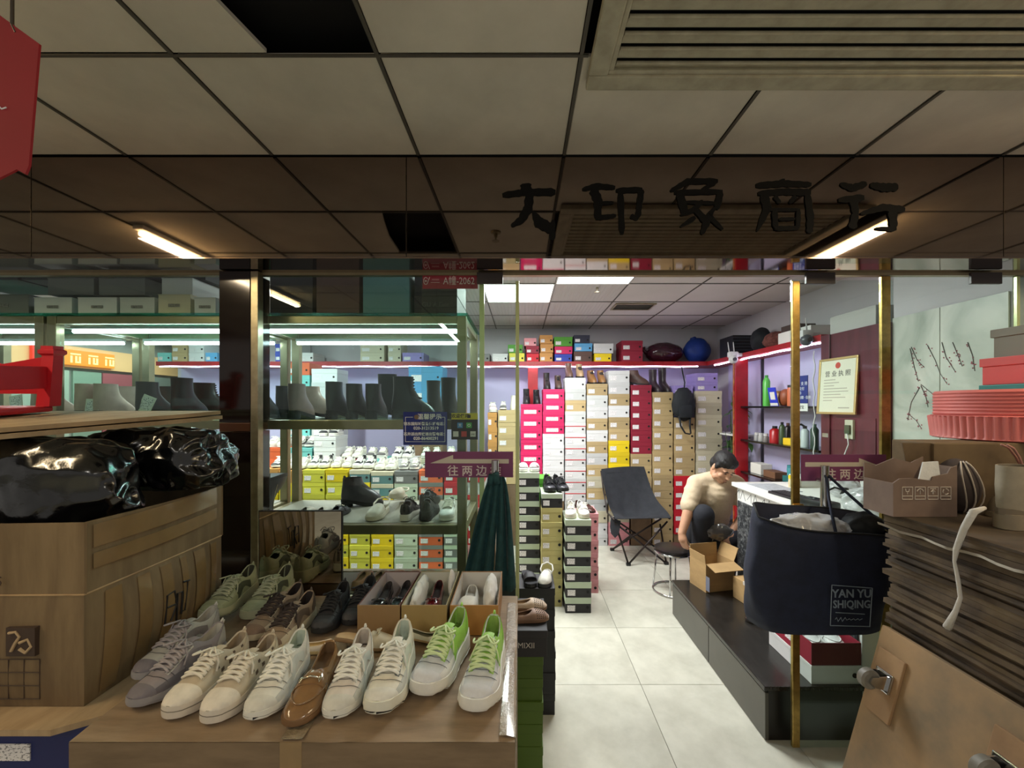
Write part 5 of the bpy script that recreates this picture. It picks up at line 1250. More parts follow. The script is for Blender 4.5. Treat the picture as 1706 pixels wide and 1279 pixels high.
# plant
pl = thing('potted_plant', 'leafy green plant in the corner between the cream boxes and the red upright', 'plant', (2.36, 4.60, 0))
MB().lathe([(0, 0), (.12, 0), (.16, .30), (.15, .30), (.145, .27), (0, .27)], 20).build('pot', mat('pot_dark', (50, 42, 40), .5), pl, smooth=40)
rnd = random.Random(5); lf = MB(); n = 6
lf.rings([[(x*.11, -wv, .012*math.sin(PI*x) - .03*x*x), (x*.11, 0, .012*math.sin(PI*x) - .03*x*x - .004), (x*.11, wv, .012*math.sin(PI*x) - .03*x*x)] for x, wv in ((0, .001), (.15, .014), (.4, .022), (.65, .019), (.85, .010), (1, .0008))], close=False)
lfm = lf.mesh('leaf', 'all'); M_leaf = [mat('leaf_a', (58, 100, 50), .4), mat('leaf_b', (84, 124, 66), .4), mat('leaf_c', (40, 76, 42), .45)]
for q in range(14):
    a = rnd.uniform(0, 2*PI); r = rnd.uniform(.02, .13); h = rnd.uniform(1.25, 1.85)
    tip = Vector((r*math.cos(a)*1.2, r*math.sin(a), h)); st_ = [Vector((.02*math.cos(a), .02*math.sin(a), .26)), Vector((r*.5*math.cos(a), r*.5*math.sin(a), h*.6)), tip]
    MB().tube(st_, [.008, .006, .003], 6).build('stem', mat('stem_green', (70, 84, 50), .6), pl, smooth='all')
    for k2 in range(8):
        v = st_[1].lerp(tip, rnd.uniform(-.1, 1.0)); o = put('leaf', lfm, M_leaf[rnd.randrange(3)], pl, v, (rnd.uniform(-.5, .5), rnd.uniform(-.3, .9), rnd.uniform(0, 2*PI))); o.scale = (rnd.uniform(.7, 1.2),)*3
# ================================================================== shoe table: a big taped carton
TZ = .85
def card(key, c, dark, sx=(1, 1, 1), sc=6):
    return mat(key, c, .75, vary=.3, scale=sc, bump=.12, stretch=sx, dark=dark)
M_card1 = card('table_card', (146, 124, 98), (124, 104, 80), (1, 6, 1), 5)
M_card2 = card('big_carton', (128, 107, 76), (106, 86, 60), (5, 5, .7), 4)
M_card3 = card('flat_card', (176, 152, 118), (150, 126, 94), (3, 1, 1), 6)
M_tape = mat('brown_tape', (136, 110, 74), .15, coat=.4, vary=.15, scale=12, spec=.5)
M_cleartape = mat('clear_tape', (150, 134, 108), .16, coat=.5, vary=.35, scale=40, bump=.9, spec=.6)
tb = thing('display_carton', 'large taped brown carton used as a table for the shoes in front', 'carton', (-.99, .92, 0))
TW, TD = .977, .70
nx, ny = 24, 12; b = MB(); gr = []
for j in range(ny+1):
    gr.append([(TW*i/nx, TD*j/ny, TZ - .0015 - .003*abs(mnoise.noise(Vector((i*.4, j*.5, 1)))) - (.004 if j in (0,) else 0)) for i in range(nx+1)])
b.rings(gr, close=False); b.build('top', M_card1, tb, smooth='all')
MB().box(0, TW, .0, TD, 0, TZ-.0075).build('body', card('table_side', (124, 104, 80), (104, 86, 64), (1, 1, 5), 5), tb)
MB().box(.462, .51, -.0006, .0, .0, TZ-.006).build('tape', M_tape, tb); MB().box(.462, .51, .002, .20, TZ-.0012, TZ-.0004).build('tape', M_cleartape, tb)
b = MB(); gr = []
for j in range(20):
    gr.append([(TW - .035 + .0 , .01 + j*.033, TZ + .001), (TW - .018, .01 + j*.033, TZ + .0015 + .002*mnoise.noise(Vector((j*.9, 0, 3)))), (TW + .0012, .01 + j*.033, TZ - .004), (TW + .0018, .01 + j*.033, TZ - .05 - .004*mnoise.noise(Vector((j*.7, 4, 0))))])
b.rings(gr, close=False); b.build('edge_tape', M_cleartape, tb, smooth=30)
def tshoe(kind, toe, hd, cols, label, name='sneaker', cat='sneaker', scale=.87, rough=.6, coat=0.0, tilt=(0, 0), dz=0.0):
    p = on_level(*toe, TZ); L = KINDS[kind]['L'] * scale; a = math.radians(hd)
    return shoe(kind, cols, name, label, cat, (p.x - math.cos(a)*L/2, p.y - math.sin(a)*L/2, TZ + .0015 + dz), hd, tilt, None, scale, rough, coat)
GR = dict(guard=(98, 92, 98), upper=(140, 132, 134), accent=(196, 192, 182), accent2=(170, 166, 160), toe=(112, 106, 112), sole=(150, 146, 146), lace=(158, 150, 150), side=(120, 112, 116), lining=(206, 202, 190), tab=(210, 206, 196))
tshoe('runner', (228, 1140), -98, dict(GR, upper=(176, 174, 166), side=(120, 112, 110)), 'grey and pale green sneaker, the farther one at the left end of the table')
tshoe('runner', (218, 1186), -102, GR, 'grey mesh sneaker at the left front corner of the table')
CV = dict(upper=(196, 182, 158), accent=(202, 188, 164), toe=(226, 218, 202), sole=(216, 206, 190), lace=(226, 218, 200), side=(88, 72, 58), lining=(176, 160, 136), tab=(206, 192, 168))
tshoe('canvas', (280, 1202), -95, CV, 'beige canvas sneaker with dark motifs, left one of the pair')
tshoe('canvas', (346, 1210), -92, CV, 'beige canvas sneaker with dark motifs, right one of the pair')
WR1 = dict(outsole=(30, 28, 28), guard=(196, 198, 190), upper=(222, 220, 208), accent=(206, 204, 192), accent2=(226, 226, 218), toe=(214, 212, 200), sole=(226, 224, 212), lace=(236, 234, 222), side=(210, 214, 206), lining=(198, 210, 196), tab=(232, 232, 224))
tshoe('runner', (422, 1208), -87, WR1, 'white running shoe left of the patent loafer, its bow tied')
tshoe('loafer', (489, 1214), -84, dict(upper=(140, 106, 70), sole=(120, 88, 56), lining=(120, 92, 62), accent=(132, 98, 62)), 'brown patent loafer with a gold bit in the front row', 'loafer', 'loafer', .92, .16, .8)
tshoe('runner', (556, 1206), -86, dict(WR1, upper=(220, 212, 200), lining=(200, 190, 178)), 'white running shoe right of the patent loafer')
tshoe('chunky', (628, 1198), -90, dict(WR1, upper=(224, 220, 204), accent=(110, 118, 118), accent2=(222, 214, 196), side=(206, 212, 196), toe=(228, 226, 214), sole=(226, 224, 206)), 'white chunky sneaker with grey eyestays and a green heel loop', scale=.86)
GN = dict(quarter=(150, 200, 84), guard=(224, 224, 222), upper=(206, 210, 214), accent=(160, 206, 92), accent2=(142, 196, 70), toe=(214, 216, 220), sole=(232, 230, 220), lace=(206, 224, 170), side=(150, 200, 82), lining=(150, 186, 88), tab=(158, 210, 92))
tshoe('chunky', (700, 1166), -106, GN, 'white and lime green chunky sneaker, the left and farther one', scale=.9)
tshoe('chunky', (788, 1194), -98, GN, 'white and lime green chunky sneaker at the right edge of the table', scale=.9)
GS = dict(guard=(150, 158, 124), quarter=(160, 168, 132), upper=(166, 172, 138), accent=(150, 160, 122), accent2=(172, 178, 146), toe=(158, 166, 132), sole=(176, 178, 146), lace=(176, 180, 150), side=(74, 80, 60), lining=(70, 70, 56), tab=(170, 176, 142))
tshoe('chunky', (342, 1038), -93, GS, 'sage green sneaker at the far left of the table, left one', scale=.84)
tshoe('chunky', (412, 1038), -93, GS, 'sage green sneaker at the far left of the table, right one', scale=.84)
BR = dict(guard=(206, 192, 166), upper=(150, 130, 108), accent=(206, 192, 166), accent2=(92, 78, 66), toe=(132, 108, 90), sole=(200, 186, 158), lace=(60, 50, 46), side=(100, 84, 70), lining=(50, 42, 40), tab=(90, 78, 68))
tshoe('runner', (412, 1074), -99, BR, 'brown patterned sneaker with dark laces, the farther one', scale=.86)
tshoe('runner', (438, 1097), -95, BR, 'brown patterned sneaker with dark laces, the nearer one', scale=.86)
BKS = dict(upper=(40, 40, 44), accent=(30, 30, 33), sole=(36, 36, 38), lace=(28, 28, 30), lining=(24, 24, 26), tab=(40, 40, 42), toe=(52, 52, 56))
tshoe('runner', (530, 1062), -88, BKS, 'black running shoe beside the boxed black pumps, left one', scale=.8)
tshoe('runner', (581, 1048), -89, BKS, 'black running shoe beside the boxed black pumps, right one with loose laces', scale=.8)
tshoe('flat', (466, 1086), 182, dict(upper=(226, 216, 202), sole=(206, 186, 140), lining=(214, 190, 140)), 'white and yellow low shoe lying behind the patent loafer', 'low_shoe', 'shoe', .62)
shoe('mule', dict(upper=(206, 196, 174), accent=(198, 186, 162), sole=(150, 120, 86), lining=(190, 160, 120), heel=(190, 178, 154)), 'mule', 'beige pointed mule with a bow, toe to the right', 'mule', (-.462, 1.268, TZ+.0015), 3, scale=.76)
shoe('pump', dict(upper=(204, 198, 176), accent=(196, 188, 164), sole=(170, 140, 100), lining=(120, 118, 96), heel=(190, 180, 160)), 'bow_shoe', 'beige shoe with a large knotted bow behind the lime green sneaker', 'shoe', (-.285, 1.295, TZ+.0015), 5, scale=.62)
# the three open boxes
M_tissue = mat('white_tissue', (220, 220, 216), .8, bump=.5, scale=18)
def openbox(x0, x1, y0, y1, h, cin, cout, cfront, label, rz=0):
    o = thing('open_shoe_box', label, 'shoe box', (x0, y0, TZ+.0015), rz); w, d, t = x1-x0, y1-y0, .003
    mo, mf, mi = mat('obx_%d_%d_%d' % cout, cout, .55), mat('obx_%d_%d_%d' % cfront, cfront, .5), mat('obx_%d_%d_%d' % cin, cin, .7)
    MB().box(0, w, 0, t, 0, h).build('front_wall', mf, o); MB().box(0, w, d-t, d, 0, h).build('back_wall', mo, o)
    MB().box(0, t, t, d-t, 0, h).build('side_wall', mo, o); MB().box(w-t, w, t, d-t, 0, h).build('side_wall', mo, o)
    MB().box(t, w-t, t, d-t, 0, t).build('bottom', mi, o)
    MB().box(t, t+.001, t, d-t, t, h-.002).build('inner_lining', mi, o); MB().box(w-t-.001, w-t, t, d-t, t, h-.002).build('inner_lining', mi, o); MB().box(t+.001, w-t-.001, d-t-.001, d-t, t, h-.002).build('inner_lining', mi, o)
    return o
o1 = openbox(-.520, -.385, 1.335, 1.61, .095, (178, 170, 172), (96, 52, 44), (150, 120, 82), 'open shoe box holding black pumps, left of the three open boxes')
o2 = openbox(-.380, -.236, 1.335, 1.61, .095, (196, 196, 186), (150, 140, 104), (164, 138, 88), 'open shoe box holding a wine red pump, middle of the three open boxes')
o3 = openbox(-.226, -.072, 1.335, 1.61, .095, (206, 204, 200), (150, 106, 60), (168, 120, 62), 'open shoe box holding a white shoe and tissue, right of the three open boxes')
PB = dict(upper=(26, 26, 28), sole=(24, 22, 22), lining=(60, 54, 54), accent=(40, 40, 42), heel=(20, 20, 20))
shoe('pump', PB, 'pump', 'shiny black pump with a bow in the left open box, left one', 'pump', (-.486, 1.465, TZ+.036), -90, (0, -8), scale=.72, rough=.15, coat=.6)
shoe('pump', PB, 'pump', 'shiny black pump with a bow in the left open box, right one', 'pump', (-.422, 1.475, TZ+.036), -90, (0, -8), scale=.72, rough=.15, coat=.6)
shoe('pump', dict(upper=(92, 16, 22), sole=(40, 20, 20), lining=(40, 12, 14), accent=(80, 14, 20), heel=(40, 12, 14)), 'pump', 'wine red patent pump wrapped in tissue in the middle box', 'pump', (-.302, 1.465, TZ+.036), -90, (0, -8), scale=.76, rough=.12, coat=.8)
o = thing('tissue_paper', 'crumpled white tissue left of the wine red pump', 'tissue', (-.354, 1.47, TZ+.012)); blob('tissue', M_tissue, o, (0, 0, .052), (.015, .105, .05), .3, 30, 31, 4)
o = thing('tissue_paper', 'white tissue roll standing right of the wine red pump', 'tissue', (-.255, 1.55, TZ+.012)); blob('tissue', M_tissue, o, (0, 0, .058), (.011, .03, .055), .2, 30, 35, 3)
shoe('flat', dict(upper=(214, 212, 204), sole=(196, 190, 176), lining=(200, 196, 186), accent=(206, 204, 196)), 'flat_shoe', 'white shoe standing in the right open box', 'shoe', (-.182, 1.47, TZ+.034), -90, (0, -10), scale=.84)
o = thing('tissue_paper', 'folded white tissue in the right open box', 'tissue', (-.107, 1.475, TZ+.012)); blob('tissue', M_tissue, o, (0, 0, .058), (.022, .095, .052), .28, 26, 41, 4)
# shoes on the black stacks inside the door
BG = dict(sole=(120, 92, 70))
zb1, zb2 = .0865*7 + .1046, .108*6
shoe('flat', dict(upper=(140, 112, 94), lining=(120, 92, 70), **BG), 'perforated_flat', 'brown perforated flat shoe on the lettered black box, front one', 'shoe', (.012, 1.70, zb1+.001), 12, scale=.84)
shoe('flat', dict(upper=(196, 178, 158), lining=(176, 150, 120), **BG), 'perforated_flat', 'beige perforated flat shoe with a tied cord behind the brown one', 'shoe', (.008, 1.80, zb1+.001), 5, scale=.84)
shoe('clog', dict(upper=(206, 190, 166), sole=(60, 54, 56), accent=(206, 190, 166), lining=(200, 180, 150)), 'clog', 'cream slip-on shoe at the gold door edge on the black stack', 'shoe', (-.06, 2.235, zb2+.001), -100, scale=.72)
shoe('slide', dict(upper=(30, 30, 36), lining=(40, 40, 46), sole=(30, 30, 34)), 'slipper', 'black slipper with a pale footbed on the black stack', 'slipper', (.038, 2.235, zb2+.001), -80, scale=.72)
shoe('clog', dict(upper=(216, 214, 206), sole=(40, 40, 44), accent=(216, 214, 206), lining=(150, 146, 140)), 'clog', 'white speckled slip-on shoe on the right of the black stack', 'shoe', (.130, 2.235, zb2+.001), -100, scale=.72)
# perforations on the two flats
for o in [q for q in bpy.data.objects if q.name.startswith('perforated_flat')]:
    S, dd, *_ = surf('flat'); hl = MB()
    for t in (.74, .78, .82, .86, .90):
        for a in range(20, 165, 18):
            c = S(t, a, .0006); hl.sphere(c, .0026, 6)
    hl.build('perforations', mat('perforation', (30, 24, 22), .9), o)
# shoes on the aisle stacks
WS = dict(upper=(226, 226, 222), sole=(222, 220, 212), lining=(206, 204, 198))
for s, px in ((0, 871), (1, 889)): shoe('slide', WS, 'slipper', 'white knotted slide on the tall grey-lidded stack, %s one' % ('left', 'right')[s], 'slide', ((px-CX)*3.5/F, 3.53, SA+.001), -92 + 6*s, scale=.86)
for s, px in ((0, 914), (1, 933)): shoe('chunky', dict(upper=(28, 28, 32), accent=(60, 60, 66), sole=(30, 30, 32), lace=(40, 40, 42), lining=(30, 30, 32)), 'sneaker', 'shiny black sneaker on the olive stack, %s one' % ('left', 'right')[s], 'sneaker', ((px-CX)*3.43/F, 3.45, SB+.001), -84 + 10*s, scale=.84, rough=.25)
for s, px in ((0, 950), (1, 970)): shoe('canvas', dict(upper=(226, 224, 220), accent=(214, 212, 208), sole=(226, 216, 198)), 'sneaker', 'white sneaker on the grey-lidded stack by the aisle, %s one' % ('left', 'right')[s], 'sneaker', ((px-CX)*3.34/F, 3.345, SC+.001), -97 + 10*s, scale=.9)
shoe('loafer', dict(upper=(76, 44, 40), sole=(50, 40, 36)), 'loafer', 'dark brown shoe on the pink stack behind the white sneakers', 'shoe', (.556, 3.66, .112*6+.001), -60, scale=.9, rough=.3)

# ================================================================== left foreground
LZ = .81
sb = thing('flat_board', 'flat cardboard sheet under the bulging carton at the left', 'cardboard', (0, 0, LZ-.016))
poly = [(-2.05, 1.62), (-2.05, 1.0), (-1.12, 1.0), (-1.03, 1.055), (-1.03, 1.62)]
b = MB(); n5 = len(poly); b.add([(x, y, 0) for x, y in poly] + [(x, y, .015) for x, y in poly], [tuple(reversed(range(n5))), tuple(range(n5, 2*n5))] + [(i, (i+1) % n5, n5+(i+1) % n5, n5+i) for i in range(n5)]); b.build('sheet', M_card3, sb)
# blue shoe boxes carrying it
z = LZ - .017
for r_ in range(2):
    for c_ in range(2):
        shoebox('royal blue', .30, .24, .115, (-1.185 - .31*c_, 1.045, z - .116*(r_+1)), 0, 'dark blue shoe box under the cardboard sheet, %s row, %s from the table' % (('top', 'second', 'third')[r_], ('first', 'second', 'third')[c_]), 'dark blue shoe boxes at the left', sticker='left', lid=.3)
MB_ = thing('stacked_carton', 'brown carton at the floor carrying the dark blue shoe boxes', 'carton', (-2.0, 1.04, 0)); MB().rbox(0, .97, 0, .5, 0, LZ-.017-.233, .006).build('body', M_card2, MB_); MB().box(0, .97, -.001, 0, .15, .20).build('tape', M_tape, MB_)
# bulging carton
bc = thing('bulging_carton', 'big bulging brown carton bound with tape and stuffed with black bags', 'carton', (0, 0, LZ))
X1, X0, Y0, Y1 = -1.12, -1.95, 1.077, 1.57
def bulge(z, grow=0.0):
    pts = []; n = 14; k = math.sin(PI * min(max(z / .30, 0), 1)) * .018 + grow
    for i in range(n): u = i/n; pts.append((X0 + (X1-X0)*u, Y0 - k*math.sin(PI*u)*1.4, z))
    for i in range(n): u = i/n; pts.append((X1 + k*math.sin(PI*u)*1.5, Y0 + (Y1-Y0)*u, z))
    for i in range(n): u = i/n; pts.append((X1 + (X0-X1)*u, Y1 + k*math.sin(PI*u), z))
    for i in range(n): u = i/n; pts.append((X0, Y1 + (Y0-Y1)*u, z))
    return pts
MB().rings([bulge(q*.285/8) for q in range(9)], True, True, True).build('body', M_card2, bc, smooth=30)
n = 14
up = lambda z, i0, i1, k: [Vector(p) + Vector((0, 0, 0)) for p in [bulge(z, k)[i % 56] for i in range(i0, i1+1)]]
for i0, nm in ((0, 'front_flap'), (14, 'side_flap'), (28, 'back_flap')):
    f = MB(); rr = []
    for q in range(5):
        z = .287 + q*.046; r_ = up(z, i0, i0+14, .012*q/4)
        rr.append([*r_, *[Vector((p.x*.997, p.y + .004, p.z)) if i0 != 14 else Vector((p.x-.004, p.y, p.z)) for p in reversed(r_)]])
    f.rings(rr, True, True, True); f.build(nm, card('carton_flap', (130, 109, 78), (110, 90, 62), (5, 5, .7), 4), bc, smooth=30)
f = MB(); f.tube([Vector(p) + Vector((0, 0, 0)) for p in bulge(.286)[0:29]], .0028, 6); f.build('crease', card('crease', (186, 158, 116), (150, 120, 84)), bc)
for y0, y1 in ((1.12, 1.165), (1.21, 1.25), (1.285, 1.325), (1.36, 1.385), (1.42, 1.47), (1.50, 1.53)):
    f = MB(); rr = []
    for q in range(9):
        z = .012 + q*.262/8; k_ = math.sin(PI*z/.30)*.018*1.5
        rr.append([(X1 + k_*math.sin(PI*(yy-Y0)/(Y1-Y0)) + .0022, yy + (z - .14)*.06, z) for yy in (y0, (y0+y1)/2, y1)])
    f.rings(rr, close=False); f.build('tape', M_tape, bc, smooth='all')
for z0_, z1_, m in ((.345, .385, M_tape), (.40, .46, M_card3)):
    f = MB(); rr = []
    for q in range(11):
        yy = Y0 + .02 + (Y1-Y0-.05)*q/10; k_ = (.018*0 + .014)*1.5*math.sin(PI*(yy-Y0)/(Y1-Y0))
        rr.append([(X1 + k_ + .0012, yy, z0_ + .012*q/10), (X1 + k_ + .0012, yy, z1_ + .012*q/10)])
    f.rings(rr, close=False); f.build('tape', M_tape, bc, smooth='all')
# printed mark on the side: slanted A n J strokes
M_bprint = mat('black_print', (30, 26, 24), .6); f = MB()
def side(px, py, off=.004):
    Y = (X1 + .02) * F / (px - CX); kx = X1 + .018*1.5*math.sin(PI*(Y-Y0)/(Y1-Y0))*.9 + off
    Y = kx * F / (px - CX); return Vector((kx, Y, HC + (CY-py)*Y/F - LZ))
for path in ([(275,1040),(279,992),(291,984),(294,1006),(285,1034)], [(279,1012),(293,1006)], [(294,1036),(296,988),(304,985),(302,1022)], [(302,1018),(308,1016),(313,968)], [(306,969),(316,966)]):
    pts = [side(*q) for q in path]
    f.tube(pts, .0028, 5)
f.build('printed_mark', M_bprint, bc)
# printed square with a swirl and a size table on the front
M_faint = mat('faint_print', (64, 48, 38), .7)
def front(px, py): 
    Y = Y0 - .01
    for _ in range(4):
        x = (px-CX)*Y/F; z = HC + (CY-py)*Y/F - LZ; Y = Y0 - math.sin(PI*min(max(z/.30, 0), 1))*.018*1.4*math.sin(PI*min(max((x-X0)/(X1-X0), 0), 1)) - .0012
    return (x, Y, z)
a_, c_ = front(12, 1092), front(66, 1042); MB().box(a_[0], c_[0], min(a_[1], c_[1])-.003, max(a_[1], c_[1])+.002, a_[2], c_[2]).build('printed_square', M_faint, bc)
fo = front; front = lambda x, y: (fo(x, y)[0], fo(x, y)[1] - .007, fo(x, y)[2])
sw = MB(); sw.tube([front(20, 1052), front(32, 1050), front(38, 1058), front(30, 1070), (front(24, 1082))], .0035, 6); sw.tube([front(38, 1068), front(52, 1062), front(58, 1074), front(48, 1084), front(38, 1078)], .004, 6); sw.build('printed_swirl', M_card3, bc)
front = fo; gl = MB()
for py in (1098, 1120, 1142, 1164): p_, q_ = front(-20, py), front(66, py); gl.tube([p_, q_], .0012, 4)
for px in (66, 40, 14): p_, q_ = front(px, 1098), front(px, 1164); gl.tube([p_, q_], .0012, 4)
gl.build('printed_table', M_faint, bc)
q_ = front(6, 966); text('print', '.5', .035, M_faint, bc, (q_[0], Y0-.014, q_[2]))
# black plastic bags
M_poly = mat('black_polythene', (8, 9, 12), .16, spec=.7, coat=.5, bump=.15, scale=38)
for c, r, sd, lb in (((-1.47, 1.212, 1.345), (.335, .105, .138), 2, 'big black plastic bag at the left edge, stuffed in the carton'), ((-1.235, 1.455, 1.395), (.205, .112, .101), 6, 'crinkled shiny black plastic bag bulging over the carton corner')):
    o = thing('plastic_bag', lb, 'plastic bag', (c[0], c[1], c[2]-r[2])); blob('film', M_poly, o, (0, 0, r[2]), r, .22 if sd == 6 else .12, 9 if sd == 6 else 7, sd, 6, flat=-r[2]+.01, boxy=3.6)
# folded cardboard lying on the bags
fb = thing('folded_carton', 'flattened pale carton lying on the black bags', 'cardboard', (0, 1.0, 1.483), rot=(.075, 0, 0))
poly = [(-2.2, 1.02), (-1.55, 1.0), (-1.42, 1.04), (-1.15, 1.50), (-1.135, 1.60), (-2.2, 1.66)]; n6 = len(poly)
for zz, s_, nm in ((0.0, 0, 'lower_layer'), (.017, 1, 'upper_layer')):
    b = MB(); pp = [(x - .012*s_, y - 1.0 + .008*s_) for x, y in poly]
    b.add([(x, y, zz + .004*math.sin(x*9)) for x, y in pp] + [(x, y, zz + .013 + .004*math.sin(x*9)) for x, y in pp], [tuple(reversed(range(n6))), tuple(range(n6, 2*n6))] + [(i, (i+1) % n6, n6+(i+1) % n6, n6+i) for i in range(n6)]); b.build(nm, M_card3, fb)
tn = MB()
for q in range(12): tn.sphere((-1.56 + q*.011, -.002 + .003*math.sin(q*3), .017 + .006*math.sin(q*2.1)), (.008, .006, .007), 6)
tn.build('torn_edge', mat('torn_card', (96, 76, 56), .9), fb)
# upturned red plastic stool
M_redp = mat('red_plastic', (196, 30, 44), .42, vary=.08, scale=4)
rs_ = thing('plastic_stool', 'red plastic stool standing upside down on the folded carton', 'stool', (-1.865, 1.42, 1.551), rot=(.075, 0, .12))
sx, sy = .17, .13
MB().rbox(-sx+.02, sx-.02, -sy+.01, sy-.01, 0, .022, .008).build('seat', M_redp, rs_, smooth=40)
for ix in (-1, 1):
    for iy in (-1, 1):
        f = MB(); rr = []
        for zz, o_, hw2 in ((.02, 0, .022), (.10, .006, .021), (.205, .014, .019), (.212, .014, .026), (.224, .014, .026), (.228, .014, .020), (.240, .014, .020)):
            cx_, cy_ = ix*(sx - .028 + o_), iy*(sy - .02 + o_)
            rr.append([(cx_-hw2, cy_-hw2, zz), (cx_+hw2, cy_-hw2, zz), (cx_+hw2, cy_+hw2, zz), (cx_-hw2, cy_+hw2, zz)])
        f.rings(rr, True, True, True); f.build('leg', M_redp, rs_)
for iy in (-1, 1):
    f = MB(); pp = [(-sx+.04, .045), (-sx+.055, .065), (sx-.055, .065), (sx-.04, .045), (sx-.034, .200), (0, .172), (-sx+.034, .200)]
    f.prism(pp, iy*(sy-.012) - .006, iy*(sy-.012) + .006); f.build('stretcher', M_redp, rs_)
for ix in (-1, 1): MB().rbox(ix*(sx-.02) - .006, ix*(sx-.02) + .006, -sy+.03, sy-.03, .085, .165, .003).build('stretcher', M_redp, rs_)
# red hanging banner
M_banner = mat('red_banner', (146, 20, 32), .75, vary=.15, scale=5)
hb_ = thing('hanging_banner', 'red pointed banner hanging from the hall ceiling at top left', 'banner', (0, .55, 0))
pp = [W(px, py, .55) for px, py in ((-70, 40), (-2, 24), (67, 74), (50, 276), (44, 291), (30, 283), (-4, 300), (-70, 290))]
MB().prism([(p.x, p.z) for p in pp], -.0015, .0015).build('cloth', M_banner, hb_)
a_, c_ = W(28, 0, .55), W(20, 40, .55); MB().tube([(a_.x, 0, 2.617), (a_.x - .003, 0, 2.60), (c_.x, 0, c_.z), (c_.x + .006, 0, c_.z - .012)], .0022, 6).build('hook', mat('hook_wire', (60, 50, 40), .5), hb_)
q_ = W(6, 182, .55); f = MB(); f.tube([(q_.x - .005, -.002, q_.z + .004), (q_.x, -.002, q_.z - .001), (q_.x + .006, -.002, q_.z + .001)], .001, 5); f.build('white_mark', M_wp, hb_)
# ================================================================== right foreground pile
ST = 1.232
M_sheet = [card('sheet_a', (92, 76, 56), (60, 48, 36), (1, 1, 1), 9), card('sheet_b', (76, 62, 46), (48, 38, 28), (1, 1, 1), 9), card('sheet_c', (108, 92, 70), (72, 58, 44), (1, 1, 1), 9)]
M_film = mat('wrap_film', (150, 140, 126), .08, spec=.9, coat=.8)
lo = thing('support_carton', 'dark brown carton hidden under the tied bundle at the right', 'carton', (1.26, .86, 0)); MB().rbox(0, .62, 0, .52, 0, .56, .005).build('body', M_card2, lo)
bu = thing('cardboard_bundle', 'tall tied bundle of flattened dark brown cartons at the right', 'cardboard', (1.20, .80, .561))
rnd = random.Random(11); z = 0.0; hts = []
while z < ST - .561 - .004:
    h = min(rnd.uniform(.009, .017), ST - .561 - z)
    hts.append((z, h)); z += h
N = len(hts)
for i, (z, h) in enumerate(hts):
    u = i / N; dx = rnd.uniform(-.006, .022) + .03*(1-u); dy = rnd.uniform(-.03, .0)
    nn = 9; b = MB(); bot, tp = [], []
    for j in range(nn + 1):
        y = -.02 + .63*j/nn + dy*(j == nn); wv = .0025*math.sin(j*1.3 + i)
        bot.append([(dx + wv, y, z + .0004), (.66, y, z + .0004)]); tp.append([(dx + wv + rnd.uniform(-.001, .002), y, z + h - .0004), (.66, y, z + h - .0004)])
    rr = [[b_[0], b_[1], t_[1], t_[0]] for b_, t_ in zip(bot, tp)]
    b.rings(rr, True, True, True); b.build('sheet', M_sheet[rnd.randrange(3)], bu)
for zz, th in ((.622, .008),):
    f = MB(); f.rings([[(-.010 + .003*math.sin(q), -.02 + .62*q/16, zz + .004*math.sin(q*1.7)), (-.012 + .003*math.sin(q), -.02 + .62*q/16, zz + th + .004*math.sin(q*1.7))] for q in range(17)], close=False); f.build('film_edge', M_film, bu, smooth='all')
M_rope = mat('white_rope', (196, 192, 184), .8, bump=.4, scale=60)
def bun(px, py, off=.012):
    X = 1.20 - off; Y = X * F / (px - CX); return Vector((X - 1.20, Y - .80, HC + (CY-py)*Y/F - .561))
rp = [bun(1640, 846, -.04), bun(1622, 852), bun(1606, 880), bun(1593, 915), bun(1590, 935), bun(1596, 965), bun(1600, 995), bun(1592, 1018), bun(1578, 1045)]
MB().tube(rp, [.005, .009, .008, .007, .004, .005, .005, .006, .010], 8).build('tie', M_rope, bu, smooth='all')
# torn carton
M_gray_card = card('grey_brown_card', (124, 104, 92), (104, 86, 76), (1, 1, 1), 6)
tc_ = thing('torn_carton', 'torn grey-brown carton with printed handling symbols on the bundle', 'carton', (1.165, 1.315, ST+.001))
w, d, h = .20, .115, .125; t = .004
def ragged(b, pts, y0, y1): b.prism(pts, y0, y1)
b = MB(); ragged(b, [(0, 0), (w, 0), (w, h+.035), (w-.02, h+.028), (w-.03, h+.01), (w*.62, h), (w*.60, h-.012), (w*.3, h-.004), (.02, h-.006), (0, h-.02)], 0, t); b.build('front_wall', M_gray_card, tc_)
b = MB(); ragged(b, [(0, 0), (w, 0), (w, h+.05), (w*.8, h+.03), (w*.5, h+.045), (w*.2, h+.02), (0, h+.03)], d-t, d); b.build('back_wall', M_gray_card, tc_)
MB().box(0, t, t, d-t, 0, h-.02).build('side_wall', M_gray_card, tc_)
MB().box(w-t, w, t, d-t, 0, h+.03).build('side_wall', M_gray_card, tc_)
MB().box(t, w-t, t, d-t, 0, t).build('bottom', M_gray_card, tc_)
b = MB(); b.rings([[(.085, .006, h-.015), (.10, .006, h+.045), (.145, .004, h+.048), (.155, .006, h-.01)], [(.085, .010, h-.015), (.10, .010, h+.045), (.145, .008, h+.048), (.155, .010, h-.01)]], True, True, True); b.build('white_liner', M_tissue, tc_)
M_whp = mat('symbol_print', (196, 186, 174), .7)
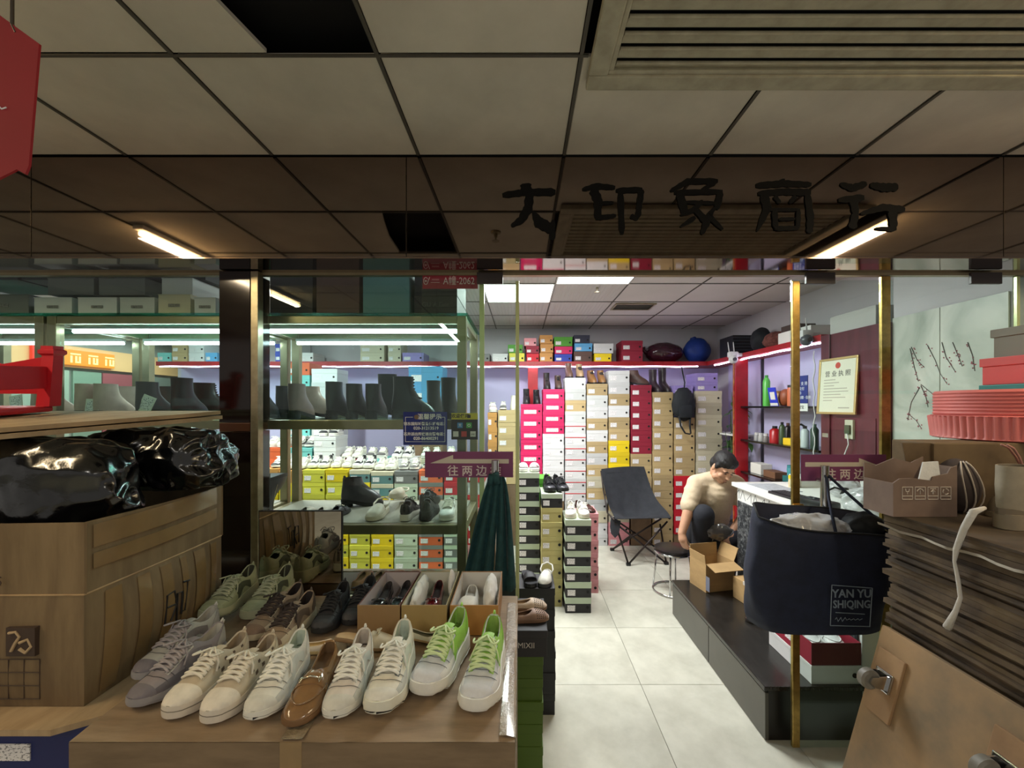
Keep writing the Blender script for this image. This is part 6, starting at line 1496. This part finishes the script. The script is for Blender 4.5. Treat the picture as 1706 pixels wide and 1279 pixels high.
for q in range(4):
    x = .028 + q*.040; z0_ = .055; f = MB(); r_ = .0011
    for a_, c_ in (((x, z0_), (x+.032, z0_)), ((x+.032, z0_), (x+.032, z0_+.038)), ((x+.032, z0_+.038), (x, z0_+.038)), ((x, z0_+.038), (x, z0_)), ((x, z0_+.010), (x+.032, z0_+.010))): f.tube([(a_[0], -.0006, a_[1]), (c_[0], -.0006, c_[1])], r_, 4)
    cx_, cz_ = x+.016, z0_+.024
    if q == 0: f.tube([(cx_, -.0006, cz_-.008), (cx_, -.0006, cz_)], r_, 4); f.tube([(cx_-.006, -.0006, cz_+.009), (cx_-.004, -.0006, cz_), (cx_+.004, -.0006, cz_), (cx_+.006, -.0006, cz_+.009)], .0016, 4)
    if q == 1: f.tube([(cx_, -.0006, cz_-.008), (cx_, -.0006, cz_+.004)], r_, 4); f.tube([(cx_-.010, -.0006, cz_+.001), (cx_-.006, -.0006, cz_+.007), (cx_, -.0006, cz_+.009), (cx_+.006, -.0006, cz_+.007), (cx_+.010, -.0006, cz_+.001)], .0016, 4)
    if q == 2:
        f.tube([(cx_-.009, -.0006, cz_+.009), (cx_+.009, -.0006, cz_+.009)], r_, 4); f.tube([(cx_, -.0006, cz_-.008), (cx_, -.0006, cz_+.006)], .002, 4); f.tube([(cx_-.006, -.0006, cz_-.001), (cx_, -.0006, cz_+.006), (cx_+.006, -.0006, cz_-.001)], .0018, 4)
    if q == 3:
        for k_ in range(3):
            a0 = k_*2*PI/3 + .2; f.tube([(cx_ + .009*math.cos(a0+u*.45), -.0006, cz_ + .009*math.sin(a0+u*.45)) for u in range(4)], .0016, 4)
    f.build('handling_symbol', M_whp, tc_)
# dark ball-shaped bag, boots
o = thing('sports_bag', 'dark rounded bag with pale curved piping beside the torn carton', 'bag', (1.432, 1.382, ST+.001)); blob('bag_body', mat('dark_nylon', (64, 54, 54), .7, vary=.2, scale=14), o, (0, 0, .085), (.062, .052, .088), .05, 8, 5, 4, flat=-.082)
for s in (-.5, .0, .45):
    MB().tube([(math.sin(s + .25*math.cos(q*PI/10))*.066*math.cos((q/10-.5)*2.6), -.056*math.cos((q/10-.5)*2.2), .085 + .086*math.sin((q/10-.5)*2.6)) for q in range(11)], .0022, 5).build('piping', M_whp, o, smooth='all')
BT = dict(upper=(158, 148, 128), sole=(120, 108, 90), heel=(142, 130, 110), lining=(120, 110, 94))
shoe(None, BT, 'ankle_boot', 'beige ankle boot with a block heel on the bundle, seen from its side', 'boot', (1.475, 1.205, ST+.001), 6, parts=boot_parts(.135, False, .042, .235), rough=.55)
shoe(None, dict(BT, upper=(110, 100, 86)), 'ankle_boot', 'taupe pointed boot lying low behind the beige block-heeled boot', 'boot', (1.59, 1.318, ST+.001), 178, parts=boot_parts(.11, False, .02, .235), rough=.4)
# tall carton carrying the hat box
rc = thing('tall_carton', 'dark brown carton standing behind the bundle and carrying the pink hat box', 'carton', (1.42, 1.445, 0)); MB().rbox(0, .80, 0, .165, 0, 1.452, .005).build('body', card('dark_carton', (112, 92, 64), (84, 66, 44), (1, 1, 1), 5), rc); MB().box(.36, .41, -.0008, 0, .2, 1.44).build('tape', M_tape, rc)
f = MB(); f.add([(-.10, 0, .0), (0, 0, .0), (0, 0, -.16), (-.08, 0, -.10), (-.10, .003, 0), (0, .003, 0), (0, .003, -.16), (-.08, .003, -.10)], [(0, 1, 2, 3), (7, 6, 5, 4), (0, 4, 5, 1), (1, 5, 6, 2), (2, 6, 7, 3), (3, 7, 4, 0)]); f.build('torn_flap', card('dark_carton', (112, 92, 64), (84, 66, 44)), rc, loc=(0, .01, 1.452))
M_pink = mat('coral_pink', (222, 120, 116), .5, vary=.12, scale=6)
hx = thing('hat_box', 'round coral pink basket-like tub with a pleated lower half at the right edge', 'basket', (1.90, 1.60, 1.4535))
ns = 264; rr = []
for zz, r_, pl_ in ((0, .240, 0), (.004, .247, .0), (0.012, .243, .004), (.085, .250, .005), (.088, .252, .0), (.092, .238, 0)): rr.append([((r_ + pl_*math.cos(k*2*PI/ns*66)) * math.cos(2*PI*k/ns), (r_ + pl_*math.cos(k*2*PI/ns*66)) * math.sin(2*PI*k/ns), zz) for k in range(ns)])
MB().rings(rr, True, True, True).build('pleated_wall', M_pink, hx, smooth=50)
prof = [(.0, .0925)]
for q in range(7): prof += [(.236, .093 + q*.013), (.240, .098 + q*.013), (.236, .104 + q*.013)]
prof += [(.233, .186), (0, .186)]
MB().lathe(prof, 48).build('ribbed_lid', M_pink, hx, smooth=30)
tq = tag(MB().rbox(-.13, .17, -.09, .09, 0, .022, .003).build('teal_box', mat('teal_lid', (20, 122, 116), .5), loc=(1.97, 1.60, 1.6405)), 'flat teal box on the pink tub', 'box')
r1 = thing('red_box', 'coral red lidded box on the teal one at the right edge', 'box', (1.98, 1.60, 1.663)); MB().rbox(-.13, .15, -.085, .085, 0, .075, .002).build('body', mat('coral_red', (206, 62, 58), .5), r1); MB().rbox(-.136, .156, -.091, .091, .072, .105, .002).build('lid', mat('coral_red', (206, 62, 58), .5), r1)
r2 = thing('grey_box', 'grey-brown lidded box on top of the pile at the right edge', 'box', (2.02, 1.60, 1.7685)); MB().rbox(-.13, .15, -.08, .08, 0, .085, .002).build('body', mat('grey_brown_box', (130, 122, 108), .6), r2); MB().rbox(-.137, .157, -.087, .087, .083, .115, .002).build('lid', mat('grey_brown_box', (130, 122, 108), .6), r2); MB().box(-.085, -.02, -.0812, -.0801, .02, .06).build('sticker', M_sticker, r2)
# wire handle
tag(MB().tube([(1.62 + .07*math.sin(q/9*PI)*1.0 - .0, 1.40 + .002*q, 1.40 + .05*math.cos(q/9*2*PI) ) for q in range(10)], .0035, 6).build('looped_wire', mat('pink_wire', (170, 120, 110), .6), smooth='all'), 'thin looped pinkish wire between the boot and the pink tub', 'wire')

# ================================================================== dolly board standing on its edge
M_ply = card('ply_board', (160, 130, 94), (120, 104, 82), (1, 1, 1), 4)
A = Vector((1.187, 0, .862)); Bv = Vector((.945, 0, .004)); dn = (A - Bv).normalized(); nrm = Vector((-dn.z, 0, dn.x))
ang = math.atan2(nrm.z, -nrm.x)
do = thing('dolly_board', 'worn wooden dolly board with caster wheels leaning on the bundle', 'dolly', (Bv.x, .74, Bv.z), rot=(0, math.atan2(A.x - Bv.x, A.z - Bv.z), 0))
HL = (A - Bv).length
MB().rbox(0, .022, 0, .64, 0, HL, .002).build('board', M_ply, do)
def caster(y, z):
    c = MB().rbox(-.010, -.0005, y-.045, y+.045, z-.11, z+.085, .002).build('caster_plate', card('plate_card', (160, 128, 92), (136, 106, 76)), do)
    MB().rbox(-.018, -.0105, y-.03, y+.03, z-.03, z+.03, .004).build('swivel', M_chrome, c)
    for s in (-.019, .019): MB().prism([(-.018, z-.022), (-.018, z+.022), (-.066, z+.006), (-.070, z-.010), (-.05, z-.022)], y+s-.002, y+s+.002).build('fork', M_chrome, c)
    MB().lathe([(0, -.014), (.024, -.014), (.030, -.009), (.030, .009), (.024, .014), (0, .014)], 22, M=T(-.060, y, z-.006) @ Matrix.Rotation(PI/2, 4, 'X')).build('wheel', mat('caster_rubber', (120, 116, 106), .5, vary=.2, scale=30), c, smooth=40)
caster(.575, .742); caster(.245, .742)

# ================================================================== navy bag on the door handle
M_navy = mat('navy_nonwoven', (26, 34, 58), .8, vary=.3, scale=22, bump=.15)
ng = thing('shopping_bag', 'navy shopping bag printed YAN YU SHIQING hanging on the right door handle', 'bag', (1.222, 1.750, .672))
nr = 48; rr = []
def bagring(z, ins=0.0):
    u = z / .43; hw2 = .232 + .05*math.sin(PI*min(u*.9, 1)) - .008*u - ins; hd2 = .085 + .03*math.sin(PI*u*.8) - ins; r = []
    for k_ in range(nr):
        a = 2*PI*k_/nr; ca, sa = math.cos(a), math.sin(a)
        x = math.copysign(abs(ca)**.62, ca)*hw2; y = math.copysign(abs(sa)**.62, sa)*hd2
        x += .035*u*(1 if ca > 0 else .1); nz = mnoise.noise(Vector((x*9, y*9, z*5)))*.010; x += .03*mnoise.noise(Vector((z*6, sa*1.5, 2.0))) - .02*(1-u)*(ca < 0)
        y += nz; zz = z
        if u > .75: zz += (u-.75)*4*(.028*math.cos(a)*-1 + (.035 if sa > 0 else -.02*abs(sa)))
        r.append((x + nz*.4, y, zz))
    return r
MB().rings([bagring(q*.43/14) for q in range(15)] + [bagring(.43, .004), bagring(.37, .006), bagring(.26, .012)], True, True, True).build('bag_body', M_navy, ng, smooth='all')
MB().tube([Vector(p) for p in bagring(.43)] + [Vector(bagring(.43)[0])], .0042, 6).build('rim', mat('navy_rim', (12, 14, 20), .7), ng, smooth='all')
hxx = 1.353 - 1.222
for s in (-1, 1): MB().tube([(hxx + s*.11, -.09, .41), (hxx + s*.05, .03, .52), (hxx + s*.012, .09, .585), (hxx + s*.008, .108, .60)], .006, 6).build('strap', M_navy, ng, smooth='all')
blob('plastic_filling', M_clear, ng, (-.02, 0, .40), (.17, .075, .055), .25, 16, 52, 5)
blob('dark_garment', M_bp, ng, (.20, -.01, .415), (.075, .06, .05), .25, 16, 58, 4)
fr_ = MB(); x0, x1, z0_, z1_ = -.030, .132, .062, .218; yy = -.1175
lbm = mat('bag_print', (124, 138, 152), .7)
pl2 = thing('x', 'x', 'x') ; bpy.data.objects.remove(pl2)
for a_, c_ in (((x0, z0_), (x1-.01, z0_-.004)), ((x1-.01, z0_-.004), (x1, z1_-.012)), ((x1, z1_-.012), (x0+.006, z1_)), ((x0+.006, z1_), (x0, z0_)), ((x0+.02, .112), (x1-.03, .106))):
    pts = [(a_[0] + (c_[0]-a_[0])*q/6, -.131, a_[1] + (c_[1]-a_[1])*q/6) for q in range(7)]; fr_.tube(pts, .0018, 4)
fr_.build('print_frame', lbm, ng)
text('print', 'YAN YU', .044, lbm, ng, (.052, -.132, .184), bold=.0008, sx=.95); text('print', 'SHIQING', .042, lbm, ng, (.052, -.132, .143), bold=.0008, sx=.86)
sq_ = MB(); sq_.tube([(-.012 + .0055*q, -.132, .086 + .009*math.sin(q*2.1)*(1 if q < 8 else .35)) for q in range(20)], .0013, 4); sq_.build('script_line', lbm, ng)
# ================================================================== towel on the left handle
M_towel = mat('dark_green_towel', (34, 74, 78), .95, vary=.3, scale=40, bump=.4)
tw_ = thing('towel', 'dark green towel draped over the left door handle', 'towel', (W(825, 0, 1.87).x, 1.862, .74)); 
rows = []; 
for i in range(21):
    v = i/20; z = .53 - v*.47; row = []
    for j in range(25):
        u = j/24 - .5; spread = .055 + .15*v**.7
        x = u*spread*1.15 - .035*v + .01; y = -.022 - .016*math.cos(u*26 + v*2)*min(v*2+.2, 1)
        row.append((x, y, z - .03*v*math.cos(u*3) - .02*(u+.5)*v))
    rows.append(row)
MB().rings([[*r, *[(x, y+.005, z) for x, y, z in reversed(r)]] for r in rows], True, True, True).build('front_fold', M_towel, tw_, smooth='all')
rows = []
for i in range(15):
    v = i/14; z = .52 - v*.40; row = []
    for j in range(15):
        u = j/14; x = .022 + u*(.02 + .045*v); y = -.012 + .012*math.sin(u*14 + v*3)
        row.append((x, y, z - .01*u))
    rows.append(row)
MB().rings([[*r, *[(x, y+.005, z) for x, y, z in reversed(r)]] for r in rows], True, True, True).build('side_fold', mat('grey_green_towel', (58, 76, 78), .95, vary=.4, scale=40, bump=.4), tw_, smooth='all')
MB().tube([(.012, -.02, .50), (.002, -.026, .545), (-.012, -.02, .535), (-.02, -.01, .49)], .017, 8).build('top_fold', M_towel, tw_, smooth='all')
# ================================================================== mirror at the foot of the left pane
M_mirror = mat('mirror_glass', (196, 190, 176), .02, 1.0)
mi = thing('shoe_mirror', 'dark low mirror at the left pane showing the carton and green sneakers', 'mirror', (-1.05, 1.68, .45))
MB().rbox(0, .335, 0, .012, 0, .712, .002).build('backing', M_black_plastic, mi); MB().box(.004, .331, -.0015, -.0002, .004, .708).build('mirror', M_mirror, mi)
# ================================================================== plates and notices on the glass
GF = GY - .0062
def plate(name, label, px0, py0, px1, py1, m, y=GF, cat='sign', t=.0015):
    p0, p1 = W(px0, py1, y), W(px1, py0, y)
    o = thing(name, label, cat, (p0.x, y, p0.z)); MB().rbox(0, p1.x-p0.x, -t, 0, 0, p1.z-p0.z, .0004).build('board', m, o)
    return o, p1.x-p0.x, p1.z-p0.z
M_lp = mat('plate_print', (230, 208, 206), .5)
o, w, h = plate('room_plate', 'dark red room number plate A幢-2062 above the display case', 704, 456, 796, 481, mat('plate_red', (158, 44, 60), .4), GF)
text('print', 'A幢-2062', h*.66, M_lp, o, (w*.66, -.0018, h*.50), sx=.80)
f = MB(); f.tube([(w*.06 + .010*math.cos(q*.55 + .6)*(1), -.002, h*.52 + .0165*math.sin(q*.55 + .6)) for q in range(11)] + [(w*.13, -.002, h*.78)], .002, 5); f.sphere((w*.06, -.002, h*.52), (.005, .001, .005), 8); f.build('emblem', M_lp, o)
MB().box(w*.17, w*.30, -.002, -.0015, h*.56, h*.66).build('small_print', mat('plate_small', (190, 120, 124), .5), o); MB().box(w*.15, w*.31, -.002, -.0015, h*.40, h*.425).build('rule', M_lp, o)
M_nb = mat('notice_blue', (22, 40, 122), .4)
o, w, h = plate('notice', 'dark blue notice with two telephone numbers on the left pane', 672, 686, 745, 741, M_nb)
text('print', '温馨提示', .028, M_wp, o, (w*.60, -.0018, h*.845), bold=.0004)
text('print', '锦东国际城警备值班电话：', .0165, M_wp, o, (w*.5, -.0018, h*.635), bold=.0003); text('print', '020-31213519', .020, M_wp, o, (w*.52, -.0018, h*.505), bold=.0003)
text('print', '石井派出所快速出警电话：', .0165, M_wp, o, (w*.5, -.0018, h*.325), bold=.0004); text('print', '020-86400291', .020, M_wp, o, (w*.52, -.0018, h*.195), bold=.0005)
f = MB()
for a_, c_ in (((.05, .10), (.95, .10)), ((.95, .10), (.95, .84)), ((.05, .10), (.05, .84)), ((.05, .84), (.22, .84)), ((.80, .84), (.95, .84))): f.tube([(a_[0]*w, -.0018, a_[1]*h), (c_[0]*w, -.0018, c_[1]*h)], .0011, 4)
f.build('border', M_wp, o); MB().lathe([(0, 0), (.011, 0), (.011, .001), (0, .001)], 14, M=T(w*.30, -.0016, h*.845) @ Matrix.Rotation(PI/2, 4, 'X')).build('emblem', mat('badge_brown', (120, 100, 80), .5), o)
o, w, h = plate('payment_sticker', 'black and yellow payment sticker with app icons beside the blue notice', 752, 688, 796, 732, M_black_plastic)
MB().box(0, w, -.0022, -.0015, h*.76, h).build('yellow_band', mat('sticker_yellow', (190, 180, 50), .5), o); text('print', '欢迎使用', .021, M_black_plastic, o, (w*.34, -.0024, h*.88), bold=.0004); MB().box(w*.62, w*.73, -.0026, -.0022, h*.82, h*.94).build('icon', M_black_plastic, o)
for x, z, c in ((.33, .54, (60, 130, 190)), (.67, .54, (70, 160, 80)), (.17, .21, (206, 206, 206)), (.48, .21, (180, 60, 60)), (.82, .21, (200, 200, 200))):
    MB().rbox(w*x-.0125, w*x+.0125, -.0026, -.0016, h*z-.0125, h*z+.0125, .0004).build('icon', mat('icon_%d' % c[0], c, .5), o)
text('print', '支', .016, M_wp, o, (w*.33, -.003, h*.54)); MB().tube([(w*.67 + .006*math.cos(q), -.003, h*.54 + .005*math.sin(q)) for q in [k_*.7 for k_ in range(10)]], .0014, 4).build('icon_mark', M_wp, o); text('print', 'pay', .011, M_black_plastic, o, (w*.82, -.003, h*.21))
M_purple = mat('push_purple', (122, 62, 104), .5, vary=.1, scale=6); M_arrow = mat('push_arrow', (196, 192, 178), .6)
DF = GY - .025 - .0062
for px0, py0, px1, py1, flip, lb in ((708, 752, 855, 795, False, 'purple push sign with an arrow to the left on the left door leaf'), (1334, 757, 1476, 801, True, 'purple push sign with an arrow to the right on the right door leaf')):
    o, w, h = plate('push_sign', lb, px0, py0, px1, py1, M_purple, DF)
    a = [(.06, .55), (.32, .87), (.32, .71), (.95, .71), (.95, .54)]
    if flip: a = [(1-x, z) for x, z in reversed(a)]
    MB().prism([(x*w, z*h) for x, z in a], -.0022, -.0016).build('arrow', M_arrow, o)
    text('print', '往 两 边 推', .051, mat('push_text', (214, 206, 204), .6), o, (w*(.56 if not flip else .60), -.002, h*.23), bold=.0006)
# ================================================================== the man
def limb(mb, pts, rs, seg=14):
    """tapered round-ended chain"""
    for p, r in zip(pts, rs): mb.sphere(p, r, seg)
    for i in range(len(pts) - 1):
        mb.tube([Vector(pts[i]).lerp(pts[i+1], q/4) for q in range(5)], [rs[i] + (rs[i+1]-rs[i])*q/4 for q in range(5)], seg)
man = thing('person', 'man in a beige T-shirt and dark trousers sitting bent over the open carton', 'person', (1.52, 3.42, 0))
V = lambda x, y, z: Vector((x - 1.52, y - 3.42, z))
# head frame: bent forward, turned a little to the right
Hc = V(1.588, 3.30, 1.095); Rm = Matrix.Rotation(math.radians(8), 3, 'Y') @ Matrix.Rotation(math.radians(16), 3, 'Z') @ Matrix.Rotation(math.radians(34), 3, 'X')
def hd(x, y, z): return Hc + Rm @ Vector((x, y, z))
b = MB(); MH = Matrix.Translation(Hc) @ Rm.to_4x4()
b.sphere((0, .012, .03), (.074, .092, .088), 20, MH)              # skull
b.sphere((0, -.030, -.045), (.056, .056, .062), 18, MH)           # face
b.sphere((0, -.052, -.090), (.034, .030, .022), 12, MH)           # chin
for s in (-1, 1):
    b.sphere((s*.040, -.058, -.030), (.022, .020, .018), 10, MH)  # cheek
    b.sphere((s*.030, -.070, .018), (.026, .012, .007), 10, MH)   # brow
    b.sphere((s*.074, .012, -.012), (.010, .020, .031), 10, MH)   # ear
    b.sphere((s*.045, -.02, -.075), (.025, .03, .025), 10, MH)    # jaw
b.sphere((0, -.094, -.030), (.015, .018, .014), 10, MH); b.sphere((0, -.084, -.008), (.010, .012, .026), 10, MH)   # nose
b.sphere((0, -.080, -.063), (.024, .012, .006), 10, MH); b.sphere((0, -.078, -.073), (.021, .012, .006), 10, MH)   # lips
limb(b, [hd(0, .03, -.06), V(1.575, 3.38, 1.00), V(1.57, 3.42, .96)], [.052, .054, .062])
# arms: near (viewer's left) arm straight down to the carton flap, other arm towards the lap
shL, elL, wrL = V(1.385, 3.36, .955), V(1.300, 3.275, .745), V(1.236, 3.232, .60)
limb(b, [V(1.342, 3.315, .85), elL, wrL], [.046, .042, .029])
elR, wrR = V(1.795, 3.36, .72), V(1.66, 3.30, .60)
limb(b, [V(1.78, 3.37, .85), elR, wrR], [.046, .041, .028])
def hand(w, palm_dir, fdir, side):
    p = Vector(palm_dir).normalized(); f = Vector(fdir).normalized(); sd = p.cross(f).normalized()*side
    limb(b, [w, w + p*.045], [.027, .034], 12)
    for k_ in range(4):
        o_ = (k_ - 1.5)*.017; base = w + p*.075 + sd*o_; ln = (.030, .035, .033, .026)[k_]
        q1 = base + (p*.7 + f*.5).normalized()*ln; q2 = q1 + (p*.1 + f).normalized()*ln*.8
        limb(b, [w + p*.045 + sd*o_*.8, base, q1, q2], [.013, .0095, .0088, .0075], 8)
    tb0 = w + p*.03 - sd*.03
    limb(b, [w + p*.02 - sd*.015, tb0, tb0 + (p*.6 - sd*.5 + f*.4).normalized()*.032, tb0 + (p*.8 - sd*.2 + f*.9).normalized()*.055], [.016, .012, .0105, .0085], 8)
hand(wrL, (.10, -.25, -.9), (.75, .2, -.4), 1)
hand(wrR, (-.5, -.5, -.6), (-.4, .3, -.6), -1)
M_skin = mat('skin', (196, 148, 118), .55, vary=.10, scale=12)
put('body', remesh(b, 'body', .0055, 3), M_skin, man)
# eyes, brows
for s in (-1, 1):
    MB().sphere((s*.031, -.076, .002), (.014, .006, .003), 10, MH).build('eyelid', mat('eye_dark', (46, 30, 26), .5), man, smooth='all')
    MB().sphere((s*.032, -.080, .022), (.019, .005, .0035), 10, MH).build('eyebrow', mat('hair_black', (20, 17, 18), .6, bump=.5, scale=60, stretch=(1, 1, .2)), man, smooth='all')
MB().sphere((0, -.091, -.068), (.019, .004, .0016), 10, MH).build('mouth', mat('lip_line', (120, 66, 56), .6), man, smooth='all')
h = MB(); h.sphere((0, .022, .048), (.083, .098, .084), 20, MH); h.sphere((0, .058, .0), (.076, .062, .072), 16, MH)
for q in range(9):
    a = (q - 4)*.30; h.sphere((math.sin(a)*.066, -.058*math.cos(a)+.002, .072), (.020, .024, .026), 10, MH)
for s in (-1, 1): h.sphere((s*.072, -.004, .020), (.014, .022, .032), 10, MH)
put('hair', remesh(h, 'hair', .0065, 1), mat('hair_black', (20, 17, 18), .6), man)
# shirt
t = MB()
limb(t, [V(1.575, 3.56, .53), V(1.575, 3.53, .62), V(1.58, 3.47, .76), V(1.58, 3.42, .88)], [.150, .150, .150, .145], 20)
t.sphere(V(1.50, 3.44, .88), (.13, .11, .13), 16); t.sphere(V(1.66, 3.44, .88), (.13, .11, .13), 16)
limb(t, [V(1.43, 3.40, .945), V(1.575, 3.41, .965), V(1.72, 3.41, .945)], [.082, .085, .082], 16)
limb(t, [V(1.40, 3.38, .945), V(1.345, 3.325, .85), V(1.318, 3.30, .80)], [.070, .066, .066], 16)
limb(t, [V(1.745, 3.39, .945), V(1.775, 3.375, .85), V(1.787, 3.37, .80)], [.070, .066, .066], 16)
me = remesh(t, 'shirt', .011, 3)
for v in me.vertices:
    p = v.co; n_ = -abs(mnoise.noise(Vector((p.x*7 + p.z*5, p.y*6, p.z*16))))*.016 + .004 + mnoise.noise(Vector((p.x*22, p.y*18, p.z*30)))*.003
    v.co += v.normal * n_
put('shirt', me, mat('beige_tee', (206, 186, 158), .9, bump=.15, scale=60, vary=.08), man)
MB().tube([V(1.575, 3.42, .985) + Vector((math.cos(q*2*PI/20)*.070, math.sin(q*2*PI/20)*.060, .035*math.sin(q*2*PI/20)+.01)) for q in range(21)], .009, 8).build('collar', mat('beige_tee', (206, 186, 158), .9), man, smooth='all')
# trousers: near knee raised, the other lower
g = MB()
g.sphere(V(1.575, 3.57, .48), (.17, .15, .12), 18)
limb(g, [V(1.50, 3.53, .50), V(1.405, 3.24, .74), V(1.425, 3.33, .42), V(1.43, 3.36, .10)], [.100, .084, .070, .056], 18)
limb(g, [V(1.65, 3.53, .48), V(1.66, 3.31, .54), V(1.64, 3.34, .30), V(1.64, 3.36, .10)], [.100, .080, .066, .054], 18)
put('trousers', remesh(g, 'trousers', .011, 3), mat('dark_trousers', (28, 30, 40), .85, vary=.2, scale=20), man)
for x in (1.43, 1.65):
    q = MB(); q.sphere(V(x, 3.30, .045), (.045, .12, .045), 14); put('shoe', remesh(q, 'shoe', .010, 1), leather((60, 46, 40)), man)
# black apron / glossy dark cushion on his lap
ap = thing('leather_pouch', 'glossy dark grey plastic-wrapped pad lying across the man\'s lap', 'pad', (1.515, 3.19, .60))
blob('pad', mat('grey_gloss', (74, 70, 68), .15, coat=.6), ap, (0, 0, .02), (.09, .026, .06), .25, 14, 71, 5)
sq = thing('low_stool', 'small dark stool under the sitting man', 'stool', (1.63, 3.58, 0)); MB().rbox(-.10, .12, -.11, .13, .33, .36, .01).build('seat', M_black_plastic, sq)
for x in (-.08, .10):
    for y in (-.08, .10): MB().tube([(x, y, .33), (x*1.1, y*1.1, 0)], .012, 8).build('leg', M_chrome, sq)
